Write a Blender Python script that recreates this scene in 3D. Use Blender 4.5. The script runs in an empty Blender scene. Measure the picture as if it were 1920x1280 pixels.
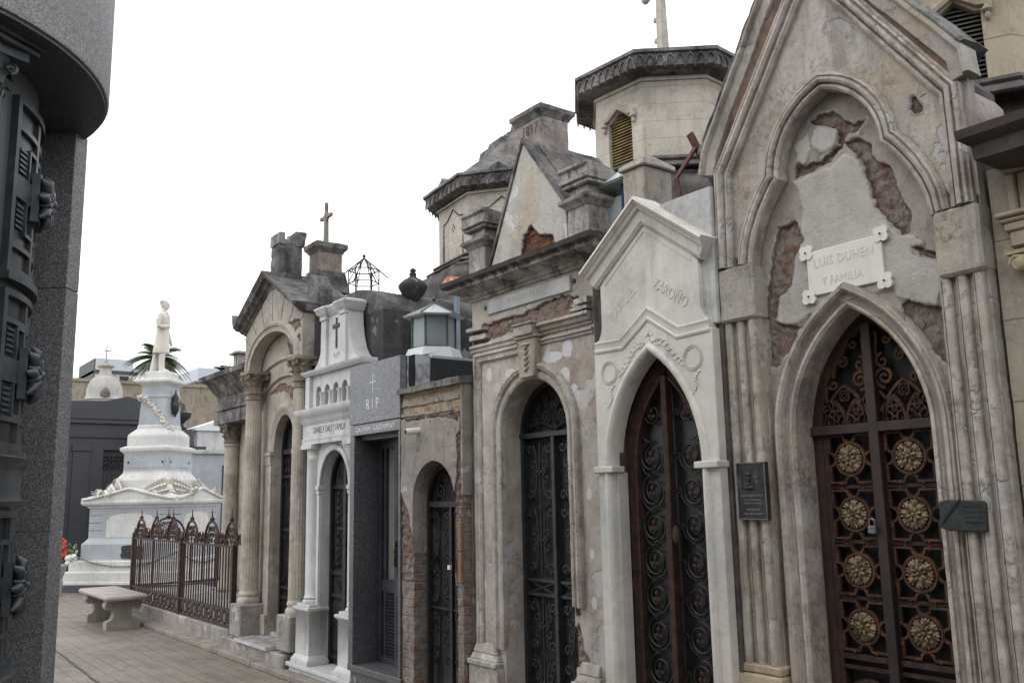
import bpy, bmesh, math, random
from mathutils import Vector, Matrix, noise
from mathutils.geometry import tessellate_polygon

random.seed(7)
S = bpy.context.scene
COL = S.collection
PI = math.pi

# ------------------------------------------------------------------ camera
PITCH, ROLL, YAW = 0.17005764, -0.01996325, math.radians(36.72)
cam_data = bpy.data.cameras.new("camera")
cam = bpy.data.objects.new("camera", cam_data)
COL.objects.link(cam)
S.camera = cam
_f = Vector((0, math.cos(PITCH), math.sin(PITCH)))
_u = Vector((0, -math.sin(PITCH), math.cos(PITCH)))
_r = Vector((1, 0, 0))
_r2 = math.cos(ROLL) * _r + math.sin(ROLL) * _u
_u2 = -math.sin(ROLL) * _r + math.cos(ROLL) * _u
_Z = Matrix.Rotation(-YAW, 3, 'Z')
_r2, _u2, _f = _Z @ _r2, _Z @ _u2, _Z @ _f
cam.matrix_world = Matrix(((_r2.x, _u2.x, -_f.x, 0), (_r2.y, _u2.y, -_f.y, 0),
                           (_r2.z, _u2.z, -_f.z, 1.6), (0, 0, 0, 1)))
cam_data.sensor_width = 36
cam_data.lens = 31.72
cam_data.clip_start = 0.05
cam_data.clip_end = 3000

# ------------------------------------------------------------------ sky, sun, exposure
SUN_EL, SUN_AZ = math.radians(52), math.radians(285)     # azimuth clockwise from +Y; light comes from over the left hand buildings
W = bpy.data.worlds.new("World")
S.world = W
W.use_nodes = True
_n = W.node_tree.nodes
_l = W.node_tree.links
_n.clear()
_sky = _n.new("ShaderNodeTexSky")
_sky.sky_type = 'NISHITA'
_sky.sun_disc = False
_sky.sun_elevation = SUN_EL
_sky.sun_rotation = SUN_AZ
_sky.dust_density = 3.0
_cl = _n.new("ShaderNodeMix")                # an even overcast sheet in front of the blue
_cl.data_type = 'RGBA'
_cl.inputs[0].default_value = 0.93
_l.new(_sky.outputs[0], _cl.inputs[6])
_cl.inputs[7].default_value = (14.3, 14.6, 15.0, 1)
_bg = _n.new("ShaderNodeBackground")
_bg.inputs[1].default_value = 0.10
_l.new(_cl.outputs[2], _bg.inputs[0])
_o = _n.new("ShaderNodeOutputWorld")
_l.new(_bg.outputs[0], _o.inputs[0])
sun_data = bpy.data.lights.new("sun", 'SUN')
sun_data.energy = 0.6
sun_data.angle = math.radians(40)
sun_data.color = (1.0, 0.97, 0.92)
sun = bpy.data.objects.new("sun", sun_data)
COL.objects.link(sun)
_d = Vector((math.sin(SUN_AZ) * math.cos(SUN_EL), math.cos(SUN_AZ) * math.cos(SUN_EL), math.sin(SUN_EL)))
sun.rotation_euler = _d.to_track_quat('Z', 'Y').to_euler()
S.view_settings.view_transform = 'Standard'
S.view_settings.look = 'None'
S.view_settings.exposure = 0.30
S.view_settings.gamma = 1.0
S.cycles.max_bounces = 6
S.cycles.diffuse_bounces = 4

# ------------------------------------------------------------------ node helpers
def mat(name):
    m = bpy.data.materials.new(name)
    m.use_nodes = True
    nt = m.node_tree
    b = nt.nodes["Principled BSDF"]
    return m, nt, b

class NT:
    def __init__(self, nt):
        self.nt = nt
    def n(self, t, **k):
        x = self.nt.nodes.new(t)
        for a, v in k.items():
            setattr(x, a, v)
        return x
    def put(self, sock, v):
        if hasattr(v, "is_output"):
            self.nt.links.new(v, sock)
        else:
            sock.default_value = v
    def math(self, op, a, b=0.0, clamp=False):
        x = self.n("ShaderNodeMath", operation=op)
        x.use_clamp = clamp
        self.put(x.inputs[0], a)
        self.put(x.inputs[1], b)
        return x.outputs[0]
    def vmath(self, op, a, b):
        x = self.n("ShaderNodeVectorMath", operation=op)
        self.put(x.inputs[0], a)
        self.put(x.inputs[1], b)
        return x
    def noise(self, vec, scale, detail=6, rough=0.6, dist=0.0):
        x = self.n("ShaderNodeTexNoise")
        self.put(x.inputs["Vector"], vec)
        x.inputs["Scale"].default_value = scale
        x.inputs["Detail"].default_value = detail
        x.inputs["Roughness"].default_value = rough
        x.inputs["Distortion"].default_value = dist
        return x.outputs[0]
    def step(self, v, lo, hi):
        x = self.n("ShaderNodeMapRange")
        x.interpolation_type = 'SMOOTHSTEP'
        self.put(x.inputs[0], v)
        x.inputs[1].default_value = lo
        x.inputs[2].default_value = hi
        x.inputs[3].default_value = 0
        x.inputs[4].default_value = 1
        return x.outputs[0]
    def mix(self, f, a, b):
        x = self.n("ShaderNodeMix")
        x.data_type = 'RGBA'
        self.put(x.inputs[0], f)
        self.put(x.inputs[6], a if hasattr(a, "is_output") else (*a, 1))
        self.put(x.inputs[7], b if hasattr(b, "is_output") else (*b, 1))
        return x.outputs[2]
    def bump(self, h, strength, dist, prev=None):
        x = self.n("ShaderNodeBump")
        x.inputs["Strength"].default_value = strength
        x.inputs["Distance"].default_value = dist
        self.put(x.inputs["Height"], h)
        if prev is not None:
            self.put(x.inputs["Normal"], prev)
        return x.outputs[0]

def weathered(name, c1, c2, dirt=(0.05, 0.045, 0.04), dirt_amt=0.5, scale=3.0, rough=0.85, bump=0.5, tops=0.0,
              damage=False, dmg=((0.27, 0.125, 0.085), (0.25, 0.215, 0.18), (0.075, 0.06, 0.05)), peel=0.0,
              peel_col=(0.45, 0.45, 0.46), seed=0.0, joints=0.0, spec=0.3, patch=None, streak=0.4, coat=None, tint=None, grime=0.35, seam=0.45, zsoot=None, coat_soft=False, bl=(0.46, 0.68)):
    """Old render, stone or marble: blotches, dirt runs, hairline cracks, peeled coats and bare patches, all in world metres."""
    m, nt, b = mat(name)
    g = NT(nt)
    geo = g.n("ShaderNodeNewGeometry")
    pos = g.vmath('ADD', geo.outputs["Position"], (seed, seed * 0.7, 0)).outputs[0]
    col = g.mix(g.step(g.noise(pos, scale, 8, 0.65), 0.32, 0.68), c1, c2)
    fine = g.noise(pos, 38, 6, 0.7)
    if tint is not None:
        col = g.mix(g.math('MULTIPLY', g.step(g.noise(pos, 1.9, 7, 0.62, 0.4), 0.5, 0.66), 0.75), col, tint)
    col = g.mix(g.math('MULTIPLY', g.step(fine, 0.5, 0.8), 0.35), col, tuple(0.62 * x for x in c2))
    pit = g.math('MULTIPLY', g.step(g.noise(pos, 33, 7, 0.72), 0.46, 0.70), g.step(g.noise(pos, 5.5, 6, 0.7), 0.40, 0.66))
    col = g.mix(g.math('MULTIPLY', pit, min(1.0, grime * 1.5)), col, tuple(0.30 * x for x in c2))
    fleck = g.math('MULTIPLY', g.step(g.noise(pos, 47, 6, 0.7), 0.50, 0.72), g.step(g.noise(pos, 4.1, 5, 0.65), 0.45, 0.7))
    col = g.mix(g.math('MULTIPLY', fleck, grime), col, tuple(min(0.85, 1.3 * x + 0.03) for x in c1))
    grain = g.noise(pos, 120, 5, 0.75)
    col = g.mix(g.math('MULTIPLY', g.step(grain, 0.50, 0.72), min(0.6, grime)), col, tuple(0.5 * x for x in c2))
    h = g.math('SUBTRACT', g.math('ADD', g.math('MULTIPLY', fine, 0.5), g.math('MULTIPLY', grain, 0.25)), g.math('MULTIPLY', pit, 0.35 * min(1.0, grime * 2)))
    if peel > 0:
        pm = g.step(g.noise(pos, 4.2, 5, 0.55, 0.6), 0.66 - 0.16 * peel, 0.675 - 0.16 * peel)
        col = g.mix(pm, col, peel_col)
        h = g.math('SUBTRACT', h, g.math('MULTIPLY', pm, 0.7))
    # hairline cracks
    vo = g.n("ShaderNodeTexVoronoi")
    vo.feature = 'DISTANCE_TO_EDGE'
    nz = g.n("ShaderNodeTexNoise")
    nt.links.new(pos, nz.inputs["Vector"])
    nz.inputs["Scale"].default_value = 6
    nz.inputs["Detail"].default_value = 5
    sc = g.n("ShaderNodeVectorMath", operation='SCALE')
    nt.links.new(nz.outputs[1], sc.inputs[0])
    sc.inputs["Scale"].default_value = 0.25
    wob = g.vmath('ADD', pos, sc.outputs[0]).outputs[0]
    nt.links.new(wob, vo.inputs["Vector"])
    vo.inputs["Scale"].default_value = 2.6
    crack = g.math('MULTIPLY', g.math('SUBTRACT', 1.0, g.step(vo.outputs["Distance"], 0.0, 0.005)),
                   g.math('MULTIPLY', g.step(g.noise(pos, 1.7, 3), 0.52, 0.62), seam))
    col = g.mix(g.math('MULTIPLY', crack, 0.6), col, (0.045, 0.04, 0.035))
    h = g.math('SUBTRACT', h, g.math('MULTIPLY', crack, 0.6))
    # dirt blotches and vertical runs
    mp = g.n("ShaderNodeMapping")
    nt.links.new(pos, mp.inputs["Vector"])
    mp.inputs["Scale"].default_value = (1, 1, 0.14)
    runs = g.step(g.noise(mp.outputs[0], 8.5, 9, 0.72), 0.49, 0.67)
    blot = g.step(g.noise(pos, 2.6, 12, 0.76), *bl)
    d = g.math('ADD', g.math('MULTIPLY', runs, streak), g.math('MULTIPLY', blot, 0.75), clamp=True)
    d = g.math('MULTIPLY', g.math('MULTIPLY', d, dirt_amt, clamp=True), g.math('ADD', 0.55, g.math('MULTIPLY', g.noise(pos, 26, 8, 0.75), 0.9)), clamp=True)
    if tops > 0:     # soot and lichen that settles on ledges
        sep = g.n("ShaderNodeSeparateXYZ")
        nt.links.new(geo.outputs["True Normal"], sep.inputs[0])
        up = g.math('MULTIPLY', g.step(sep.outputs[2], 0.25, 0.7), tops)
        d = g.math('MAXIMUM', d, g.math('MULTIPLY', up, g.step(g.noise(pos, 9, 6), 0.25, 0.6)))
    if zsoot is not None:     # black crust on the weathered upper lips
        sz = g.n("ShaderNodeSeparateXYZ")
        nt.links.new(geo.outputs["Position"], sz.inputs[0])
        zz = g.math('ADD', sz.outputs[2], g.math('MULTIPLY', g.math('SUBTRACT', g.noise(pos, 12, 8, 0.7), 0.5), 0.16))
        d = g.math('MAXIMUM', d, g.math('MULTIPLY', g.step(zz, zsoot[0], zsoot[1]), 0.92))
    col = g.mix(d, col, dirt)
    if joints > 0:   # coursed ashlar lines struck in the render
        sp = g.n("ShaderNodeSeparateXYZ")
        nt.links.new(geo.outputs["Position"], sp.inputs[0])
        fr = g.math('FRACT', g.math('DIVIDE', sp.outputs[2], joints))
        ln = g.math('LESS_THAN', fr, 0.02)
        col = g.mix(g.math('MULTIPLY', ln, 0.7), col, (0.1, 0.085, 0.07))
        h = g.math('SUBTRACT', h, ln)
    nrm = g.bump(h, bump, 0.012)
    if patch is not None:   # discs of fresh filler: list of (y, z, ry, rz), colour
        pts, pc = patch
        mk = None
        off = g.math('MULTIPLY', g.math('SUBTRACT', g.noise(pos, 14, 3), 0.5), 0.7)
        for (y, z, ry, rz) in pts:
            v = g.vmath('MULTIPLY', g.vmath('SUBTRACT', geo.outputs["Position"], (0, y, z)).outputs[0], (0, 1 / ry, 1 / rz))
            L = g.n("ShaderNodeVectorMath", operation='LENGTH')
            nt.links.new(v.outputs[0], L.inputs[0])
            mk = L.outputs["Value"] if mk is None else g.math('MINIMUM', mk, L.outputs["Value"])
        mk = g.math('SUBTRACT', 1.0, g.step(g.math('ADD', mk, off), 0.95, 1.02))
        col = g.mix(mk, col, pc)
    if coat is not None:      # a later top coat still clinging in places (mask carried by the mesh)
        at = g.n("ShaderNodeAttribute")
        at.attribute_name = 'coat'
        cm = g.step(g.math('ADD', at.outputs["Fac"], g.math('MULTIPLY', g.math('SUBTRACT', g.noise(pos, 60, 4), 0.5), 0.4)), 0.46, 0.54)
        cc = g.mix(g.step(g.noise(pos, 3.5, 8, 0.65), 0.35, 0.7), coat[0], coat[1])
        cc = g.mix(g.math('MULTIPLY', g.step(fine, 0.5, 0.8), 0.3), cc, tuple(0.6 * x for x in coat[1]))
        cc = g.mix(g.math('MULTIPLY', d, 0.6), cc, dirt)
        if coat_soft:
            cm = g.math('MULTIPLY', cm, g.math('MULTIPLY', g.step(g.noise(pos, 9, 7, 0.7), 0.34, 0.6), 0.75))
        col = g.mix(cm, col, cc)
    if damage:                # render fallen away down to rubble and brick (mask carried by the mesh)
        at = g.n("ShaderNodeAttribute")
        at.attribute_name = 'dmg'
        v = g.math('ADD', at.outputs["Fac"], g.math('MULTIPLY', g.math('SUBTRACT', g.noise(pos, 42, 7, 0.72), 0.5), 0.6))
        mask = g.step(v, 0.46, 0.54)
        under = g.step(v, 0.20, 0.28)          # the scratch coat that shows round every hole
        uc = g.mix(g.step(g.noise(pos, 30, 8, 0.75), 0.42, 0.66), tuple(0.55 * x + 0.2 for x in dmg[1]), tuple(0.7 * x for x in dmg[1]))
        col = g.mix(under, col, uc)
        rim = g.math('MULTIPLY', g.math('SUBTRACT', 1.0, g.step(v, 0.54, 0.80)), mask)
        sp2 = g.n("ShaderNodeSeparateXYZ")
        wb = g.n("ShaderNodeTexNoise")
        nt.links.new(pos, wb.inputs["Vector"])
        wb.inputs["Scale"].default_value = 16
        sc2 = g.n("ShaderNodeVectorMath", operation='SCALE')
        nt.links.new(wb.outputs[1], sc2.inputs[0])
        sc2.inputs["Scale"].default_value = 0.02
        nt.links.new(g.vmath('ADD', geo.outputs["Position"], sc2.outputs[0]).outputs[0], sp2.inputs[0])
        cb2 = g.n("ShaderNodeCombineXYZ")
        nt.links.new(sp2.outputs[1], cb2.inputs[0])
        nt.links.new(sp2.outputs[2], cb2.inputs[1])
        br = g.n("ShaderNodeTexBrick")
        nt.links.new(cb2.outputs[0], br.inputs["Vector"])
        br.inputs["Scale"].default_value = 1.0
        br.inputs["Brick Width"].default_value = 0.15
        br.inputs["Row Height"].default_value = 0.052
        br.inputs["Mortar Size"].default_value = 0.009
        br.inputs["Color1"].default_value = (*dmg[0], 1)
        br.inputs["Color2"].default_value = (*(0.62 * a + 0.38 * c for a, c in zip(dmg[0], dmg[1])), 1)
        br.inputs["Mortar"].default_value = (*(0.8 * x for x in dmg[1]), 1)
        bare = g.step(g.noise(pos, 9, 6, 0.65), 0.48, 0.54)
        dc = g.mix(bare, dmg[1], br.outputs["Color"])
        dc = g.mix(g.math('MULTIPLY', g.step(g.noise(pos, 34, 8, 0.78), 0.50, 0.66), 0.75), dc, dmg[2])
        dc = g.mix(g.math('MULTIPLY', g.step(g.noise(pos, 52, 6, 0.75), 0.54, 0.68), 0.55), dc, tuple(min(1, 1.5 * x) for x in dmg[1]))
        dc = g.mix(g.math('MULTIPLY', rim, 0.5), dc, dmg[2])
        col = g.mix(mask, col, dc)
        rb = g.math('MULTIPLY', g.noise(pos, 40, 8, 0.8), mask)
        nrm = g.bump(rb, 1.0, 0.03, nrm)
    nt.links.new(col, b.inputs["Base Color"])
    nt.links.new(nrm, b.inputs["Normal"])
    b.inputs["Roughness"].default_value = rough
    b.inputs["Specular IOR Level"].default_value = spec
    return m

def granite(name, c1, c2, c3, scale=150, rough=0.35, bump=0.0):
    m, nt, b = mat(name)
    g = NT(nt)
    geo = g.n("ShaderNodeNewGeometry")
    pos = geo.outputs["Position"]
    vo = g.n("ShaderNodeTexVoronoi")
    nt.links.new(pos, vo.inputs["Vector"])
    vo.inputs["Scale"].default_value = scale
    sep = g.n("ShaderNodeSeparateColor")
    nt.links.new(vo.outputs["Color"], sep.inputs[0])
    col = g.mix(g.step(sep.outputs[0], 0.25, 0.75), c1, c2)
    col = g.mix(g.step(sep.outputs[1], 0.72, 0.8), col, c3)
    wear = g.step(g.noise(pos, 2.2, 7, 0.65), 0.35, 0.75)
    col = g.mix(g.math('MULTIPLY', wear, 0.4), col, c1)
    nt.links.new(col, b.inputs["Base Color"])
    r = g.math('ADD', rough - 0.08, g.math('MULTIPLY', g.noise(pos, 9, 6), 0.22))
    nt.links.new(r, b.inputs["Roughness"])
    if bump:
        nt.links.new(g.bump(sep.outputs[2], bump, 0.004), b.inputs["Normal"])
    return m

def metal(name, c1, c2, rough=0.6, metallic=0.3, scale=30.0, bump=0.3, thr=(0.42, 0.62)):
    m, nt, b = mat(name)
    g = NT(nt)
    geo = g.n("ShaderNodeNewGeometry")
    pos = geo.outputs["Position"]
    f = g.step(g.noise(pos, scale, 8, 0.65), *thr)
    f2 = g.noise(pos, scale * 0.18, 5)
    col = g.mix(f, c1, c2)
    col = g.mix(g.math('MULTIPLY', g.step(f2, 0.45, 0.7), 0.5), col, tuple(0.5 * x for x in c1))
    nt.links.new(col, b.inputs["Base Color"])
    b.inputs["Metallic"].default_value = metallic
    b.inputs["Roughness"].default_value = rough
    nt.links.new(g.bump(g.noise(pos, 90, 4), bump, 0.003), b.inputs["Normal"])
    return m

def brickwork(name, yaxis='y', bw=0.24, bh=0.062, c1=(0.30, 0.10, 0.055), c2=(0.22, 0.085, 0.05), mortar=(0.24, 0.21, 0.18), cover=0.92, thr=0.43):
    m, nt, b = mat(name)
    g = NT(nt)
    geo = g.n("ShaderNodeNewGeometry")
    pos = geo.outputs["Position"]
    sp = g.n("ShaderNodeSeparateXYZ")
    nt.links.new(pos, sp.inputs[0])
    cb = g.n("ShaderNodeCombineXYZ")
    nt.links.new(g.math('ADD', sp.outputs[1], sp.outputs[0]), cb.inputs[0])
    nt.links.new(sp.outputs[2], cb.inputs[1])
    nz = g.n("ShaderNodeTexNoise")
    nt.links.new(pos, nz.inputs["Vector"])
    nz.inputs["Scale"].default_value = 14
    sc = g.n("ShaderNodeVectorMath", operation='SCALE')
    nt.links.new(nz.outputs[1], sc.inputs[0])
    sc.inputs["Scale"].default_value = 0.022
    v = g.vmath('ADD', cb.outputs[0], sc.outputs[0]).outputs[0]
    br = g.n("ShaderNodeTexBrick")
    nt.links.new(v, br.inputs["Vector"])
    br.inputs["Scale"].default_value = 1.0
    br.inputs["Brick Width"].default_value = bw
    br.inputs["Row Height"].default_value = bh
    br.inputs["Mortar Size"].default_value = 0.011
    br.inputs["Mortar Smooth"].default_value = 0.3
    br.inputs["Color1"].default_value = (*c1, 1)
    br.inputs["Color2"].default_value = (*c2, 1)
    br.inputs["Mortar"].default_value = (*mortar, 1)
    f = g.noise(pos, 22, 8, 0.7)
    col = g.mix(g.math('MULTIPLY', g.step(f, 0.42, 0.65), 0.6), br.outputs["Color"], (0.20, 0.165, 0.135))
    cem = g.step(g.noise(pos, 6.5, 9, .75), thr, thr + 0.06)
    col = g.mix(g.math('MULTIPLY', cem, cover), col, g.mix(g.step(f, 0.4, 0.65), (0.27, 0.245, 0.22), (0.15, 0.13, 0.115)))
    col = g.mix(g.math('MULTIPLY', g.step(g.noise(pos, 5, 8, .7), 0.5, 0.72), 0.7), col, (0.06, 0.05, 0.045))
    nt.links.new(col, b.inputs["Base Color"])
    h = g.math('SUBTRACT', g.math('MULTIPLY', f, 0.8), br.outputs["Fac"])
    nt.links.new(g.bump(h, 1.0, 0.02), b.inputs["Normal"])
    b.inputs["Roughness"].default_value = 0.92
    return m

def plain(name, c, rough=0.6, metallic=0.0, var=0.25, scale=12.0, transmission=0.0):
    m, nt, b = mat(name)
    g = NT(nt)
    geo = g.n("ShaderNodeNewGeometry")
    f = g.noise(geo.outputs["Position"], scale, 6, 0.65)
    col = g.mix(g.math('MULTIPLY', f, 1.0), tuple(x * (1 - var) for x in c), tuple(min(1, x * (1 + var)) for x in c))
    nt.links.new(col, b.inputs["Base Color"])
    b.inputs["Roughness"].default_value = rough
    b.inputs["Metallic"].default_value = metallic
    if transmission:
        b.inputs["Transmission Weight"].default_value = transmission
    return m

# ------------------------------------------------------------------ mesh helpers
class MB:
    """Collects shapes; part()/thing_mesh() link them as ONE mesh object."""
    def __init__(self):
        self.v, self.f, self.M = [], [], None
    def add(self, vs, fs):
        o = len(self.v)
        self.v += [(self.M @ Vector(p)) if self.M else Vector(p) for p in vs]
        self.f += [[i + o for i in f] for f in fs]
        return self
    def box(self, x0, x1, y0, y1, z0, z1):
        return self.add([(x, y, z) for x in (x0, x1) for y in (y0, y1) for z in (z0, z1)],
                        [(0, 1, 3, 2), (4, 6, 7, 5), (0, 4, 5, 1), (2, 3, 7, 6), (0, 2, 6, 4), (1, 5, 7, 3)])
    def frustum(self, x0, x1, y0, y1, z0, z1, dx, dy):
        """a box whose top is smaller by dx, dy on each side"""
        return self.add([(x0, y0, z0), (x1, y0, z0), (x1, y1, z0), (x0, y1, z0),
                         (x0 + dx, y0 + dy, z1), (x1 - dx, y0 + dy, z1), (x1 - dx, y1 - dy, z1), (x0 + dx, y1 - dy, z1)],
                        [(3, 2, 1, 0), (4, 5, 6, 7), (0, 1, 5, 4), (1, 2, 6, 5), (2, 3, 7, 6), (3, 0, 4, 7)])
    def wall(self, outer, holes, x0, x1):
        """a slab in the plane of the street front: outline and openings as (y, z) loops, front face at x0, back at x1"""
        loops = [outer] + list(holes)
        pts = [p for L in loops for p in L]
        tris = tessellate_polygon([[Vector((p[0], p[1], 0)) for p in L] for L in loops])
        n = len(pts)
        vs = [(x0, *p) for p in pts] + [(x1, *p) for p in pts]
        fs = [tuple(t) for t in tris] + [tuple(i + n for i in reversed(t)) for t in tris]
        o = 0
        for L in loops:
            k = len(L)
            for i in range(k):
                a, c = o + i, o + (i + 1) % k
                fs.append((a, c, c + n, a + n))
            o += k
        return self.add(vs, fs)
    def prism(self, poly, z0, z1):
        """plan polygon (x, y) extruded upwards"""
        n = len(poly)
        tris = tessellate_polygon([[Vector((p[0], p[1], 0)) for p in poly]])
        vs = [(*p, z0) for p in poly] + [(*p, z1) for p in poly]
        fs = [tuple(t) for t in tris] + [tuple(i + n for i in reversed(t)) for t in tris]
        fs += [(i, (i + 1) % n, (i + 1) % n + n, i + n) for i in range(n)]
        return self.add(vs, fs)
    def sweep(self, path, prof, x, closed=False):
        """moulding run along a (y, z) path on the street front; prof = (out of the path to its left, towards the street)"""
        P = [Vector(p) for p in path]
        n = len(P)
        vs = []
        for i in range(n):
            a = P[i - 1] if (i or closed) else None
            c = P[(i + 1) % n] if (i < n - 1 or closed) else None
            t1 = (P[i] - a).normalized() if a is not None else None
            t2 = (c - P[i]).normalized() if c is not None else None
            t1 = t1 or t2
            t2 = t2 or t1
            n1, n2 = Vector((-t1.y, t1.x)), Vector((-t2.y, t2.x))
            m = (n1 + n2).normalized()
            m = m / max(0.35, m.dot(n1))
            for (o, w) in prof:
                vs.append((x - w, P[i].x + m.x * o, P[i].y + m.y * o))
        k = len(prof)
        fs = []
        for i in range(n if closed else n - 1):
            j = (i + 1) % n
            for q in range(k - 1):
                fs.append((i * k + q, j * k + q, j * k + q + 1, i * k + q + 1))
            fs.append((i * k + k - 1, j * k + k - 1, j * k, i * k))
        if not closed:
            fs.append(tuple(range(k)))
            fs.append(tuple((n - 1) * k + q for q in reversed(range(k))))
        return self.add(vs, fs)
    def cornice(self, path, prof, closed=False):
        """horizontal moulding: plan path (x, y), prof = (outwards to the left of the path, z)"""
        P = [Vector(p) for p in path]
        n = len(P)
        vs = []
        for i in range(n):
            a = P[i - 1] if (i or closed) else None
            c = P[(i + 1) % n] if (i < n - 1 or closed) else None
            t1 = (P[i] - a).normalized() if a is not None else None
            t2 = (c - P[i]).normalized() if c is not None else None
            t1 = t1 or t2
            t2 = t2 or t1
            n1, n2 = Vector((-t1.y, t1.x)), Vector((-t2.y, t2.x))
            m = (n1 + n2).normalized()
            m = m / max(0.35, m.dot(n1))
            for (o, z) in prof:
                vs.append((P[i].x + m.x * o, P[i].y + m.y * o, z))
        k = len(prof)
        fs = []
        for i in range(n if closed else n - 1):
            j = (i + 1) % n
            for q in range(k - 1):
                fs.append((i * k + q, j * k + q, j * k + q + 1, i * k + q + 1))
            if not closed:
                fs.append((i * k + k - 1, j * k + k - 1, j * k, i * k))
        if not closed:
            fs.append(tuple(range(k)))
            fs.append(tuple((n - 1) * k + q for q in reversed(range(k))))
        else:
            fs.append(tuple(i * k + k - 1 for i in range(n)))
            fs.append(tuple(i * k for i in reversed(range(n))))
        return self.add(vs, fs)
    def lathe(self, cx, cy, prof, n=24, a0=0.0, sx=1.0, sy=1.0, rfun=None):
        vs, k = [], len(prof)
        for i in range(n):
            a = a0 + 2 * PI * i / n
            q = rfun(i, n) if rfun else 1.0
            for (r, z) in prof:
                vs.append((cx + r * q * math.cos(a) * sx, cy + r * q * math.sin(a) * sy, z))
        fs = []
        for i in range(n):
            j = (i + 1) % n
            for q in range(k - 1):
                fs.append((i * k + q, j * k + q, j * k + q + 1, i * k + q + 1))
        fs.append(tuple(i * k for i in reversed(range(n))))
        fs.append(tuple(i * k + k - 1 for i in range(n)))
        return self.add(vs, fs)
    def loft(self, rings):
        """skin a list of closed rings with equal point counts"""
        k = len(rings[0])
        vs = [p for r in rings for p in r]
        fs = []
        for i in range(len(rings) - 1):
            for q in range(k):
                r = (q + 1) % k
                fs.append((i * k + q, i * k + r, (i + 1) * k + r, (i + 1) * k + q))
        fs.append(tuple(reversed(range(k))))
        fs.append(tuple((len(rings) - 1) * k + q for q in range(k)))
        return self.add(vs, fs)
    def tube(self, pts, r, n=6, closed=False, flat=None):
        """round bar of radius r (or list of radii), or a flat bar: flat = (half width in the front plane, half depth)"""
        P = [Vector(p) for p in pts]
        m = len(P)
        T = []
        for i in range(m):
            a = P[i - 1] if (i or closed) else P[i]
            c = P[(i + 1) % m] if (i < m - 1 or closed) else P[i]
            t = c - a
            T.append(t.normalized() if t.length > 1e-9 else Vector((0, 0, 1)))
        vs = []
        if flat:
            n = 4
            for i in range(m):
                X = Vector((1, 0, 0))
                s = T[i].cross(X)
                s = s.normalized() if s.length > 1e-6 else Vector((0, 1, 0))
                w, d = flat
                for (a, bb) in ((1, 1), (-1, 1), (-1, -1), (1, -1)):
                    vs.append(P[i] + s * w * a + X * d * bb)
        else:
            up = Vector((1, 0, 0)) if abs(T[0].x) < 0.9 else Vector((0, 1, 0))
            nrm = (up - T[0] * up.dot(T[0])).normalized()
            for i in range(m):
                nrm = nrm - T[i] * nrm.dot(T[i])
                nrm = nrm.normalized() if nrm.length > 1e-6 else T[i].orthogonal().normalized()
                bi = T[i].cross(nrm)
                rr = r[i] if isinstance(r, (list, tuple)) else r
                for q in range(n):
                    a = 2 * PI * q / n
                    vs.append(P[i] + (nrm * math.cos(a) + bi * math.sin(a)) * rr)
        fs = []
        for i in range(m if closed else m - 1):
            j = (i + 1) % m
            for q in range(n):
                p = (q + 1) % n
                fs.append((i * n + q, i * n + p, j * n + p, j * n + q))
        if not closed:
            fs.append(tuple(reversed(range(n))))
            fs.append(tuple((m - 1) * n + q for q in range(n)))
        return self.add(vs, fs)
    def blob(self, c, r, n=8, rings=6):
        """ellipsoid"""
        rx, ry, rz = r if isinstance(r, (list, tuple)) else (r, r, r)
        vs = [(c[0], c[1], c[2] - rz)]
        for i in range(1, rings):
            t = PI * i / rings
            for q in range(n):
                a = 2 * PI * q / n
                vs.append((c[0] + rx * math.sin(t) * math.cos(a), c[1] + ry * math.sin(t) * math.sin(a), c[2] - rz * math.cos(t)))
        vs.append((c[0], c[1], c[2] + rz))
        fs = [(0, 1 + (q + 1) % n, 1 + q) for q in range(n)]
        for i in range(rings - 2):
            for q in range(n):
                p = (q + 1) % n
                fs.append((1 + i * n + q, 1 + i * n + p, 1 + (i + 1) * n + p, 1 + (i + 1) * n + q))
        o = 1 + (rings - 2) * n
        fs += [(o + q, o + (q + 1) % n, len(vs) - 1) for q in range(n)]
        return self.add(vs, fs)

ORI = {}

def setp(o, label=None, cat=None, group=None, kind=None):
    for k, v in (("label", label), ("category", cat), ("group", group), ("kind", kind)):
        if v:
            o[k] = v
    return o

def thing(name, label, cat, loc=(0, 0, 0), group=None, rotz=0.0):
    o = bpy.data.objects.new(name, None)
    COL.objects.link(o)
    o.location = loc
    o.rotation_euler = (0, 0, rotz)
    o.empty_display_size = 0.1
    ORI[o] = Vector(loc)
    return setp(o, label, cat, group)

def inside_dist(P, y, z):
    """signed distance to a (y, z) polygon, negative inside"""
    n, ins, best = len(P), False, 1e9
    for i in range(n):
        (ya, za), (yb, zb) = P[i], P[(i + 1) % n]
        if (za > z) != (zb > z) and y < (yb - ya) * (z - za) / (zb - za) + ya:
            ins = not ins
        dy, dz = yb - ya, zb - za
        t = max(0.0, min(1.0, ((y - ya) * dy + (z - za) * dz) / (dy * dy + dz * dz + 1e-12)))
        best = min(best, (y - ya - t * dy) ** 2 + (z - za - t * dz) ** 2)
    best = math.sqrt(best)
    return -best if ins else best

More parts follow.
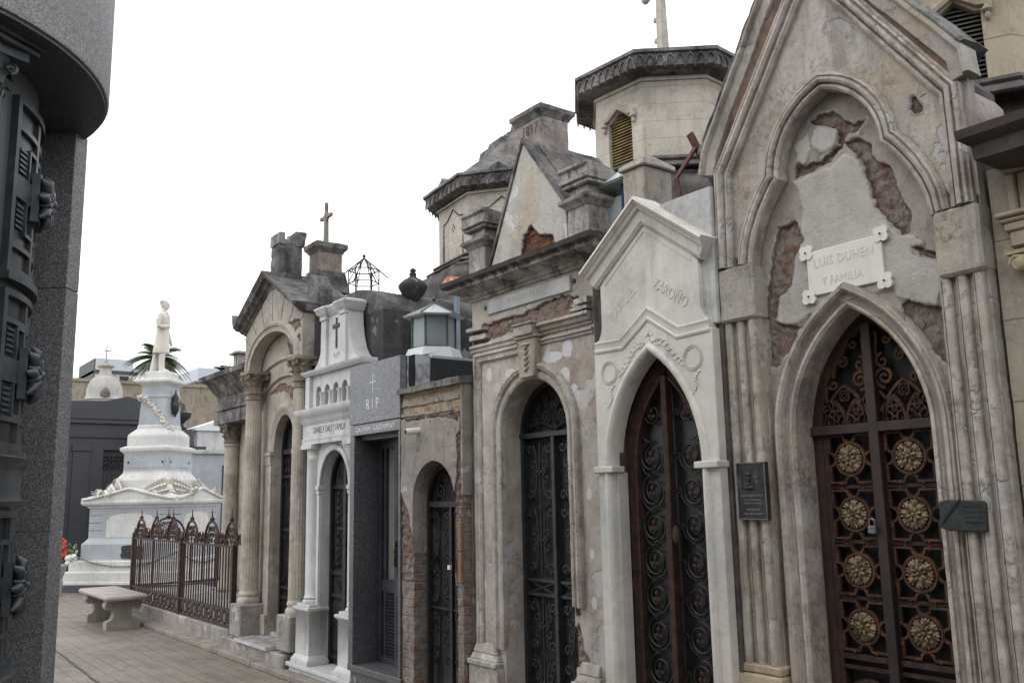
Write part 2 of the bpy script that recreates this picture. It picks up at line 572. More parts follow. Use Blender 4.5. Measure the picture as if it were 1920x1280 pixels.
def relief(bm, org, specs, L):
    """broken surface on the street face: each spec = (mask name, polygons, depth, roughness); cuts the mesh finely there and moves it"""
    xf = min(v.co.x for v in bm.verts) + 0.012
    boxes = []
    for (_, polys, _, _) in specs:
        for P in polys:
            boxes.append((min(p[0] for p in P) - .03, max(p[0] for p in P) + .03, min(p[1] for p in P) - .03, max(p[1] for p in P) + .03))
    for _ in range(9):
        ed = []
        for e in bm.edges:
            if e.calc_length() <= L or (e.verts[0].co.x > xf and e.verts[1].co.x > xf):
                continue
            a, c = e.verts[0].co + org, e.verts[1].co + org
            y0, y1, z0, z1 = min(a.y, c.y), max(a.y, c.y), min(a.z, c.z), max(a.z, c.z)
            if any(y0 < b[1] and y1 > b[0] and z0 < b[3] and z1 > b[2] for b in boxes):
                ed.append(e)
        if not ed or len(bm.verts) > 60000:
            break
        bmesh.ops.subdivide_edges(bm, edges=ed, cuts=1, use_grid_fill=True)
        bmesh.ops.triangulate(bm, faces=[f for f in bm.faces if len(f.verts) > 3])
    for (nm, polys, depth, rough) in specs:
        lay = bm.verts.layers.float.get(nm) or bm.verts.layers.float.new(nm)
        for v in bm.verts:
            if v.co.x > xf:
                continue
            p = v.co + org
            w = noise.noise_vector(p * 13.0) * .016 + noise.noise_vector(p * 37.0) * .008
            d = min(inside_dist(P, p.y + w.y, p.z + w.z) for P in polys)
            m = max(0.0, min(1.0, .5 - d / .05))
            v[lay] = max(v[lay], m)
            m2 = max(0.0, min(1.0, .5 - d / .008))
            r = noise.fractal(p * 26.0, 1.0, 2.0, 4) if rough else 0.0
            v.co.x += m2 * (depth + rough * r)

def build_mesh(name, mb, mt, org, bevel=0.0, sharp=35, jit=None, rel=None):
    bm = bmesh.new()
    vs = [bm.verts.new(v - org) for v in mb.v]
    for f in mb.f:
        try:
            bm.faces.new([vs[i] for i in f])
        except ValueError:
            pass
    bmesh.ops.remove_doubles(bm, verts=bm.verts, dist=2e-5)
    bmesh.ops.recalc_face_normals(bm, faces=bm.faces)
    if bevel:
        ed = [e for e in bm.edges if e.is_manifold and e.calc_face_angle(0) > math.radians(30)]
        try:
            bmesh.ops.bevel(bm, geom=ed, offset=bevel, offset_type='OFFSET', segments=1, profile=0.6, affect='EDGES', clamp_overlap=True)
        except Exception:
            pass
    if jit:       # weathered surface: cut long edges, then push vertices about by a few millimetres of noise
        amp, L = jit
        bmesh.ops.triangulate(bm, faces=[f for f in bm.faces if len(f.verts) > 4])
        for _ in range(6):
            ed = [e for e in bm.edges if e.calc_length() > L]
            if not ed or len(bm.verts) > 30000:
                break
            bmesh.ops.subdivide_edges(bm, edges=ed, cuts=1, use_grid_fill=True)
        for v in bm.verts:
            p = (v.co + org)
            d = noise.noise_vector(p * 9.0) * 0.6 + noise.noise_vector(p * 31.0) * 0.4
            v.co += d * amp
    if rel:
        bmesh.ops.triangulate(bm, faces=[f for f in bm.faces if len(f.verts) > 3])
        relief(bm, org, rel, .013)
    lim = math.radians(sharp)
    for e in bm.edges:
        e.smooth = not (e.is_manifold and e.calc_face_angle(0) > lim)
    for f in bm.faces:
        f.smooth = True
    me = bpy.data.meshes.new(name)
    bm.to_mesh(me)
    bm.free()
    me.materials.append(mt)
    return me

def part(name, mb, mt, parent, bevel=0.0, sharp=35, jit=None, local=False, label=None, rel=None):
    """one mesh object under its thing (or under another part)"""
    top = parent
    while top.parent:
        top = top.parent
    org = Vector((0, 0, 0)) if local else ORI[top]
    o = bpy.data.objects.new(name, build_mesh(name, mb, mt, org, bevel, sharp, jit, rel))
    COL.objects.link(o)
    o.parent = parent
    return setp(o, label)

def solo(name, mb, mt, label=None, cat=None, group=None, kind=None, loc=(0, 0, 0), bevel=0.0, sharp=35, jit=None):
    """a thing (or a piece of the setting) that is one mesh"""
    o = bpy.data.objects.new(name, build_mesh(name, mb, mt, Vector(loc), bevel, sharp, jit))
    COL.objects.link(o)
    o.location = loc
    ORI[o] = Vector(loc)
    return setp(o, label, cat, group, kind)

def copy_thing(o, loc, label=None):
    r = o.copy()
    COL.objects.link(r)
    r.location = loc
    if label:
        r["label"] = label
    def kids(a, b):
        for ch in list(a.children):
            c = ch.copy()
            COL.objects.link(c)
            c.parent = b
            kids(ch, c)
    kids(o, r)
    return r

def text_mesh(body, size, depth, spacing=1.0):
    cu = bpy.data.curves.new("lettering", 'FONT')
    cu.body = body
    cu.size = size
    cu.extrude = depth
    cu.align_x = 'CENTER'
    cu.align_y = 'CENTER'
    cu.space_character = spacing
    cu.resolution_u = 3
    o = bpy.data.objects.new("lettering", cu)
    COL.objects.link(o)
    bpy.context.view_layer.update()
    me = bpy.data.meshes.new_from_object(o.evaluated_get(bpy.context.evaluated_depsgraph_get()))
    bpy.data.objects.remove(o)
    return [v.co.copy() for v in me.vertices], [tuple(p.vertices) for p in me.polygons]

def front_text(mb, body, size, depth, x, y, z, rot=0.0, sx=1.0, spacing=1.0):
    """lettering that faces the street (reads from -X); rot turns it in the front plane"""
    vs, fs = text_mesh(body, size, depth, spacing)
    c, s = math.cos(rot), math.sin(rot)
    out = []
    for v in vs:
        a, b2 = v.x * sx, v.y
        a, b2 = a * c - b2 * s, a * s + b2 * c
        out.append((x - v.z, y - a, z + b2))
    mb.add(out, fs)

def lancet(c, w, zs, zap, n=14):
    """pointed arch from the left spring (c + w, zs) over the apex to the right spring"""
    h = zap - zs
    R = (h * h + w * w) / (2 * w)
    th = math.atan2(h, R - w)
    L = [(c + (R * math.cos(th * i / n) - (R - w)), zs + R * math.sin(th * i / n)) for i in range(n + 1)]
    return L + [(2 * c - y, z) for (y, z) in reversed(L[:-1])]

def roundarch(c, w, zs, n=22, h=None):
    h = h or w
    return [(c + w * math.cos(PI * i / n), zs + h * math.sin(PI * i / n)) for i in range(n + 1)]

def spiral(cy, cz, r, a0, turns, d=1, n=14, r_in=0.12):
    """(y, z) points from the eye outwards, ending at angle a0 and radius r"""
    N = max(6, int(n * turns))
    out = []
    for i in range(N + 1):
        t = i / N
        a = a0 - d * 2 * PI * turns * (1 - t)
        rr = r * (r_in + (1 - r_in) * t)
        out.append((cy + rr * math.cos(a), cz + rr * math.sin(a)))
    return out

def bez(p0, p1, p2, p3, n=10):
    o = []
    for i in range(n + 1):
        t = i / n
        u = 1 - t
        o.append(tuple(u ** 3 * a + 3 * u * u * t * b + 3 * u * t * t * c + t ** 3 * d for a, b, c, d in zip(p0, p1, p2, p3)))
    return o

def at_x(pts, x):
    return [(x, p[0], p[1]) for p in pts]

def scroll_S(mb, x, cy, z0, z1, w, sg, r=0.006, curl=0.3):
    """one S-scroll: curls outward at both ends and leans across the middle; sg mirrors it"""
    rr = curl * w
    a = spiral(cy + sg * (w - rr), z1 - rr, rr, PI / 2 if sg > 0 else PI / 2, 1.4, -sg)
    b = spiral(cy + sg * (w - rr), z0 + rr, rr, -PI / 2, 1.4, sg)
    mid = bez(a[-1], (cy + sg * 0.05 * w, z1 + 0.0), (cy + sg * 0.05 * w, z0 - 0.0), b[-1], 14)
    mb.tube(at_x(a + mid[1:-1] + list(reversed(b)), x), r, 5)

def scroll_lyre(mb, x, cy, z0, z1, w, r=0.006):
    for sg in (-1, 1):
        scroll_S(mb, x, cy, z0, z1, w, sg, r)
        zc = (z0 + z1) / 2
        mb.tube(at_x(spiral(cy + sg * w * 0.45, zc + w * 0.3, w * 0.28, -PI / 2, 1.3, sg), x), r * 0.9, 5)
        mb.tube(at_x(spiral(cy + sg * w * 0.45, zc - w * 0.3, w * 0.28, PI / 2, 1.3, -sg), x), r * 0.9, 5)

def leaf(mb, base, out, up, w, h, curl, n=6):
    """acanthus leaf: rises from base along up, curls over along out"""
    base, out, up = Vector(base), Vector(out).normalized(), Vector(up).normalized()
    side = out.cross(up)
    rows = []
    for i in range(n + 1):
        t = i / n
        a = t * 2.3
        c = base + up * (h * (t if t < 0.75 else 0.75 - (t - 0.75) * 0.6)) + out * (curl * t ** 2.2)
        ww = w * (0.75 + 0.45 * math.sin(t * PI)) * (1 if t < 0.85 else 0.6) * (1.0 if i % 2 else 0.82)
        th = 0.18 * w
        rows.append([c - side * ww, c + out * th, c + side * ww, c - out * th * 0.8])
    mb.loft(rows)

def capital(mb, cx, cy, z0, z1, r, ang=0.0, abw=None):
    """Corinthian capital: bell, two rows of leaves, corner volutes, hollow-sided abacus"""
    H = z1 - z0
    mb.lathe(cx, cy, [(r * 1.08, z0), (r * 1.12, z0 + 0.02), (r, z0 + 0.04), (r * 0.98, z0 + H * 0.5), (r * 1.15, z0 + H * 0.78), (r * 1.35, z0 + H * 0.86)], 20)
    for row, (k, z, h, cu) in enumerate(((8, z0 + 0.03, H * 0.42, r * 0.5), (8, z0 + 0.05, H * 0.68, r * 0.6))):
        for i in range(k):
            a = ang + 2 * PI * (i + 0.5 * row) / k
            o = Vector((math.cos(a), math.sin(a), 0))
            leaf(mb, Vector((cx, cy, z)) + o * r * 0.98, o, (0, 0, 1), r * 0.34, h, cu)
    W2 = abw or r * 1.75
    for i in range(4):
        a = ang + PI / 4 + i * PI / 2
        o = Vector((math.cos(a), math.sin(a), 0))
        c = Vector((cx, cy, z0 + H * 0.74)) + o * r * 1.45
        s = o.cross(Vector((0, 0, 1)))
        pts = []
        for q in range(15):
            t = q / 14
            aa = -0.5 * PI + t * 3.4 * PI
            rr = r * 0.34 * (1 - 0.8 * t)
            pts.append(c + o * rr * math.cos(aa) + Vector((0, 0, 1)) * rr * math.sin(aa))
        mb.tube(pts, r * 0.11, 5)
        leaf(mb, Vector((cx, cy, z0 + H * 0.45)) + o * r, o, (0, 0, 1), r * 0.16, H * 0.4, r * 0.6)
    pl = []
    for i in range(4):
        a = ang + PI / 4 + i * PI / 2
        c1 = Vector((math.cos(a), math.sin(a))) * W2
        s = Vector((-math.sin(a), math.cos(a)))
        pl += [c1 - s * 0.16 * r, c1 + s * 0.16 * r]
        am = a + PI / 4
        pl.append(Vector((math.cos(am), math.sin(am))) * W2 * 0.60)
    mb.prism([(cx + p.x, cy + p.y) for p in pl], z0 + H * 0.86, z1)

def flutes(mb, x, y0, y1, z0, z1, n, depth, back):
    """a flat pilaster with n broad rounded reeds and deep channels"""
    w = (y1 - y0) / n
    pl = [(back, y0)]
    for i in range(n):
        a = y0 + i * w
        pl += [(x + depth, a + 0.02 * w), (x + depth, a + 0.12 * w), (x + 0.012, a + 0.16 * w), (x + 0.003, a + 0.22 * w), (x, a + 0.32 * w),
               (x, a + 0.62 * w), (x + 0.009, a + 0.65 * w), (x + 0.009, a + 0.70 * w), (x + 0.003, a + 0.72 * w), (x + 0.012, a + 0.84 * w), (x + depth, a + 0.88 * w), (x + depth, a + 0.98 * w)]
    pl.append((back, y1))
    mb.prism(pl, z0, z1)

def fluted_column(mb, cx, cy, r0, r1, z0, z1, n=20):
    def rf(i, N):
        return 1.0 - 0.055 * (0.5 + 0.5 * math.cos(2 * PI * (i % 4) / 4))
    pr = [(r0 + (r1 - r0) * (t ** 1.6), z0 + (z1 - z0) * t) for t in [i / 10 for i in range(11)]]
    mb.lathe(cx, cy, pr, n * 4, 0, 1, 1, rf)

# ------------------------------------------------------------------ materials
M = {}
M['render_grey'] = weathered('lime_render_grey', (0.51, 0.472, 0.43), (0.35, 0.318, 0.287), dirt=(0.13, 0.108, 0.092), dirt_amt=0.55, scale=3.2,
    peel=0.2, peel_col=(0.47, 0.455, 0.44), tops=0.8, bump=0.9, damage=True, tint=(0.43, 0.355, 0.265), grime=.45, streak=.75)
M['tympanum'] = weathered('tympanum_render', (0.43, 0.38, 0.345), (0.335, 0.293, 0.263), dirt=(0.10, 0.082, 0.07), dirt_amt=0.5, scale=4, bump=0.9, seed=1.7, damage=True, grime=.4, tint=(0.33, 0.27, 0.235),
    coat=((0.49, 0.47, 0.44), (0.385, 0.365, 0.338)), dmg=((0.31, 0.165, 0.125), (0.37, 0.315, 0.27), (0.12, 0.095, 0.08)))
COAT = [[(2.562, 3.101), (2.467, 3.101), (2.356, 3.101), (2.272, 3.148), (2.195, 3.09), (2.173, 2.964), (2.133, 2.826), (2.081, 2.737), (2.033, 2.686), (1.982, 2.678), (1.893, 2.565), (1.881, 2.449), (1.909, 2.333), (1.964, 2.359), (2.06, 2.418), (2.099, 2.464), (2.451, 2.448), (2.569, 2.405), (2.682, 2.349), (2.728, 2.394), (2.699, 2.54), (2.597, 2.698), (2.557, 2.792), (2.537, 2.891), (2.531, 2.965)],
        [(2.43, 3.31), (2.33, 3.33), (2.30, 3.27), (2.33, 3.20), (2.40, 3.19), (2.45, 3.25)], [(2.53, 3.27), (2.47, 3.30), (2.45, 3.22), (2.49, 3.16), (2.55, 3.16)]]
RUB = [[(2.669, 2.887), (2.58, 2.897), (2.535, 2.796), (2.584, 2.723), (2.617, 2.59), (2.699, 2.54), (2.73, 2.432), (2.604, 2.365), (2.631, 2.305), (2.738, 2.2), (2.793, 2.216), (2.78, 2.517), (2.748, 2.626), (2.727, 2.737)],
       [(2.063, 2.386), (2.027, 2.404), (1.949, 2.36), (1.868, 2.34), (1.868, 2.161), (1.87, 2.05), (1.906, 2.126), (2.002, 2.227), (2.068, 2.337)],
       [(2.276, 3.198), (2.197, 3.204), (2.144, 3.145), (2.149, 3.091), (2.073, 3.027), (2.041, 2.947), (2.025, 2.866), (1.995, 2.781), (1.998, 2.69), (2.032, 2.698), (2.125, 2.824), (2.158, 2.904), (2.169, 2.97), (2.191, 3.089)],
       [(2.452, 3.378), (2.386, 3.383), (2.296, 3.371), (2.274, 3.313), (2.234, 3.274), (2.161, 3.276), (2.194, 3.239), (2.263, 3.239), (2.286, 3.185), (2.31, 3.21), (2.304, 3.274), (2.401, 3.34)],
       [(2.556, 3.12), (2.484, 3.119), (2.353, 3.137), (2.282, 3.18), (2.311, 3.192), (2.404, 3.160), (2.499, 3.150), (2.534, 3.18)],
       [(1.988, 2.62), (1.938, 2.617), (1.883, 2.579), (1.895, 2.549), (1.942, 2.585)], [(2.60, 2.36), (2.52, 2.41), (2.46, 2.44), (2.52, 2.40)]]
M['moulding_grey'] = weathered('run_moulding_grey', (0.62, 0.575, 0.525), (0.40, 0.352, 0.31), dirt=(0.135, 0.11, 0.092), dirt_amt=0.75, scale=7, peel=0.2, peel_col=(0.50, 0.485, 0.465), bump=0.9, seed=3.1, tops=0.6, grime=.55, tint=(0.44, 0.36, 0.30), streak=.6, seam=.3)
M['bare_channel'] = weathered('bare_brick_channel', (0.30, 0.20, 0.16), (0.22, 0.155, 0.125), dirt=(0.07, 0.055, 0.05), dirt_amt=0.7, scale=11, bump=1.0, seed=5.3)
M['soot_stone'] = weathered('sooty_stone', (0.30, 0.285, 0.27), (0.14, 0.132, 0.128), dirt=(0.026, 0.025, 0.026), dirt_amt=0.95, scale=8, bump=1.0, tops=0.5, peel=0.15, peel_col=(0.36, 0.35, 0.335), grime=.75, bl=(0.42, 0.60))
M['marble'] = weathered('white_marble', (0.69, 0.655, 0.595), (0.57, 0.54, 0.49), dirt=(0.25, 0.24, 0.225), dirt_amt=0.55, grime=.14, tint=(0.50, 0.505, 0.505), seam=.3, scale=2.0, rough=0.5, bump=0.12, spec=0.45, streak=0.7)
M['plaque_marble'] = weathered('plaque_marble', (0.76, 0.735, 0.68), (0.70, 0.675, 0.62), dirt=(0.42, 0.40, 0.37), dirt_amt=0.3, scale=3, rough=0.5, bump=0.1, grime=.06, seam=0.0)
M['marble_grey'] = weathered('grey_marble_backing', (0.56, 0.56, 0.55), (0.42, 0.42, 0.42), dirt=(0.10, 0.095, 0.09), dirt_amt=0.6, scale=3.2, rough=0.6, bump=0.25, tops=0.7)
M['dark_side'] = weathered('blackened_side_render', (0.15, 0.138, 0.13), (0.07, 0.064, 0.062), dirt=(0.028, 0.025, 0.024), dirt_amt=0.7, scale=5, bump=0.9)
M['yellow_stone'] = weathered('yellowed_base_stone', (0.48, 0.40, 0.27), (0.36, 0.30, 0.20), dirt=(0.13, 0.11, 0.09), dirt_amt=0.45, scale=6)
M['beige_ashlar'] = weathered('beige_ashlar', (0.47, 0.40, 0.30), (0.38, 0.325, 0.25), dirt=(0.16, 0.135, 0.105), dirt_amt=0.4, scale=2.0, joints=0.36, bump=0.4)
M['tower_stone'] = weathered('lantern_render', (0.53, 0.485, 0.415), (0.44, 0.40, 0.345), dirt=(0.10, 0.092, 0.085), dirt_amt=0.55, scale=2.4, joints=0.147, bump=0.4, tops=0.5)
M['rust'] = metal('rusted_iron', (0.040, 0.019, 0.014), (0.115, 0.043, 0.020), rough=0.8, metallic=0.1, scale=26)
M['rust_dark'] = metal('dark_rusted_iron', (0.030, 0.017, 0.014), (0.075, 0.030, 0.018), rough=0.75, metallic=0.15, scale=20)
M['iron_purple'] = metal('painted_iron_brown', (0.040, 0.029, 0.030), (0.058, 0.037, 0.030), rough=0.5, metallic=0.2, scale=14)
M['iron'] = metal('black_iron', (0.018, 0.018, 0.019), (0.040, 0.036, 0.033), rough=0.55, metallic=0.3, scale=24)
M['iron_green'] = metal('green_black_iron', (0.026, 0.033, 0.033), (0.048, 0.054, 0.052), rough=0.55, metallic=0.2, scale=22)
M['brass'] = metal('tarnished_brass', (0.27, 0.205, 0.125), (0.075, 0.045, 0.026), rough=0.6, metallic=0.3, scale=34, bump=0.6, thr=(.45, .58))
M['steel'] = metal('grey_steel', (0.33, 0.33, 0.34), (0.22, 0.22, 0.22), rough=0.4, metallic=0.8)
M['bronze'] = metal('dark_bronze', (0.030, 0.032, 0.036), (0.050, 0.050, 0.052), rough=0.42, metallic=0.4, scale=16)
M['bronze_light'] = metal('worn_bronze', (0.22, 0.20, 0.17), (0.13, 0.12, 0.105), rough=0.45, metallic=0.5, scale=40)
M['dark_glass'] = plain('dusty_dark_glass', (0.016, 0.016, 0.017), rough=0.4, var=0.5, scale=5)
M['dark_panel'] = plain('dark_backing', (0.022, 0.021, 0.021), rough=0.8, var=0.4)
M['interior'] = plain('dark_interior', (0.03, 0.028, 0.026), rough=0.95)
M['wood'] = metal('brown_door_wood', (0.032, 0.016, 0.012), (0.058, 0.026, 0.016), rough=0.7, metallic=0.0, scale=18)
M['letter_marble'] = plain('cut_letters', (0.50, 0.47, 0.42), rough=0.7)
M['letter_black'] = plain('black_letters', (0.05, 0.055, 0.06), rough=0.6)

# ------------------------------------------------------------------ ground
def ground_mat():
    m, nt, b = mat('cemetery_paving')
    g = NT(nt)
    geo = g.n("ShaderNodeNewGeometry")
    pos = geo.outputs["Position"]
    sp = g.n("ShaderNodeSeparateXYZ")
    nt.links.new(pos, sp.inputs[0])
    wv = g.math('MULTIPLY', g.math('SUBTRACT', g.noise(pos, 3, 4), 0.5), 0.03)
    X, Y = g.math('ADD', sp.outputs[0], wv), g.math('ADD', sp.outputs[1], wv)
    def joint(v, pitch, w):
        f = g.math('ABSOLUTE', g.math('SUBTRACT', g.math('FRACT', g.math('DIVIDE', v, pitch)), 0.5))
        return g.step(f, 0.5 - w / pitch, 0.5 - 0.3 * w / pitch)
    cell = g.n("ShaderNodeTexWhiteNoise", noise_dimensions='2D')
    cb = g.n("ShaderNodeCombineXYZ")
    nt.links.new(g.math('FLOOR', g.math('ADD', g.math('DIVIDE', X, 0.15), 0.5)), cb.inputs[0])
    nt.links.new(g.math('FLOOR', g.math('ADD', g.math('DIVIDE', Y, 0.15), 0.5)), cb.inputs[1])
    nt.links.new(cb.outputs[0], cell.inputs["Vector"])
    col = g.mix(cell.outputs["Value"], (0.19, 0.155, 0.122), (0.125, 0.102, 0.08))
    jx, jy = joint(X, 0.15, 0.009), joint(Y, 0.15, 0.006)
    rib = g.math('SINE', g.math('MULTIPLY', sp.outputs[1], 2 * PI / 0.05))
    col = g.mix(g.math('MULTIPLY', g.step(rib, 0.5, 1.0), 0.22), col, (0.10, 0.085, 0.07))
    jj = g.math('MAXIMUM', g.math('MULTIPLY', jx, 0.85), g.math('MULTIPLY', jy, 0.55))
    col = g.mix(jj, col, (0.055, 0.047, 0.040))
    blot = g.step(g.noise(pos, 1.1, 9, 0.7), 0.45, 0.72)
    col = g.mix(g.math('MULTIPLY', blot, 0.55), col, (0.11, 0.095, 0.08))
    big = g.step(g.noise(pos, 0.45, 5, 0.6), 0.48, 0.66)
    col = g.mix(g.math('MULTIPLY', big, 0.35), col, (0.30, 0.265, 0.22))
    col = g.mix(g.math('MULTIPLY', g.step(g.noise(pos, 30, 5), 0.5, 0.8), 0.25), col, (0.36, 0.33, 0.29))
    nt.links.new(col, b.inputs["Base Color"])
    h = g.math('ADD', g.math('MULTIPLY', g.noise(pos, 45, 5), 0.4), g.math('MULTIPLY', g.math('SUBTRACT', 1.0, jj), 0.8))
    nt.links.new(g.bump(h, 0.6, 0.008), b.inputs["Normal"])
    nt.links.new(g.math('ADD', 0.42, g.math('MULTIPLY', g.noise(pos, 3, 6), 0.4)), b.inputs["Roughness"])
    return m

M['paving'] = ground_mat()
M['kerb'] = weathered('kerb_stone', (0.30, 0.27, 0.235), (0.21, 0.185, 0.16), dirt=(0.08, 0.07, 0.06), dirt_amt=0.6, scale=4, bump=0.7)
b = MB()
b.add([(-900, -900, 0), (900, -900, 0), (900, 900, 0), (-900, 900, 0)], [(0, 1, 2, 3)])
solo('ground', b, M['paving'], kind='structure')
b = MB()
for i in range(15):
    y0 = 0.2 + i * 0.98
    b.box(3.43, 3.9, y0, y0 + 0.972, 0.0, 0.052 + 0.006 * (i % 2))
solo('kerb', b, M['kerb'], kind='structure', bevel=0.008, jit=(0.004, 0.12))
b = MB()
pts = [(2.02, 6.4), (2.06, 8.2), (2.08, 9.2), (2.105, 10.1), (2.15, 11.5), (2.22, 12.6)]
pp = []
for i in range(len(pts) - 1):
    for k in range(8):
        t = k / 8
        pp.append((pts[i][0] * (1 - t) + pts[i + 1][0] * t + 0.02 * noise.noise(Vector((i * 8 + k, 0, 3.3)) * 0.7), pts[i][1] * (1 - t) + pts[i + 1][1] * t, 0.004))
b.tube(pp, 0.011, 5)
solo('cable', b, M['iron'], 'thin dark cable lying along the paving of the lane', 'cable')

# ------------------------------------------------------------------ the big Gothic front at the right
A = thing('gothic_mausoleum', 'tall crumbling grey gothic mausoleum with white name plaque over rusty pointed door', 'mausoleum', (4.6, 2.32, 0))
cA = 2.32
c2 = 2.325
trefoil = []
_l = lancet(c2, 0.272, 3.105, 3.465, 10)
lob = [(0.463, 2.72), (0.452, 2.80), (0.425, 2.88), (0.385, 2.96), (0.335, 3.035), (0.30, 3.08)]
trefoil = [(c2 + o, z) for o, z in lob] + _l + [(c2 - o, z) for o, z in reversed(lob)]
b = MB()      # front skin with the trefoil-headed recess
b.wall([(3.0, 0.05), (3.0, 3.24), (2.39, 4.25), (1.66, 3.26), (1.655, 0.05)],
       [[(2.785, 0.06)] + [(2.785, 2.70)] + trefoil + [(1.862, 2.70), (1.862, 0.06)]], 3.60, 3.655)
part('front_wall', b, M['render_grey'], A, jit=(0.004, 0.09), rel=[('dmg', [[(1.92, 3.224), (1.896, 3.269), (1.869, 3.236), (1.852, 3.187), (1.896, 3.192)], [(2.585, 3.36), (2.57, 3.42), (2.55, 3.40), (2.57, 3.33)], [(1.84, 2.77), (1.794, 2.80), (1.72, 2.735), (1.67, 2.75), (1.662, 2.70), (1.757, 2.70), (1.846, 2.71)], [(2.98, 2.78), (2.86, 2.76), (2.80, 2.74), (2.80, 2.70), (2.98, 2.70)]], .016, .010)])
dl = lancet(cA, 0.341, 1.854, 2.429)
b = MB()      # recessed tympanum wall
b.wall([(2.98, 0.05), (2.98, 3.3), (2.60, 3.8), (2.0, 3.66), (1.72, 3.28), (1.67, 3.2), (1.67, 0.05)], [[(cA + .341, 0.25)] + dl + [(cA - .341, 0.25)]], 3.66, 3.92)
part('tympanum', b, M['tympanum'], A, jit=(0.003, 0.10), rel=[('coat', COAT, -.008, 0), ('dmg', RUB, .020, .012)])
b = MB()      # archivolt of the trefoil recess
pr = [(0.0, -0.05), (0.0, 0.016), (-0.010, 0.026), (-0.020, 0.026), (-0.022, 0.010), (-0.030, 0.010), (-0.032, 0.034), (-0.042, 0.042), (-0.054, 0.042), (-0.056, 0.026), (-0.062, 0.026), (-0.064, 0.036), (-0.074, 0.034), (-0.084, 0.014), (-0.084, -0.02)]
b.sweep(trefoil, pr, 3.60)
part('trefoil_moulding', b, M['moulding_grey'], A, jit=(0.0022, 0.035), sharp=24)
b = MB()      # gable rakes: inner roll moulding, band, coping
ri = [(c2 + .60, 2.73), (c2 + .585, 3.22), (2.351, 4.07), (c2 - .57, 3.22), (c2 - .575, 2.73)]
pr = [(0.02, -0.03), (0.02, 0.02), (0.008, 0.034), (-0.004, 0.034), (-0.006, 0.016), (-0.014, 0.016), (-0.016, 0.046), (-0.026, 0.056), (-0.040, 0.056), (-0.042, 0.036), (-0.050, 0.036), (-0.052, 0.050), (-0.062, 0.046), (-0.064, 0.024), (-0.075, 0.024), (-0.075, -0.03)]
def dens(P, L):
    o = []
    for i in range(len(P) - 1):
        a, c = Vector(P[i]), Vector(P[i + 1])
        k = max(1, int((c - a).length / L))
        o += [tuple(a + (c - a) * (j / k)) for j in range(k)]
    return o + [tuple(P[-1])]
b.sweep(dens(ri, 0.06), pr, 3.60)
part('rake_moulding', b, M['moulding_grey'], A, jit=(0.0022, 0.04), sharp=24)
b = MB()
rb = [(2.982, 3.28), (2.927, 3.366), (2.38, 4.205), (1.75, 3.366), (1.715, 3.318)]
b.sweep(dens(rb, 0.03), [(0.03, -0.02), (0.03, 0.012), (0.012, 0.004), (-0.015, 0.008), (-0.03, 0.02), (-0.03, -0.02)], 3.60)
part('rake_channel', b, M['bare_channel'], A, jit=(0.013, 0.03), sharp=70)
b = MB()
rc = [(3.02, 3.25), (2.99, 3.366), (2.405, 4.334), (1.69, 3.362), (1.68, 3.26)]
b.sweep(dens(rc, 0.08), [(0.036, -0.03), (0.036, 0.022), (0.031, 0.032), (-0.024, 0.036), (-0.026, 0.05), (-0.034, 0.06), (-0.047, 0.06), (-0.055, 0.05), (-0.055, -0.05)], 3.60)
part('gable_coping', b, M['render_grey'], A, jit=(0.006, 0.06), sharp=45)
b = MB()      # soot-black weathering slab on the coping and the roof behind
rr = [(3.055, 3.37), (2.405, 4.405), (1.652, 3.395)]
b.sweep(dens(rr, 0.08), [(0.01, 0.05), (-0.012, 0.058), (-0.026, 0.045), (-0.03, -.15), (0.03, -.15)], 3.60)
part('gable_weathering', b, M['soot_stone'], A, jit=(0.010, 0.05))
b = MB()
b.wall([(2.96, 3.24), (2.96, 3.34), (2.39, 4.2), (1.70, 3.28), (1.70, 3.24)], [], 3.70, 3.92)
b.box(3.93, 5.2, 2.40, 2.985, 0.05, 3.0)
b.box(3.93, 5.2, 1.665, 2.20, 0.05, 3.0)
b.box(4.45, 5.2, 2.20, 2.40, 0.05, 3.0)
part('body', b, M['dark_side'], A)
for (y0, y1) in ((2.775, 2.99), (1.655, 1.842)):
    b = MB()
    b.box(3.555, 3.68, y0, y1, 2.445, 2.722)
    part('impost_block', b, M['render_grey'], A, bevel=0.012, jit=(0.005, 0.04))
for (y0, y1) in ((2.778, 2.995), (1.66, 1.862)):
    b = MB()
    flutes(b, 3.572, y0, y1, 0.80, 2.444, 3, 0.055, 3.68)
    p = part('pilaster', b, M['moulding_grey'], A, jit=(0.002, 0.06), sharp=20)
    b = MB()
    b.box(3.565, 3.68, y0 - .012, y1 + .012, 0.755, 0.80)
    b.frustum(3.54, 3.68, y0 - .03, y1 + .03, 0.66, 0.755, 0.015, 0.015)
    b.box(3.52, 3.68, y0 - .04, y1 + .04, 0.05, 0.66)
    part('pilaster_base', b, M['yellow_stone'], p, bevel=0.01, jit=(0.004, 0.06))
b = MB()      # pointed door surround, jambs to the ground
jb = [(cA + .341, 0.26)] + dens([(cA + .341, 0.26), (cA + .341, 1.85)], 0.12)[1:-1] + dl + dens([(cA - .341, 1.85), (cA - .341, 0.26)], 0.12)[1:]
pr = [(0.006, -0.12), (0.006, 0.006), (-0.006, 0.020), (-0.018, 0.020), (-0.020, 0.004), (-0.032, -0.004), (-0.050, 0.002), (-0.056, 0.016), (-0.058, 0.034), (-0.068, 0.046), (-0.080, 0.046), (-0.082, 0.036), (-0.092, 0.036), (-0.10, 0.012), (-0.10, -0.05)]
b.sweep(jb, pr, 3.66)
part('door_surround', b, M['moulding_grey'], A, jit=(0.002, 0.05), sharp=24)
b = MB()
b.box(3.50, 3.95, 1.98, 2.66, 0.04, 0.25)
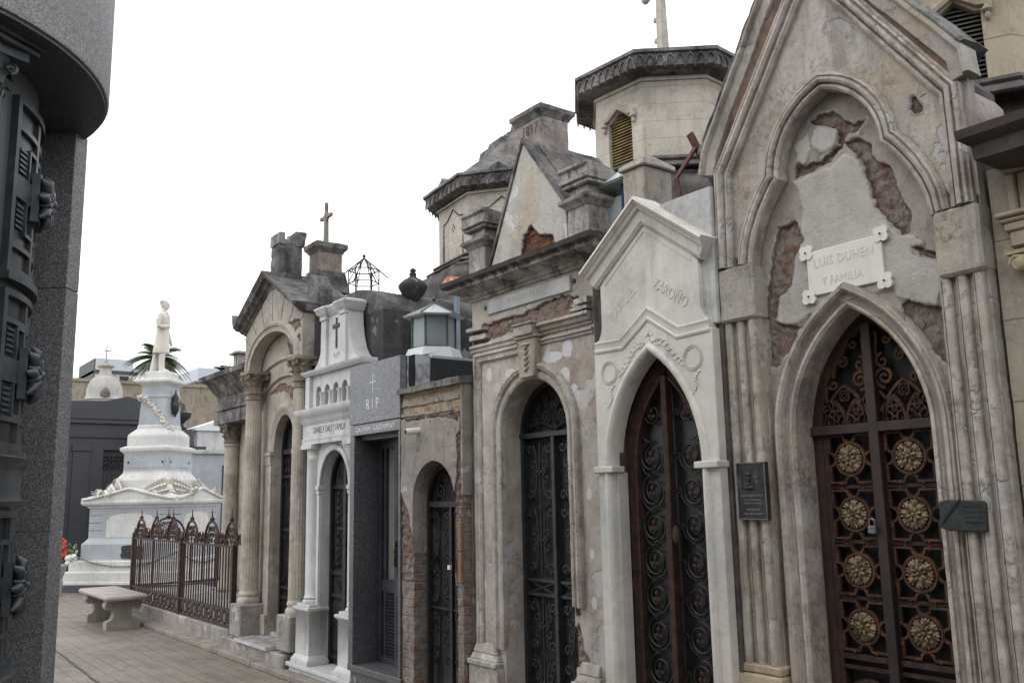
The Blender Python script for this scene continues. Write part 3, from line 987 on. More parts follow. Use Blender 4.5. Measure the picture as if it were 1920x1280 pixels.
part('doorstep', b, M['kerb'], A, bevel=0.01)

# plaques on the Gothic front
b = MB()
b.box(3.638, 3.658, 2.123, 2.512, 2.505, 2.718)
pq = part('name_plaque', b, M['plaque_marble'], A, bevel=0.003)
for (y, z) in ((2.512, 2.718), (2.123, 2.718), (2.512, 2.505), (2.123, 2.505)):
    b = MB()
    b.wall([(y + .012 * math.cos(t * PI / 4), z + .012 * math.sin(t * PI / 4)) for t in range(8)], [], 3.6315, 3.657)
    for q in range(4):
        a = PI / 4 + q * PI / 2
        yy, zz = y + 0.021 * math.cos(a), z + 0.021 * math.sin(a)
        b.wall([(yy + 0.0205 * math.cos(t * PI / 8), zz + 0.0205 * math.sin(t * PI / 8)) for t in range(16)], [], 3.6345 - 0.0007 * q, 3.657)
    part('corner_quatrefoil', b, M['plaque_marble'], pq)
    b = MB()
    b.blob((3.6305, y, z), (0.003, 0.0055, 0.0055))
    part('fixing_stud', b, M['iron'], pq)
b = MB()
front_text(b, "LUIS DUHEN", 0.062, 0.0007, 3.637, 2.318, 2.655, sx=0.82, spacing=1.1)
front_text(b, "Y FAMILIA", 0.056, 0.0007, 3.637, 2.33, 2.562, sx=0.78, spacing=1.1)
part('lettering', b, plain('worn_cut_letters', (0.60, 0.58, 0.535), rough=0.7), pq)

b = MB()
b.box(3.558, 3.585, 2.772, 2.945, 1.468, 1.742)
bp = part('memorial_plaque', b, M['bronze'], A, bevel=0.002, label='dark bronze plaque with small portrait relief')
b = MB()
b.sweep([(2.945, 1.468), (2.945, 1.742), (2.772, 1.742), (2.772, 1.468)], [(0, 0), (0, 0.004), (0.006, 0.004), (0.006, 0)], 3.558, closed=True)
part('plaque_rim', b, M['bronze_light'], bp)
b = MB()      # small bust in relief with sprigs beside it
b.sweep([(2.91, 1.61), (2.91, 1.705), (2.845, 1.705), (2.845, 1.61)], [(0, 0), (0, 0.002), (0.002, 0.002), (0.002, 0)], 3.558, closed=True)
b.blob((3.557, 2.877, 1.664), (0.008, 0.0155, 0.023), 12, 10)
b.blob((3.556, 2.877, 1.682), (0.009, 0.0185, 0.014), 12, 8)
b.blob((3.550, 2.877, 1.664), (0.003, 0.003, 0.006))
b.blob((3.555, 2.877, 1.634), (0.006, 0.010, 0.016))
b.blob((3.557, 2.877, 1.619), (0.007, 0.029, 0.012), 12, 6)
part('portrait_relief', b, M['bronze'], bp)
b = MB()
rl = random.Random(6)
for (yy, zz, ry, rz, n) in ((2.828, 1.672, .014, .036, 34), (2.926, 1.636, .008, .038, 22)):
    for k in range(n):
        a, q = rl.uniform(0, 2 * PI), math.sqrt(rl.uniform(0, 1))
        b.blob((3.557, yy + ry * q * math.cos(a), zz + rz * q * math.sin(a)), (.0015, rl.uniform(.002, .0042), rl.uniform(.0015, .003)), 6, 4)
part('laurel_sprig', b, M['bronze_light'], bp)
b = MB()
rnd = random.Random(3)
for (z, w, hh) in ((1.583, .066, .008), (1.562, .05, .005), (1.546, .05, .005), (1.516, .036, .007), (1.496, .05, .008)):
    y = 2.858 + w
    while y > 2.858 - w:
        s = rnd.uniform(.003, .007)
        b.box(3.5565, 3.559, y - s, y, z - hh / 2, z + hh / 2)
        y -= s + 0.002
part('worn_lettering', b, M['bronze_light'], bp)
b = MB()
b.wall([(1.937, 1.445), (1.932, 1.545), (1.90, 1.554), (1.76, 1.55), (1.748, 1.54), (1.752, 1.432), (1.90, 1.432)], [], 3.555, 3.58)
dp = part('dark_plaque', b, M['iron_green'], A, bevel=0.004, jit=(0.002, 0.03), label='black weathered plaque with a palm branch')
b = MB()
for k in range(18):
    t = k / 17
    y0, z0 = 1.93 - 0.075 * t, 1.452 + 0.09 * t
    for sgn in (-1, 1):
        b.tube([(3.5545, y0, z0), (3.552, y0 - 0.004 + 0.012 * sgn, z0 + 0.016 - 0.004 * sgn)], 0.0013, 4)
for z in (1.525, 1.505, 1.485, 1.465):
    b.box(3.5535, 3.556, 1.765, 1.765 + 0.07, z, z + 0.005)
part('palm_branch', b, M['bronze'], dp)

# the rusty pointed door of the Gothic front
D = part('door', MB().box(3.845, 3.86, 1.97, 2.67, 0.26, 2.42), M['dark_glass'], A)
xd = 3.80
b = MB()      # frame following the opening
dp_in = [(cA + .341, 0.25)] + dl + [(cA - .341, 0.25)]
b.sweep(dp_in, [(0.0, 0.0), (0.0, 0.045), (0.05, 0.045), (0.058, 0.03), (0.058, 0.0)], 3.845)
for s in (1, -1):
    b.box(3.795, 3.84, min(cA + s * .285, cA + s * .262), max(cA + s * .285, cA + s * .262), 0.25, 1.86)
part('door_frame', b, M['wood'], D, sharp=40)
b = MB()
b.box(3.765, 3.812, cA - .022, cA + .026, 0.25, 2.36)
b.box(3.768, 3.810, cA - .335, cA + .335, 1.858, 1.902)
part('cross_bars', b, M['iron_purple'], D, bevel=0.003)
b = MB()
for s in (1, -1):
    yc = cA + s * 0.145
    b.box(3.79, 3.825, min(yc - .125, yc + .125), max(yc - .125, yc + .125), 0.842, 0.866)
    b.box(3.79, 3.825, yc - .125, yc + .125, 0.80, 0.816)
    for z in (1.615, 1.364, 1.113):
        b.box(3.803, 3.822, yc - .125, yc + .125, z - .008, z + .008)
    b.box(3.80, 3.82, yc + .118, yc + .13, 0.87, 1.86)
    b.box(3.80, 3.82, yc - .13, yc - .118, 0.87, 1.86)
part('leaf_rails', b, M['rust_dark'], D)
zrow = (1.742, 1.489, 1.238, 0.990)
for s in (1, -1):
    for zc in zrow:
        yc = cA + s * 0.146
        b = MB()
        hw, hz, rr = 0.108, 0.108, 0.031
        loop = []
        for (ax, az) in ((0, 1), (-1, 0), (0, -1), (1, 0)):
            # straight run to the bite, concave half circle, straight run to the corner
            ty, tz = -az, ax          # walking direction
            cy, cz = yc + ax * hw, zc + az * hz
            a0 = math.atan2(-tz, -ty)
            loop.append((cy - ty * hw if False else cy + (-ty) * hw, cz + (-tz) * hz))
            for k in range(9):
                th = a0 + PI * k / 8 * (1)
                py, pz = cy + rr * math.cos(th), cz + rr * math.sin(th)
                # keep the half circle that bites inwards
                if (py - cy) * ax + (pz - cz) * az > 1e-6:
                    py, pz = 2 * cy - py if ax else py, 2 * cz - pz if az else pz
                loop.append((py, pz))
        b.tube(at_x(loop, xd), 0, closed=True, flat=(0.006, 0.008))
        b.tube([(xd - .002, yc + .075 * math.cos(t * PI / 14), zc + .075 * math.sin(t * PI / 14)) for t in range(28)], 0, closed=True, flat=(0.006, 0.009))
        for q in range(4):
            a = q * PI / 2
            b.tube(at_x([(yc + .074 * math.cos(a), zc + .074 * math.sin(a)), (yc + .068 * math.cos(a), zc + .068 * math.sin(a))], xd), 0.006, 5)
        for (oy, oz) in ((.055, .115), (-.055, .115), (.055, -.115), (-.055, -.115), (.113, .055), (.113, -.055), (-.113, .055), (-.113, -.055)):
            b.blob((xd - .006, yc + oy, zc + oz), 0.0065, 6, 4)
        md = part('door_panel', b, M['rust'], D)
        b = MB()
        b.blob((xd - .004, yc, zc), (0.012, 0.060, 0.060), 20, 6)
        rq = random.Random(int(yc * 1000 + zc * 77))
        def rad(r, a, x):
            return (x, yc + r * math.cos(a), zc + r * math.sin(a))
        def petal(r, a, dx, rr, rt, rx):      # flat cast petal, long axis outwards
            b.M = Matrix.Translation((xd + dx, yc, zc)) @ Matrix.Rotation(a, 4, 'X')
            b.blob((0, r, 0), (rx, rr, rt), 8, 6)
            b.M = None
        for q in range(8):
            a = 2 * PI * q / 8 + .1 + rq.uniform(-.03, .03)
            petal(.047, a, -.012, .019, .0125, .006)
            petal(.050, a, -.017, .015, .0035, .004)
            for sg in (-1, 1):
                petal(.057, a + sg * .24, -.012, .0085, .0055, .004)
            petal(.024, a + PI / 8, -.019, .015, .0075, .006)
        b.blob((xd - .026, yc, zc), (0.008, 0.009, 0.009))
        part('rosette', b, M['brass'], md)
b = MB()      # tracery above the transom
for s in (1, -1):
    yc = cA + s * 0.150
    w = 0.108 if s > 0 else 0.108
    def arch(c, w, z0, z1, r=0.007):
        b.tube(at_x(lancet(c, w, z0, z1, 10), xd), 0, flat=(r, 0.008))
    arch(yc, w, 1.905, 2.085)
    for q in (-1, 1):
        arch(yc + q * w / 2, w / 2 - .004, 1.905, 2.015, 0.006)
        for (dy, dz) in ((0, .028), (.021, .0), (-.021, .0), (0, -.02)):
            b.tube([(xd, yc + q * w / 2 + dy + .014 * math.cos(t * PI / 6), 1.955 + dz + .014 * math.sin(t * PI / 6)) for t in range(12)], 0, closed=True, flat=(0.004, 0.006))
        for dy in (-.036, -.012, .012, .036):
            b.blob((xd - .007, yc + q * w / 2 + dy, 1.912), 0.006, 6, 4)
    for q in range(4):
        a = PI / 4 + q * PI / 2
        b.tube([(xd, yc + .014 * math.cos(a) + .013 * math.cos(t * PI / 6), 2.038 + .014 * math.sin(a) + .013 * math.sin(t * PI / 6)) for t in range(12)], 0, closed=True, flat=(0.004, 0.007))
    # paired volutes beside the bar
    sp = spiral(cA + s * .062, 2.105, .050, -PI / 2 if s > 0 else -PI / 2, 1.75, s)
    b.tube(at_x(sp, xd), 0, flat=(0.007, 0.008))
    b.tube(at_x(spiral(cA + s * .058, 2.178, .036, PI / 2, 1.2, -s), xd), 0, flat=(0.006, 0.008))
    b.tube(at_x(bez((cA + s * .03, 2.21), (cA + s * .02, 2.27), (cA + s * .05, 2.26), (cA + s * .03, 2.32)), xd), 0, flat=(0.006, 0.008))
    b.tube(at_x([(cA + s * .03, 2.045), (cA + s * .062, 2.0), (cA + s * .03, 1.95)], xd), 0, flat=(0.006, 0.008))
    # running scroll along the arch
    prev = None
    for k, (o, z) in enumerate(((.262, 1.985), (.215, 2.095), (.158, 2.195), (.095, 2.275))):
        d = 1 if k % 2 else -1
        sp = spiral(cA + s * (o - .012), z, 0.034 - .003 * k, PI / 2, 1.3, s * d)
        b.tube(at_x(sp, xd), 0, flat=(0.006, 0.008))
        if prev:
            b.tube(at_x(bez(prev, (prev[0], prev[1] + .03), (sp[-1][0] + s * .04, sp[-1][1] - .02), sp[-1], 8), xd), 0, flat=(0.006, 0.008))
        prev = sp[-1]
part('tracery', b, M['rust'], D)
b = MB()
for s in (1, -1):
    yc = cA + s * 0.146
    for r in (.10, .072, .03):
        b.tube(at_x(roundarch(yc, r, 0.655, 14), xd), 0, flat=(0.008, 0.01))
    b.box(xd - .008, xd + .008, yc - .12, yc + .12, 0.645, 0.66)
    b.box(xd + .008, xd + .02, yc - .125, yc + .125, 0.27, 0.64)
part('lower_panel', b, M['rust_dark'], D)

b = MB()      # padlock on the door bar
b.box(3.735, 3.758, 2.335, 2.372, 1.405, 1.44)
PK = solo('padlock', b, M['steel'], 'grey steel padlock hanging on the centre bar of the rusty gothic door', 'padlock', loc=(3.746, 2.353, 1.405), bevel=0.004)
b = MB()
b.tube([(3.746, 2.3535 + .0125 * math.cos(t), 1.455 + .016 * math.sin(t)) for t in [PI * k / 8 for k in range(9)]], 0.003, 6)
b.tube([(3.746, 2.366, 1.455), (3.746, 2.366, 1.437)], 0.003, 6)
b.tube([(3.746, 2.341, 1.455), (3.746, 2.341, 1.437)], 0.003, 6)
b.tube([(3.765, 2.348, 1.468), (3.735, 2.353, 1.468), (3.735, 2.36, 1.468), (3.765, 2.362, 1.468)], 0.003, 5)
part('shackle', b, M['steel'], PK)

# ------------------------------------------------------------------ white marble Gothic vault
B = thing('marble_mausoleum', 'narrow white marble gothic mausoleum with pointed gable and iron ivy-scroll door', 'mausoleum', (4.4, 3.44, 0))
cB = 3.445
half = 0.447
ol = lancet(cB, .337, 1.755, 2.362)
b = MB()      # marble front plate with shoulders, neck and gable
sh = [(cB + .447, 0.05), (cB + .447, 2.425), (cB + .43, 2.425), (cB + .43, 2.475), (cB + .405, 2.485), (cB + .388, 2.51), (cB + .376, 2.55), (cB + .376, 2.80)]
outl = sh + [(cB, 3.15)] + [(2 * cB - y, z) for y, z in reversed(sh)]
b.wall(outl, [[(cB + .337, .25)] + ol + [(cB - .337, .25)]], 3.50, 3.56)
part('front_slab', b, M['marble'], B, bevel=0.004)
b = MB()      # gable cornice
rk = [(cB + .474, 2.888), (cB, 3.228), (cB - .474, 2.888)]
b.sweep(rk, [(-0.004, -0.1), (-0.004, 0.075), (0.012, 0.08), (0.02, 0.066), (0.024, 0.066), (0.034, 0.052), (0.05, 0.045), (0.056, 0.03), (0.098, 0.022), (0.104, 0.022), (0.112, 0.016), (0.122, 0.008), (0.122, -0.1)], 3.50)
part('gable_cornice', b, M['marble'], B, sharp=30)
b = MB()      # chevron band between gable and door field
ch = [(cB + .435, 2.408), (cB + .205, 2.402), (cB, 2.535), (cB - .205, 2.402), (cB - .435, 2.408)]
b.sweep(ch, [(0.0, -0.01), (0.0, 0.006), (-0.012, 0.01), (-0.018, 0.004), (-0.05, 0.004), (-0.056, 0.008), (-0.066, 0.006), (-0.07, -0.01)], 3.50)
b.sweep([(cB + .33, 2.80), (cB, 3.045), (cB - .33, 2.80)], [(0, -0.01), (0, 0.003), (0.004, 0.003), (0.004, -0.01)], 3.50)
part('chevron_band', b, M['marble'], B)
b = MB()      # roll moulding round the opening, impost bands
b.sweep([(cB + .337, .25), (cB + .337, 1.0)] + ol + [(cB - .337, 1.0), (cB - .337, .25)],
        [(0.004, -0.09), (0.004, -0.004), (-0.004, 0.010), (-0.018, 0.020), (-0.034, 0.017), (-0.044, 0.004), (-0.048, -0.02)], 3.50)
part('opening_roll', b, M['marble'], B, sharp=60)
for s in (1, -1):
    b = MB()
    y0, y1 = sorted((cB + s * .455, cB + s * .30))
    b.box(3.472, 3.57, y0, y1, 1.722, 1.756)
    y0, y1 = sorted((cB + s * .337, cB + s * .318))
    b.box(3.53, 3.61, y0, y1, .25, 1.722)
    part('impost', b, M['marble'], B, bevel=0.004)
def wreath(mb, y, z, R, x):
    for k in range(26):
        a = 2 * PI * k / 26
        for rr, off in ((R, 0), (R * .78, .1), (R * .9, .2)):
            aa = a + off
            mb.tube([(x, y + rr * math.cos(aa), z + rr * math.sin(aa)),
                     (x - .0015, y + rr * 1.02 * math.cos(aa + .17), z + rr * 1.02 * math.sin(aa + .17)),
                     (x - .001, y + rr * 1.0 * math.cos(aa + .34), z + rr * 1.0 * math.sin(aa + .34))], [.001, .0032, .001], 5)
    for k in range(9):
        t = k / 8
        yy, zz = y - .035 + .05 * t + .012 * math.sin(t * 7), z - R * 1.15 - .12 * t
        mb.blob((x - .001, yy, zz), (.004, .011 * (1 - .5 * t), .009))
for (y, z) in ((3.768, 2.285), (3.135, 2.288)):
    b = MB()
    wreath(b, y, z, .066, 3.499)
    part('relief_wreath', b, M['marble'], B, sharp=60)
b = MB()      # little cross and palm sprays under the chevron
b.box(3.497, 3.502, cB - .006, cB + .006, 2.405, 2.485)
b.box(3.497, 3.502, cB - .03, cB + .03, 2.448, 2.46)
for s in (-1, 1):
    for k in range(9):
        t = k / 8
        yy = cB + s * (.012 + .20 * t)
        zz = 2.40 + .03 * math.sin(t * 5) - .10 * t
        b.tube([(3.499, yy, zz), (3.497, yy + s * .02, zz + .018), (3.499, yy + s * .038, zz + .016)], [.001, .0034, .001], 5)
        b.tube([(3.499, yy, zz), (3.497, yy + s * .022, zz - .012), (3.499, yy + s * .036, zz - .02)], [.001, .0032, .001], 5)
part('relief_spray', b, M['marble'], B, sharp=60)
b = MB()
sl = math.atan2(0.325, 0.435)
front_text(b, "MANUEL", 0.088, 0.0013, 3.499, 3.640, 2.665, rot=sl * .92, sx=.72, spacing=1.06)
front_text(b, "ZARO\u00d1O", 0.088, 0.0022, 3.499, 3.270, 2.655, rot=-sl * .92, sx=.72, spacing=1.06)
part('lettering', b, M['marble'], B)
b = MB()      # body of the vault behind the plate
b.box(3.561, 3.70, 2.978, 3.118, 0.05, 3.165)
b.box(3.561, 3.70, 3.773, 3.91, 0.05, 2.80)
b.box(3.70, 5.1, 2.978, 3.91, 0.05, 2.86)
b.wall([(3.772, 2.37), (3.772, 2.80), (3.445, 3.1), (3.119, 2.83), (3.119, 2.37)], [], 3.61, 3.699)
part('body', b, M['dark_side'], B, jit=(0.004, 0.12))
b = MB()
b.box(3.53, 3.562, 2.985, 3.345, 2.45, 3.175)
part('backing_slab', b, M['marble_grey'], B, bevel=0.005)
b = MB()      # squat pier with a pyramid cap behind the gable, seen over the ridge
b.prism([(3.70, 3.62), (3.70, 3.80), (3.94, 3.80), (3.94, 3.62)], 2.85, 3.53)
b.frustum(3.68, 3.96, 3.60, 3.82, 3.53, 3.56, 0.0, 0.0)
b.frustum(3.68, 3.96, 3.60, 3.82, 3.56, 3.64, 0.12, 0.09)
part('roof_pier', b, M['render_grey'], B, bevel=0.006, jit=(0.004, 0.08))
b = MB()
b.box(3.46, 3.95, 3.04, 3.86, 0.04, .25)
part('doorstep', b, M['marble_grey'], B, bevel=0.01)
# ivy-scroll door
D = part('door', MB().box(3.66, 3.675, 3.10, 3.80, .25, 2.38), M['dark_glass'], B)
b = MB()      # pierced rusty border on the left and round the head
b.sweep([(cB + .337, .25), (cB + .337, 1.0)] + lancet(cB, .335, 1.755, 2.35) + [(cB - .337, 1.0), (cB - .337, .25)],
        [(0.0, 0.0), (0.0, 0.055), (0.012, 0.055), (0.012, 0.045), (0.082, 0.045), (0.082, 0.056), (0.096, 0.056), (0.096, 0.0)], 3.66)
part('pierced_border', b, M['rust_dark'], D)
b = MB()
for k in range(17):
    z = .33 + k * .09
    for s in (1, -1):
        yc = cB + s * .290
        b.box(3.611, 3.616, yc - .004, yc + .004, z - .024, z + .024)
        b.blob((3.614, yc, z), (.003, .0085, .014))
        b.box(3.611, 3.616, yc - .022, yc + .022, z + .042, z + .047)
part('border_piercing', b, M['dark_panel'], D)
b = MB()
b.box(3.59, 3.64, cB - .020, cB + .020, .25, 2.24)
b.box(3.575, 3.60, cB - .028, cB + .012, .25, 1.48)
b.blob((3.58, cB - .055, 1.385), (.012, .026, .05))
part('centre_bar', b, M['rust_dark'], D, bevel=0.003)
for s in (1, -1):
    b = MB()
    zs = [1.98 + .055, 1.80, 1.612, 1.426, 1.238, 1.050, .862, .674, .486]
    for k, z in enumerate(zs):
        R = .085 if k else .062
        yc = cB + s * .148 - (s * .02 if k == 0 else 0)
        sp = spiral(yc, z, R, PI / 2, 1.55, s, n=20, r_in=0.42)
        b.tube(at_x(sp, 3.632), 0.0065, 6)
        # tail that drops to the little curl beside the bar
        e = sp[-1]
        cu = spiral(cB + s * .045, z - .004, .024, -PI / 4 if s > 0 else -3 * PI / 4, 1.2, -s, n=12)
        b.tube(at_x(cu, 3.632), 0.0055, 5)
        if k:
            b.tube(at_x(bez(e, (e[0] + s * .05, e[1] + .004), (cB + s * .235, z + .12), (cB + s * .228, z + .19), 8), 3.632), 0.0055, 5)
            b.tube(at_x(bez(cu[-1], (cu[-1][0] + s * .01, z - .05), (yc - s * .05, z - .08), (yc, z - .085), 8), 3.632), 0.0055, 5)
        lv = MB()
        for a in (PI / 2, PI / 2 + 2.2, PI / 2 - 2.2):
            lv.blob((3.622, yc + .020 * math.cos(a), z + .020 * math.sin(a)), (.003, .0125, .0125), 8, 5)
        lv.tube([(3.622, yc, z - .0), (3.622, yc - s * .004, z - .035)], [.006, .002], 5)
        part('ivy_leaf', lv, M['rust_dark'], D, sharp=60)
    part('vine_scroll', b, M['iron'], D, sharp=60)

# ------------------------------------------------------------------ plaster mausoleum dated 1897
M['render_warm'] = weathered('lime_render_warm', (0.53, 0.49, 0.44), (0.39, 0.348, 0.305), dirt=(0.105, 0.085, 0.072), dirt_amt=0.5, scale=3.0, peel=0.35,
    peel_col=(0.52, 0.51, 0.49), bump=0.75, seed=2.3,
    damage=True, tint=(0.40, 0.33, 0.265), grime=.4, dmg=((0.33, 0.19, 0.145), (0.38, 0.30, 0.255), (0.14, 0.10, 0.085)),
    patch=([(5.10, 2.44, .028, .045), (4.25, 2.50, .05, .055), (4.40, 2.47, .10, .035), (4.28, 2.33, .05, .06), (4.20, 2.19, .05, .09), (4.18, 2.04, .035, .05), (4.09, 1.61, .022, .035), (4.085, 1.26, .022, .035),
            (4.08, .98, .024, .035), (4.85, 2.42, .06, .03), (5.21, 1.72, .02, .03), (5.19, 1.02, .02, .035)], (0.60, 0.60, 0.61)))
M['render_gable'] = weathered('gable_render', (0.54, 0.52, 0.48), (0.44, 0.415, 0.375), dirt=(0.16, 0.135, 0.115), dirt_amt=0.45, scale=3.4, peel=0.3, peel_col=(0.58, 0.58, 0.575), bump=0.8, seed=4.1, coat_soft=True,
    damage=True, coat=((0.50, 0.385, 0.235), (0.47, 0.40, 0.30)), dmg=((0.34, 0.115, 0.055), (0.17, 0.10, 0.07), (0.055, 0.042, 0.036)), grime=.3)
M['warm_moulding'] = weathered('warm_run_moulding', (0.56, 0.52, 0.47), (0.38, 0.34, 0.30), dirt=(0.085, 0.073, 0.065), dirt_amt=0.7, scale=5, peel=0.25, peel_col=(0.52, 0.51, 0.50), bump=0.9, seed=6.1, grime=.5, tint=(0.38, 0.31, 0.25))
M['sooty_cornice'] = weathered('sooty_cornice', (0.50, 0.475, 0.44), (0.28, 0.262, 0.242), dirt=(0.030, 0.028, 0.028), dirt_amt=0.9, scale=6, bump=1.0, tops=1.0, seed=8.2, grime=.6, streak=.9, peel=.15, peel_col=(0.48, 0.465, 0.44))
M['street_cornice'] = weathered('street_cornice', (0.52, 0.49, 0.45), (0.30, 0.28, 0.255), dirt=(0.035, 0.031, 0.029), dirt_amt=0.85, scale=6, bump=1.0, tops=1.0, seed=8.2, grime=.6, streak=.9, zsoot=(3.05, 3.10))
C_ = thing('plaster_mausoleum', 'peeling cream plaster mausoleum dated 1897 with triangular gable and green-black iron door', 'mausoleum', (4.6, 4.65, 0))
cC = 4.605
ar = roundarch(cC, .352, 2.005)
b = MB()
b.wall([(5.30, .05), (5.30, 3.02), (3.995, 3.02), (3.995, .05)], [[(cC + .352, .06)] + ar + [(cC - .352, .06)]], 3.60, 3.85)
part('front_wall', b, M['render_warm'], C_, jit=(0.004, 0.09), rel=[('dmg', [[(5.29, 2.80), (5.008, 2.805), (4.99, 2.81), (4.731, 2.80), (4.502, 2.83), (4.287, 2.848), (4.143, 2.82), (4.116, 2.785), (4.246, 2.765), (4.14, 2.72), (4.475, 2.70), (4.555, 2.68), (4.734, 2.682), (4.87, 2.70), (4.958, 2.69), (5.29, 2.675)],
    [(4.27, .80), (4.22, .86), (4.17, .70), (4.13, .62), (4.26, .60)], [(4.24, 1.05), (4.21, 1.02), (4.21, .90), (4.25, .90)]], .018, .014)])
b = MB()      # arch moulding with jambs
pth = dens([(cC + .352, .62), (cC + .352, 2.0)], .1)[:-1] + ar + dens([(cC - .352, 2.0), (cC - .352, .95)], .1)[1:]
b.sweep(pth, [(0.003, -0.02), (0.003, 0.018), (-0.01, 0.026), (-0.03, 0.026), (-0.036, 0.018), (-0.055, 0.018), (-0.062, 0.034), (-0.085, 0.042), (-0.098, 0.03), (-0.104, 0.0), (-0.104, -0.02)], 3.60)
part('arch_moulding', b, M['warm_moulding'], C_, jit=(0.0035, 0.05), sharp=26)
b = MB()      # raised panel frame at the left, strings below the frieze
b.sweep(dens([(5.262, .64), (5.262, 2.60), (4.745, 2.60)], .1), [(0.0, -0.01), (0.0, 0.02), (0.02, 0.028), (0.03, 0.016), (0.05, 0.016), (0.058, 0.022), (0.07, 0.01), (0.07, -0.01)], 3.60)
b.sweep(dens([(4.535, 2.60), (4.0, 2.60)], .1), [(0.0, -0.01), (0.0, 0.02), (0.012, 0.024), (0.02, 0.012), (0.034, 0.012), (0.04, -0.01)], 3.60)
b.sweep(dens([(4.53, 2.70), (4.0, 2.70)], .1), [(0.0, -0.01), (0.0, 0.05), (0.02, 0.055), (0.028, 0.035), (0.05, 0.03), (0.06, 0.012), (0.075, 0.012), (0.075, -0.01)], 3.60)
b.sweep(dens([(5.31, 2.665), (4.76, 2.665)], .08), [(0.0, -0.01), (0.0, 0.02), (0.018, 0.024), (0.028, 0.012), (0.05, 0.012), (0.05, -0.01)], 3.60)
part('string_moulding', b, M['warm_moulding'], C_, jit=(0.003, 0.05), sharp=26)
for (y0, y1, z0, z1, d) in ((5.13, 5.32, 2.765, 2.79, .045), (5.10, 5.30, 2.70, 2.735, .03), (4.0, 4.13, 2.755, 2.79, .045), (4.0, 4.16, 2.715, 2.735, .05)):
    b = MB()
    b.box(3.60 - d, 3.63, y0, y1, z0, z1)
    part('broken_string', b, M['warm_moulding'], C_, jit=(0.009, 0.025), sharp=60)
b = MB()      # keystone console
b.wall([(cC + .078, 2.36), (cC + .10, 2.615), (cC - .10, 2.615), (cC - .078, 2.36)], [], 3.545, 3.61)
b.box(3.53, 3.61, cC - .115, cC + .115, 2.615, 2.635)
b.box(3.515, 3.61, cC - .10, cC + .10, 2.635, 2.70)
b.box(3.505, 3.61, cC - .112, cC + .112, 2.70, 2.715)
ks = part('keystone', b, M['warm_moulding'], C_, bevel=0.006, jit=(0.002, 0.04))
b = MB()
for k in range(5):
    z = 2.56 - k * .036
    b.tube([(3.546, cC + .03, z + .012), (3.536, cC, z - .012), (3.546, cC - .03, z + .012)], [.005, .011, .005], 6)
b.blob((3.54, cC, 2.575), (.012, .05, .012))
part('husk_relief', b, M['warm_moulding'], ks, sharp=60)
b = MB()
b.box(3.585, 3.605, 4.192, 5.097, 2.862, 2.962)
tb = part('name_tablet', b, M['marble_grey'], C_, bevel=0.003)
b = MB()
front_text(b, "VINOVI PEREZ", 0.062, 0.0006, 3.5845, 4.64, 2.912, sx=1.0, spacing=1.12)
part('lettering', b, plain('faint_letters', (0.36, 0.355, 0.35), rough=.8), tb)
for y in (5.125, 4.165):
    b = MB()
    b.tube([(3.592, y, 2.918), (3.604, y, 2.918)], .016, 12)
    part('fixing_boss', b, M['iron'], tb)
b = MB()      # main cornice, returned on the right end
b.cornice([(3.95, 3.985), (3.60, 3.985), (3.60, 5.315), (3.95, 5.315)],
          [(-.02, 2.985), (.012, 2.985), (.018, 3.005), (.03, 3.01), (.034, 3.03), (.07, 3.045), (.115, 3.06), (.13, 3.065), (.135, 3.09), (.15, 3.095), (.165, 3.105), (.17, 3.135), (.02, 3.155), (-.02, 3.155)])
part('cornice', b, M['street_cornice'], C_, jit=(0.005, 0.06), sharp=40)
for (y0, y1) in ((4.99, 5.325), (3.995, 4.24)):
    b = MB()
    b.box(3.535, 3.66, y0, y1, .50, .535)
    b.box(3.55, 3.66, y0, y1, .05, .50)
    b.frustum(3.552, 3.70, y0 + .012, y1 - .012, .535, .575, .02, .014)
    b.frustum(3.57, 3.70, y0 + .03, y1 - .03, .575, .64, .018, .012)
    part('jamb_base', b, M['warm_moulding'], C_, bevel=0.006, jit=(0.004, 0.05))
# attic: gable, date stack, two acroterion piers
b = MB()
b.wall([(5.085, 3.13), (4.655, 3.985), (4.22, 3.41), (4.215, 3.13)], [], 3.60, 3.72)
part('gable', b, M['render_gable'], C_, jit=(0.004, 0.07), rel=[('coat', [[(4.646, 3.80), (4.554, 3.787), (4.577, 3.665), (4.525, 3.579), (4.48, 3.56), (4.52, 3.70), (4.489, 3.50), (4.569, 3.394), (4.62, 3.33), (4.70, 3.28), (4.759, 3.29), (4.85, 3.40), (4.792, 3.428), (4.66, 3.47), (4.639, 3.594)]], -.002, 0),
    ('dmg', [[(4.704, 3.20), (4.663, 3.337), (4.587, 3.387), (4.501, 3.296), (4.448, 3.294), (4.362, 3.262), (4.355, 3.20)]], .022, .014)])
b = MB()
b.wall([(5.11, 3.13), (5.11, 3.16), (4.655, 4.03), (4.19, 3.43), (4.19, 3.13)], [], 3.721, 4.3)
b.sweep([(5.10, 3.15), (4.655, 4.005), (4.21, 3.425)], [(-.014, -.1), (-.014, .012), (.008, .012), (.008, -.1)], 3.60)
part('gable_back', b, M['soot_stone'], C_, jit=(0.006, 0.08))
b = MB()
b.box(3.73, 3.975, 4.605, 4.90, 3.55, 4.24)
b.box(3.975, 4.05, 4.55, 4.90, 3.13, 3.72)
st = part('date_stack', b, weathered('stack_render', (0.38, 0.325, 0.285), (0.20, 0.185, 0.175), dirt=(0.05, 0.045, 0.045), dirt_amt=.8, scale=7, peel=.25, peel_col=(0.42, 0.40, 0.385), bump=1.0, grime=.6), C_, bevel=0.008, jit=(0.006, 0.06))
b = MB()
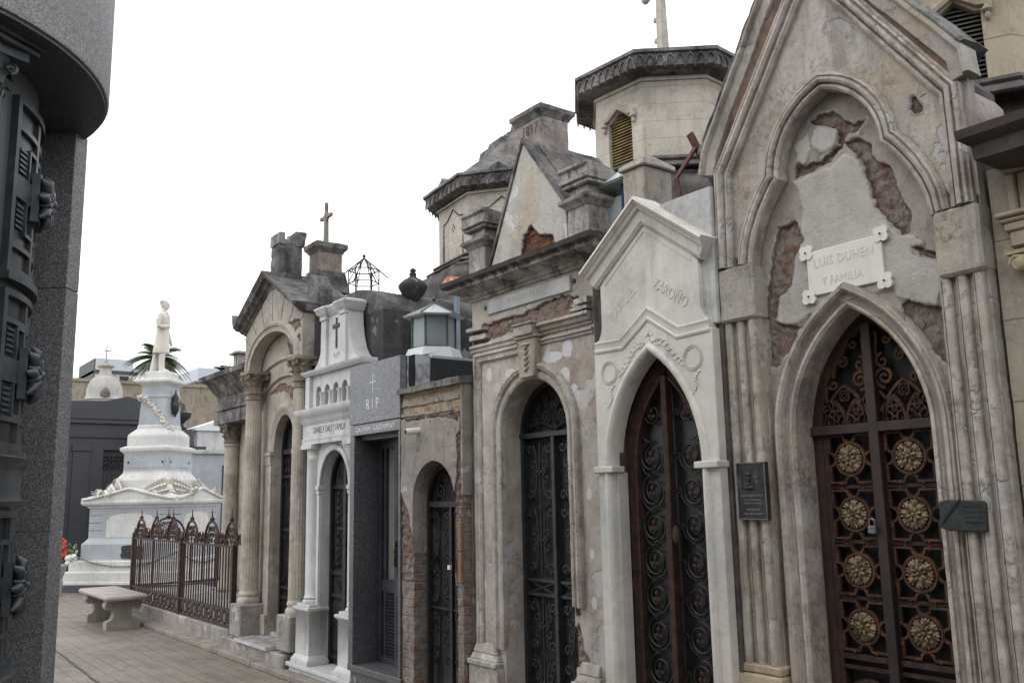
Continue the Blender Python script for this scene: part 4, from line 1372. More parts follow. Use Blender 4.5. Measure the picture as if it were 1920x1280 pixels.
b.cornice([(3.73, 4.605), (3.73, 4.90), (3.975, 4.90), (3.975, 4.605)], [(-.12, 4.21), (.004, 4.21), (.010, 4.225), (.024, 4.245), (.034, 4.255), (.036, 4.285), (-.12, 4.31)], closed=True)
part('stack_cap', b, M['soot_stone'], st, jit=(0.004, 0.05), sharp=40)
b = MB()
front_text(b, "1897", 0.105, 0.003, 3.728, 4.742, 4.145, sx=.80, spacing=1.12)
part('date_numerals', b, M['bare_channel'], st)
for (y0, y1) in ((5.118, 5.318), (3.995, 4.192)):
    b = MB()
    b.box(3.585, 3.86, y0, y1, 3.12, 3.40)
    b.cornice([(3.585, y0), (3.585, y1), (3.86, y1), (3.86, y0)], [(-.05, 3.37), (.006, 3.37), (.012, 3.385), (.035, 3.405), (.045, 3.41), (.048, 3.435), (-.05, 3.45)], closed=True)
    b.box(3.60, 3.85, y0 + .015, y1 - .015, 3.44, 3.51)
    b.box(3.565, 3.86, y0 - .03, y1 + .03, 3.51, 3.535)
    # quarter-round hood: upright front edge, curving down to the back
    pf = [(3.545, 3.535), (3.545, 3.56), (3.56, 3.565), (3.56, 3.615), (3.54, 3.62), (3.54, 3.645)] + [(3.56 + .32 * math.sin(PI / 2 * k / 10), 3.535 + .11 * math.cos(PI / 2 * k / 10)) for k in range(11)]
    n = len(pf)
    tris = tessellate_polygon([[Vector((p[0], p[1], 0)) for p in pf]])
    b.add([(p[0], y0 - .04, p[1]) for p in pf] + [(p[0], y1 + .04, p[1]) for p in pf],
          [tuple(t) for t in tris] + [tuple(i + n for i in reversed(t)) for t in tris] + [(i, (i + 1) % n, (i + 1) % n + n, i + n) for i in range(n)])
    part('acroterion', b, M['sooty_cornice'], C_, bevel=0.005, jit=(0.005, 0.05))
b = MB()
b.box(3.851, 5.2, 4.0, 5.30, 0.05, 3.0)
b.box(3.70, 4.6, 4.01, 5.29, 3.02, 3.14)
b.box(3.87, 4.5, 4.0, 4.19, 3.14, 3.40)
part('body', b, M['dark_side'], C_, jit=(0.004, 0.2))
b = MB()
b.box(3.53, 3.95, 4.25, 4.98, 0.04, .2)
part('doorstep', b, M['kerb'], C_, bevel=0.01)
D = part('door', MB().box(3.80, 3.82, 4.25, 4.96, .2, 2.36), M['dark_panel'], C_)
b = MB()
b.sweep([(cC + .352, .2)] + ar + [(cC - .352, .2)], [(0, 0), (0, .05), (.028, .05), (.028, 0)], 3.80)
b.box(3.74, 3.79, cC - .352, cC + .352, 1.985, 2.02)
b.box(3.745, 3.785, cC - .015, cC + .018, .2, 1.985)
for z in (1.055, .965):
    b.box(3.765, 3.785, cC - .34, cC + .34, z - .009, z + .009)
part('door_frame', b, M['iron_green'], D, bevel=0.002)
for s in (1, -1):
    b = MB()
    yc = cC + s * .172
    for (z0, z1) in ((1.56, 1.96), (1.09, 1.54), (.60, .94), (.22, .58)):
        scroll_lyre(b, 3.775, yc, z0, z1, .145, .0065)
        b.box(3.772, 3.784, yc - .005, yc + .005, z0, z1)
        for (dy, dz) in ((.018, 0), (-.018, 0), (0, .018), (0, -.018)):
            b.blob((3.768, yc + dy, (z0 + z1) / 2 + dz), (.006, .011, .011), 6, 4)
    b.tube([(3.775, yc - .14, .97), (3.775, yc + .14, 1.05)], .006, 5)
    b.tube([(3.775, yc - .14, 1.05), (3.775, yc + .14, .97)], .006, 5)
    part('scrollwork', b, M['iron_green'], D, sharp=60)
b = MB()
for s in (1, -1):
    b.tube(at_x(bez((cC + s * .02, 2.04), (cC + s * .12, 2.10), (cC + s * .2, 2.09), (cC + s * .30, 2.05)), 3.775), .006, 5)
    for (dy, dz, r) in ((.09, 2.12, .05), (.20, 2.085, .04), (.275, 2.07, .028), (.10, 2.225, .04), (.03, 2.20, .03), (.18, 2.19, .035)):
        b.tube(at_x(spiral(cC + s * dy, dz, r, -PI / 2, 1.6, s), 3.775), .006, 5)
    for k in range(5):
        a = PI / 2 + s * (.15 + .28 * k)
        b.tube(at_x([(cC, 2.03), (cC + .33 * math.cos(a), 2.03 + .31 * math.sin(a))], 3.785), .004, 4)
part('fanlight_scrolls', b, M['iron'], D, sharp=60)

# ------------------------------------------------------------------ low brick vault
M['cement'] = weathered('grey_cement_render', (0.355, 0.335, 0.31), (0.25, 0.23, 0.21), dirt=(0.08, 0.07, 0.062), dirt_amt=0.65, scale=4, peel=.35, peel_col=(0.43, 0.415, 0.395), bump=1.0, seed=9.4, grime=.5, tint=(0.31, 0.245, 0.195),
    damage=True, dmg=((0.27, 0.12, 0.08), (0.26, 0.21, 0.175), (0.085, 0.068, 0.058)))
M['brick'] = brickwork('old_red_brick', c1=(0.235, 0.09, 0.055), c2=(0.19, 0.095, 0.07), mortar=(0.215, 0.185, 0.16))
M['brick_yellow'] = brickwork('pale_yellow_brick', bw=.27, bh=.07, c1=(0.50, 0.36, 0.20), c2=(0.42, 0.31, 0.19), mortar=(0.30, 0.25, 0.19), cover=.5, thr=.5)
M['tile'] = plain('glazed_tile', (0.18, 0.105, 0.055), rough=0.6)
M['pvc'] = plain('white_plastic', (0.72, 0.68, 0.58), rough=0.45, var=.1)
K = thing('brick_vault', 'low crumbling grey brick vault with white drain pipe over its small pointed iron gate', 'mausoleum', (4.3, 5.75, 0))
cK = 5.70
kl = lancet(cK + .01, .29, 1.57, 1.875)
rk_ = random.Random(11)
def ragged(P, amp, n=3):
    o = []
    for i in range(len(P) - 1):
        a, c = Vector(P[i]), Vector(P[i + 1])
        o.append(tuple(a))
        for k in range(1, n):
            q = a + (c - a) * (k / n)
            o.append((q.x + rk_.uniform(-amp, amp), q.y + rk_.uniform(-amp, amp)))
    return o + [tuple(P[-1])]
b = MB()
hole = ragged([(cK + .30, .2), (cK + .305, .6), (cK + .30, 1.1)], .012, 6)[:-1] + kl + ragged([(cK - .285, 1.1), (cK - .28, .6), (cK - .29, .2)], .014, 6)
b.wall([(6.175, 1.0), (6.175, 2.205), (5.345, 2.205), (5.345, 1.35)] + ragged([(5.40, 1.3), (5.41, 1.02)], .012, 5) +
       [(cK - .288, 1.0)] + list(reversed([p for p in hole if p[1] > 1.0])) + [(cK + .30, 1.0)], [], 3.51, 3.60)
part('rendered_face', b, M['cement'], K, jit=(0.008, 0.05), rel=[('dmg', [[(5.40, 1.74), (5.375, 1.95), (5.34, 2.0), (5.34, 1.3), (5.46, 1.02), (5.47, 1.46)], [(6.15, 2.20), (5.9, 2.185), (5.7, 2.195), (5.5, 2.17), (5.36, 2.14), (5.34, 2.21), (6.18, 2.21)], [(6.19, 1.652), (6.07, 1.5), (6.00, 1.3), (5.99, 1.0), (6.19, 1.0)], [(5.39, 2.04), (5.33, 2.05), (5.33, 1.94), (5.37, 1.94)]], .012, .014)])
b = MB()
b.wall([(6.17, .05), (6.17, 1.2), (cK + .298, 1.2), (cK + .302, .05)], [], 3.522, 3.75)
b.wall([(cK - .29, .05), (cK - .285, 1.6), (5.345, 1.6), (5.33, .05)], [], 3.524, 3.75)
part('brick_jamb', b, M['brick'], K, jit=(0.010, 0.035))
b = MB()
b.wall([(6.17, 2.20), (6.17, 2.41), (5.345, 2.41), (5.345, 2.20)], [], 3.522, 3.75)
part('brick_courses', b, M['brick_yellow'], K, jit=(0.007, 0.04))
b = MB()
b.wall([(6.172, 2.30), (6.172, 2.325), (5.36, 2.325), (5.36, 2.30)], [], 3.512, 3.53)
b.wall([(6.172, 2.222), (6.172, 2.24), (5.6, 2.245), (5.42, 2.22)], [], 3.510, 3.53)
part('mortar_ridge', b, M['cement'], K, jit=(0.012, 0.03))
b = MB()
b.add([(3.475, 5.30, 2.40), (3.475, 6.185, 2.40), (4.1, 6.185, 2.44), (4.1, 5.30, 2.44), (3.48, 5.30, 2.452), (3.48, 6.185, 2.445), (4.1, 6.185, 2.50), (4.1, 5.30, 2.50)],
      [(0, 1, 2, 3), (4, 7, 6, 5), (0, 4, 5, 1), (1, 5, 6, 2), (2, 6, 7, 3), (3, 7, 4, 0)])
part('coping', b, M['soot_stone'], K, jit=(0.009, 0.05))
b = MB()
b.box(3.517, 3.66, 5.322, 5.344, 1.62, 2.41)
b.box(3.60, 3.66, 5.322, 5.36, .05, 1.62)
b.box(3.751, 4.9, 5.322, 6.17, .05, 2.40)
b.wall([(cK + .30, 1.2), (cK + .30, 2.2), (cK - .28, 2.2), (cK - .28, 1.6)] + [(y, z) for y, z in reversed(kl) if z > 1.62] + [(cK + .285, 1.2)], [], 3.601, 3.74)
part('body', b, M['cement'], K, jit=(0.008, 0.08))
b = MB()
b.box(3.50, 3.53, 5.328, 5.375, 1.235, 1.435)
b.box(3.50, 3.53, 5.328, 5.375, 1.02, 1.228)
part('wall_tile', b, M['tile'], K, bevel=0.005)
b = MB()
b.tube([(3.40, 5.915, 2.092), (3.55, 5.90, 2.11)], 0.026, 18)
dp_ = part('drain_pipe', b, M['pvc'], K, sharp=50)
b = MB()
b.tube([(3.3985, 5.9153, 2.0919), (3.402, 5.9149, 2.0922)], 0.021, 18)
part('pipe_bore', b, M['dark_panel'], dp_)
D = part('gate', MB().box(3.72, 3.73, cK - .30, cK + .30, .2, 1.9), plain('pale_gate_backing', (0.06, 0.058, 0.062), rough=.5, var=.7, scale=7), K)
b = MB()
b.sweep([(cK + .272, .2), (cK + .272, 1.5)] + lancet(cK, .272, 1.56, 1.85) + [(cK - .272, 1.5), (cK - .272, .2)], [(0, 0), (0, .04), (.022, .04), (.022, 0)], 3.66)
b.box(3.625, 3.665, cK - .272, cK + .272, 1.535, 1.575)
b.box(3.63, 3.66, cK - .05, cK - .025, .2, 1.535)
b.box(3.64, 3.66, cK - .26, cK + .26, .80, .815)
part('gate_frame', b, M['iron'], D)
b = MB()
for (yc, w) in ((cK + .115, .13), (cK - .155, .10)):
    for (z0, z1) in ((1.14, 1.52), (.83, 1.12), (.42, .79)):
        scroll_lyre(b, 3.65, yc, z0, z1, w, .0075)
    b.tube([(3.65, yc, .2), (3.65, yc, .42)], .007, 5)
for s in (1, -1):
    b.tube(at_x(spiral(cK + s * .12, 1.64, .07, -PI / 2, 1.5, s), 3.65), .007, 5)
    b.tube(at_x(spiral(cK + s * .06, 1.74, .045, -PI / 2, 1.5, s), 3.65), .006, 5)
part('gate_scrolls', b, M['iron'], D, sharp=60)
b = MB()
b.box(3.612, 3.63, cK - .055, cK - .02, 1.09, 1.12)
part('lock_tag', b, M['pvc'], D)

# ------------------------------------------------------------------ grey granite vault
M['granite'] = granite('grey_granite', (0.095, 0.101, 0.112), (0.175, 0.18, 0.19), (0.30, 0.30, 0.305), 170, 0.42)
M['granite_dark_front'] = granite('dark_grey_granite', (0.045, 0.048, 0.054), (0.088, 0.092, 0.098), (0.16, 0.16, 0.165), 170, 0.38)
M['aluminium'] = metal('dark_grey_door_metal', (0.050, 0.055, 0.064), (0.075, 0.080, 0.090), rough=.42, metallic=.5, scale=12, bump=.05)
M['bitumen'] = weathered('black_bitumen', (0.045, 0.05, 0.058), (0.025, 0.028, 0.032), dirt=(0.10, 0.10, 0.105), dirt_amt=.35, scale=4, rough=.55, bump=.5)
M['foil'] = metal('foil_flashing', (0.66, 0.67, 0.69), (0.30, 0.31, 0.33), rough=.35, metallic=.35, scale=12, bump=1.0)
M['roof_white'] = plain('white_roof_sheet', (0.52, 0.53, 0.54), rough=.5, var=.15)
M['lantern_tin'] = plain('grey_lantern_glass_roof', (0.36, 0.39, 0.39), rough=.25, var=.25)
M['green_glass'] = plain('frosted_green_glass', (0.20, 0.235, 0.232), rough=.18, var=.22, scale=3)
M['lantern_iron'] = metal('verdigris_iron', (0.06, 0.075, 0.07), (0.12, 0.13, 0.125), rough=.6, metallic=.3)
G = thing('granite_vault', 'modern grey granite vault with incised cross and R I P over dark metal doors', 'mausoleum', (4.2, 6.61, 0))
b = MB()
b.box(3.50, 3.56, 6.177, 7.045, 2.226, 2.72)
part('upper_slab', b, M['granite'], G, bevel=0.003)
b = MB()
b.box(3.506, 3.56, 6.18, 7.042, 2.132, 2.221)
part('name_lintel', b, M['granite'], G, bevel=0.003)
b = MB()
front_text(b, "GALVAN  GREENWAY", 0.062, 0.001, 3.5055, 6.605, 2.176, sx=1.0, spacing=1.12)
front_text(b, "R I P", 0.125, 0.001, 3.4995, 6.635, 2.372, sx=.82, spacing=1.12)
b.box(3.4985, 3.501, 6.622, 6.630, 2.465, 2.612)
b.box(3.4985, 3.501, 6.592, 6.66, 2.552, 2.560)
for (y, z) in ((6.626, 2.616), (6.588, 2.556), (6.664, 2.556)):
    b.blob((3.4995, y, z), (.001, .008, .008), 8, 5)
part('incised_lettering', b, plain('pale_incised_letters', (0.62, 0.63, 0.64), rough=.7), G)
b = MB()
b.box(3.506, 3.78, 6.962, 7.042, .28, 2.131)
b.box(3.506, 3.78, 6.18, 6.213, .28, 2.131)
b.box(3.57, 3.78, 6.2135, 6.9615, 2.09, 2.131)
part('jamb', b, M['granite_dark_front'], G, bevel=0.003)
b = MB()
b.box(3.50, 3.80, 6.16, 7.045, .23, .28)
b.box(3.53, 3.80, 6.16, 7.045, .04, .23)
part('threshold', b, M['granite_dark_front'], G, bevel=0.003)
b = MB()
b.tube([(3.525, 6.95, .165), (3.535, 6.95, .165)], .03, 16)
part('vent_cap', b, M['steel'], G)
b = MB()
b.box(3.561, 5.0, 6.178, 7.04, 2.10, 2.72)
b.box(3.781, 5.0, 6.178, 7.04, .04, 2.10)
part('roof_body', b, M['bitumen'], G)
b = MB()
b.box(3.565, 3.575, 6.172, 6.1775, 2.40, 2.73)
b.add([(3.64, 6.170, 2.36), (3.77, 6.168, 2.38), (3.775, 6.17, 2.735), (3.635, 6.172, 2.735), (3.64, 6.3, 2.74), (3.77, 6.3, 2.74)], [(0, 1, 2, 3), (3, 2, 5, 4)])
part('foil_strip', b, M['foil'], G, jit=(0.006, 0.04))
b = MB()
b.box(3.80, 5.0, 6.19, 7.03, 2.721, 2.745)
b.add([(3.60, 6.30, 2.722), (3.60, 7.04, 2.722), (3.95, 7.04, 2.80), (3.95, 6.30, 2.80)], [(0, 1, 2, 3)])
part('roof_sheet', b, M['roof_white'], G)
# lantern skylight on its roof
cx, cy = 4.12, 6.67
def hexp(r, a0=0.62):
    return [(cx + r * math.cos(a0 + k * PI / 3), cy + r * math.sin(a0 + k * PI / 3)) for k in range(6)]
b = MB()
b.lathe(cx, cy, [(.285, 2.745), (.225, 2.88)], 6, .62)
sk = part('skylight', b, M['roof_white'], G, sharp=20)
b = MB()
b.lathe(cx, cy, [(.188, 2.88), (.188, 3.18)], 6, .62)
part('pane', b, M['green_glass'], sk, sharp=20)
b = MB()
for p in hexp(.19):
    b.tube([(p[0], p[1], 2.87), (p[0], p[1], 3.19)], .0115, 6)
for z in (2.885, 3.18):
    P = hexp(.19)
    b.tube([(p[0], p[1], z) for p in P], .011, 5, closed=True)
b.lathe(cx, cy, [(.008, 3.26), (.03, 3.285), (.012, 3.31), (.022, 3.335), (.004, 3.37)], 10)
part('lantern_frame', b, M['lantern_iron'], sk)
b = MB()
b.lathe(cx, cy, [(.272, 3.160), (.276, 3.168), (.03, 3.285), (.02, 3.27)], 6, .62)
part('lantern_roof', b, M['lantern_tin'], sk, sharp=20)
b = MB()
for p in hexp(.276):
    b.tube([(p[0], p[1], 3.17), (4.12 + (p[0] - 4.12) * .1, 6.67 + (p[1] - 6.67) * .1, 3.285)], .008, 5)
part('roof_rib', b, M['lantern_iron'], sk)
D = part('door', MB().box(3.76, 3.775, 6.213, 6.962, .28, 2.09), plain('smoky_glass', (0.16, 0.165, 0.16), rough=.2, var=.2), G)
b = MB()
yl, yr = 6.962, 6.213
mid = (yl + yr) / 2
for (y0, y1, d) in ((yl - .075, yl, .03), (yr, yr + .05, .03), (mid - .028, mid + .028, .05), (mid + .045, mid + .075, .03), (mid - .075, mid - .045, .03), (yl - .14, yl - .10, .02), (yr + .08, yr + .11, .02)):
    b.box(3.755 - d, 3.758, y0, y1, .28, 2.09)
for (z0, z1) in ((.28, .33), (.845, .945), (2.02, 2.09)):
    b.box(3.73, 3.757, yr + .002, yl - .002, z0, z1)
part('door_frame', b, M['aluminium'], D, bevel=0.002)
b = MB()
for k in range(75):
    z = .36 + k * .023
    if .83 < z < .96:
        continue
    for y in (mid, yl - .037):
        b.box(3.70 if y == mid else 3.722, 3.727, y - .012, y + .012, z, z + .011)
part('bead_strip', b, M['aluminium'], D)
for s in (1, -1):
    b = MB()
    y0, y1 = (mid + .08, yl - .14) if s > 0 else (yr + .11, mid - .08)
    w = y1 - y0
    for k in range(-4, 16):
        z = .33 + k * .055
        for dr in (1, -1):
            pa, pb = (y0, z), (y1, z + dr * w * 1.1)
            # clip to the lower panel
            t0, t1 = 0.0, 1.0
            dz = pb[1] - pa[1]
            for lim, sg in ((.335, 1), (.845, -1)):
                ta = (lim - pa[1]) / dz
                if sg * dz > 0:
                    t0 = max(t0, ta)
                else:
                    t1 = min(t1, ta)
            if t1 - t0 > .05:
                b.tube([(3.745, pa[0] + (pb[0] - pa[0]) * t, pa[1] + dz * t) for t in (t0, t1)], 0, flat=(.007, .006))
    b.box(3.752, 3.757, y0, y1, .33, .845)
    part('lattice', b, M['aluminium'], D)
b = MB()
b.box(3.685, 3.70, mid + .005, mid + .02, 1.06, 1.26)
part('door_handle', b, M['brass'], D)

# ------------------------------------------------------------------ white painted vault
M['white_paint'] = weathered('white_painted_stone', (0.60, 0.605, 0.605), (0.50, 0.505, 0.505), dirt=(0.20, 0.195, 0.18), dirt_amt=0.5, grime=.15, scale=2.2, rough=.65, bump=.2, streak=.7, tops=.3)
M['black_wall'] = weathered('blackened_render_wall', (0.060, 0.058, 0.06), (0.028, 0.027, 0.029), dirt=(0.15, 0.147, 0.145), dirt_amt=.5, scale=2.5, bump=.8, peel=.12, peel_col=(0.20, 0.195, 0.19))
M['black_roof'] = weathered('dark_roof_render', (0.20, 0.19, 0.18), (0.09, 0.085, 0.083), dirt=(0.028, 0.027, 0.028), dirt_amt=.85, scale=7, bump=1.0, grime=.6, bl=(.42, .6))
F_ = thing('white_mausoleum', 'white painted narrow mausoleum with dark cross on its attic and four small arches', 'mausoleum', (4.4, 7.75, 0))
cF = 7.665
x0 = 3.665
b = MB()
fa = roundarch(cF, .297, 1.72, h=.335)
b.wall([(8.285, .1), (8.285, 2.45), (7.06, 2.45), (7.06, .1)], [[(cF + .297, .11)] + fa + [(cF - .297, .11)]], x0, x0 + .14)
part('front_wall', b, M['white_paint'], F_, bevel=0.003)
b = MB()
b.sweep([(cF + .297, 1.72)] + fa[1:-1] + [(cF - .297, 1.72)], [(0, -.02), (0, .015), (-.02, .02), (-.05, .02), (-.056, 0), (-.056, -.02)], x0)
part('arch_surround', b, M['white_paint'], F_, bevel=0.003)
for s in (1, -1):
    b = MB()
    y0, y1 = sorted((cF + s * .29, cF + s * .36))
    b.box(x0 - .03, x0 + .05, y0, y1, 1.695, 1.735)
    b.box(x0 - .022, x0 + .05, y0 + .004, y1 - .004, 1.655, 1.695)
    b.box(x0 - .015, x0 + .05, min(cF + s * .30, cF + s * .35), max(cF + s * .30, cF + s * .35), .12, 1.655)
    part('impost_pilaster', b, M['white_paint'], F_, bevel=0.003)
for s in (1, -1):
    yc = cF + s * .445
    xc = 3.695
    b = MB()
    b.lathe(xc, yc, [(.112, .655), (.118, .672), (.112, .69), (.10, .70), (.108, .715), (.095, .73), (.088, .76), (.086, 1.2), (.077, 1.97), (.088, 1.985), (.088, 2.0), (.08, 2.01), (.08, 2.06), (.105, 2.085)], 28)
    b.box(xc - .12, xc + .05, yc - .12, yc + .12, 2.084, 2.124)
    cl = part('column', b, M['white_paint'], F_, sharp=40)
    b = MB()
    b.frustum(xc - .155, xc + .06, yc - .185, yc + .185, .13, .17, 0, 0)
    b.frustum(xc - .15, xc + .06, yc - .18, yc + .18, .17, .215, .025, .03)
    b.box(xc - .125, xc + .06, yc - .148, yc + .148, .215, .585)
    b.frustum(xc - .125, xc + .06, yc - .148, yc + .148, .585, .61, -.02, -.03)
    b.box(xc - .148, xc + .06, yc - .178, yc + .178, .61, .635)
    b.frustum(xc - .122, xc + .06, yc - .138, yc + .138, .635, .66, .0, .0)
    part('column_pedestal', b, M['white_paint'], cl, bevel=0.003)
b = MB()      # entablature with the name frieze
b.box(3.60, x0 + .1, 7.06, 8.265, 2.125, 2.165)
b.box(3.607, x0 + .1, 7.065, 8.26, 2.165, 2.34)
b.cornice([(3.75, 7.062), (3.607, 7.062), (3.607, 8.26), (3.75, 8.26)], [(-.05, 2.165), (.010, 2.165), (.010, 2.18), (-.05, 2.18)])
b.cornice([(3.75, 7.062), (3.607, 7.062), (3.607, 8.26), (3.75, 8.26)], [(-.05, 2.315), (.006, 2.315), (.010, 2.33), (.022, 2.342), (.026, 2.37), (.04, 2.385), (.06, 2.41), (.07, 2.44), (.07, 2.458), (-.05, 2.47)])
en = part('entablature', b, M['white_paint'], F_, sharp=40)
b = MB()
front_text(b, "DANIEL P. DALY Y FAMILIA", 0.088, 0.0008, 3.6065, 7.68, 2.25, sx=.64, spacing=1.0)
part('name_lettering', b, M['letter_black'], en)
b = MB()      # arcaded gallery
ga = []
gy = [8.035 - k * .187 for k in range(5)]
for y in gy:
    ga.append([(y + .058, 2.49)] + roundarch(y, .058, 2.61, 10, .072) + [(y - .058, 2.49)])
b.wall([(8.17, 2.462), (8.17, 2.79), (7.08, 2.79), (7.08, 2.462)], ga, 3.66, 3.72)
b.box(3.625, 3.74, 8.17, 8.265, 2.462, 2.79)
gl = part('gallery', b, M['white_paint'], F_, bevel=0.003)
for k in range(4):
    b = MB()
    y = gy[k] - .0935
    b.lathe(3.655, y, [(.03, 2.472), (.026, 2.485), (.021, 2.50), (.018, 2.58), (.027, 2.60), (.03, 2.615)], 12)
    part('colonnette', b, M['white_paint'], gl)
b = MB()
b.box(3.79, 3.80, 7.08, 8.17, 2.47, 2.79)
part('gallery_back', b, plain('grey_green_recess', (0.20, 0.22, 0.215), rough=.9), gl)
b = MB()
b.cornice([(3.76, 7.062), (3.625, 7.062), (3.625, 8.27), (3.76, 8.27)], [(-.03, 2.79), (.008, 2.79), (.015, 2.80), (.032, 2.815), (.036, 2.835), (-.03, 2.845)])
part('gallery_cornice', b, M['white_paint'], F_, sharp=40)
b = MB()      # attic with swept shoulders and the cross
cA2 = 7.66
xa = 3.65
swp = [(cA2 + .47, 2.845), (cA2 + .45, 2.86), (cA2 + .39, 2.90), (cA2 + .335, 2.97), (cA2 + .29, 3.08), (cA2 + .262, 3.2), (cA2 + .255, 3.33)]
b.wall(swp + [(2 * cA2 - y, z) for y, z in reversed(swp)], [], xa, xa + .16)
for s in (1, -1):
    y0, y1 = sorted((cA2 + s * .26, cA2 + s * .15))
    b.box(xa - .028, xa + .005, y0, y1, 2.845, 3.29)
    b.box(xa - .04, xa + .005, y0 - .008, y1 + .008, 3.29, 3.325)
at = part('attic', b, M['white_paint'], F_, bevel=0.003)
b = MB()
ya, yb2 = cA2 - .265, cA2 + .265
b.cornice([(xa + .16, ya), (xa - .025, ya), (xa - .025, ya + .12), (xa, ya + .12), (xa, yb2 - .12), (xa - .025, yb2 - .12), (xa - .025, yb2), (xa + .16, yb2)],
          [(-.02, 3.325), (.008, 3.325), (.015, 3.34), (.038, 3.36), (.042, 3.385), (.052, 3.395), (.052, 3.415), (-.02, 3.44)])
b.box(xa, xa + .16, cA2 - .26, cA2 + .26, 3.33, 3.43)
part('attic_cornice', b, M['white_paint'], at, sharp=40)
b = MB()
b.box(xa - .008, xa + .003, cA2 - .044, cA2 - .016, 3.0, 3.285)
b.box(xa - .0085, xa + .003, cA2 - .105, cA2 + .045, 3.19, 3.225)
part('cross', b, M['iron'], at)
b = MB()
front_text(b, "R.I.P", 0.06, 0.0008, xa - .0005, cA2 - .03, 2.93, sx=.9, spacing=1.2)
part('lettering', b, M['letter_black'], at)
b = MB()
b.box(3.52, 3.80, 7.055, 8.36, .095, .13)
b.box(3.545, 3.80, 7.07, 8.34, .03, .095)
part('doorstep', b, M['white_paint'], F_, bevel=0.004)
D = part('door', MB().box(3.80, 3.83, cF - .31, cF + .31, .12, 2.06), M['dark_panel'], F_)
b = MB()
b.sweep([(cF + .297, .12), (cF + .297, 1.0)] + roundarch(cF, .297, 1.72, h=.335) + [(cF - .297, 1.0), (cF - .297, .12)], [(0, 0), (0, .04), (.03, .04), (.03, 0)], 3.80)
b.box(3.765, 3.80, cF - .03, cF + .03, .12, 2.03)
for z in (1.72, .94, .74, .2):
    b.box(3.775, 3.80, cF - .29, cF + .29, z - .018, z + .018)
for s in (1, -1):
    b.box(3.785, 3.80, min(cF + s * .05, cF + s * .26), max(cF + s * .05, cF + s * .26), .26, .68)
part('door_frame', b, M['iron'], D, bevel=0.003)
b = MB()
for s in (1, -1):
    yc = cF + s * .155
    for (z0, z1) in ((1.36, 1.69), (.98, 1.33)):
        scroll_lyre(b, 3.79, yc, z0, z1, .105, .006)
        b.tube([(3.79, yc, z0), (3.79, yc, z1)], .006, 5)
        for k in range(5):
            b.blob((3.782, yc, z0 + (k + .5) * (z1 - z0) / 5), (.008, .02, .022), 6, 5)
    b.tube(at_x(spiral(cF + s * .13, 1.83, .07, -PI / 2, 1.6, s), 3.79), .006, 5)
    b.tube(at_x(spiral(cF + s * .08, 1.94, .04, -PI / 2, 1.4, s), 3.79), .006, 5)
    b.tube(at_x(spiral(cF + s * .155, .84, .06, -PI / 2, 1.4, s), 3.79), .006, 5)
part('scrollwork', b, M['iron'], D, sharp=60)
b = MB()      # blackened vault behind, barrel roof and iron cupola
b.box(3.831, 5.3, 7.06, 8.30, .05, 3.29)
part('body', b, M['black_wall'], F_, jit=(0.006, 0.15))
b = MB()
ring = []
for k in range(13):
    a = PI * k / 12
    ring.append((7.68 + .62 * math.cos(a), 3.29 + .27 * math.sin(a)))
b.wall(ring, [], 3.83, 5.32)
rf_ = part('barrel_roof', b, M['black_roof'], F_, jit=(0.008, 0.08))
b = MB()
cx, cy = 4.08, 7.93
P6 = [(cx + .15 * math.cos(PI / 6 + k * PI / 3), cy + .15 * math.sin(PI / 6 + k * PI / 3)) for k in range(6)]
for p in P6:
    b.tube([(p[0], p[1], 3.50), (p[0], p[1], 3.86)], .0065, 5)
    dx, dy = p[0] - cx, p[1] - cy
    b.tube([(cx, cy, 3.99), (cx + dx, cy + dy, 3.865), (cx + dx * 1.62, cy + dy * 1.62, 3.785)], .0065, 5)
    b.tube([(cx + dx * .35, cy + dy * .35, 3.945), (cx + dx * 1.0, cy + dy * 1.0, 3.74)], .005, 4)
for z in (3.86, 3.73):
    b.tube([(p[0], p[1], z) for p in P6], .006, 5, closed=True)
b.blob((cx, cy, 4.01), .018)
part('cupola_frame', b, M['iron_green'], rf_)
b = MB()      # lidded stone urn on the wall head
ux, uy = 4.2, 7.17
b.lathe(ux, uy, [(.07, 3.30), (.075, 3.335), (.045, 3.355), (.035, 3.39), (.05, 3.42), (.10, 3.48), (.128, 3.535), (.135, 3.565), (.12, 3.585), (.09, 3.615), (.045, 3.64), (.028, 3.66), (.035, 3.68), (.022, 3.695), (.03, 3.715), (.012, 3.735)], 24,
        rfun=lambda i, n: 1.0 + .03 * math.cos(i * PI))
part('urn', b, M['black_wall'], F_, sharp=60, jit=(0.004, 0.04))

# ------------------------------------------------------------------ columned mausoleum with the broken stack
M['stone_warm'] = weathered('warm_weathered_stone', (0.48, 0.44, 0.39), (0.355, 0.32, 0.28), dirt=(0.085, 0.075, 0.068), dirt_amt=.6, scale=3, bump=.7, peel=.2, peel_col=(0.46, 0.43, 0.40), seed=12.1,
    damage=True, tint=(0.37, 0.30, 0.235), grime=.45, dmg=((0.30, 0.15, 0.10), (0.30, 0.24, 0.19), (0.13, 0.10, 0.08)))
M['column_stone'] = weathered('column_stone', (0.49, 0.44, 0.375), (0.36, 0.32, 0.275), dirt=(0.10, 0.085, 0.075), dirt_amt=.55, scale=4, bump=.6, streak=.9, seed=3.9, grime=.35, seam=.3)
M['capital_stone'] = weathered('mossy_capital_stone', (0.33, 0.28, 0.215), (0.20, 0.175, 0.14), dirt=(0.06, 0.055, 0.045), dirt_amt=.8, scale=9, bump=.8, tops=.6)
M['brick_pink'] = weathered('pink_rendered_brick', (0.36, 0.275, 0.24), (0.25, 0.21, 0.195), dirt=(0.06, 0.055, 0.055), dirt_amt=.75, scale=10, bump=1.0, grime=.7)
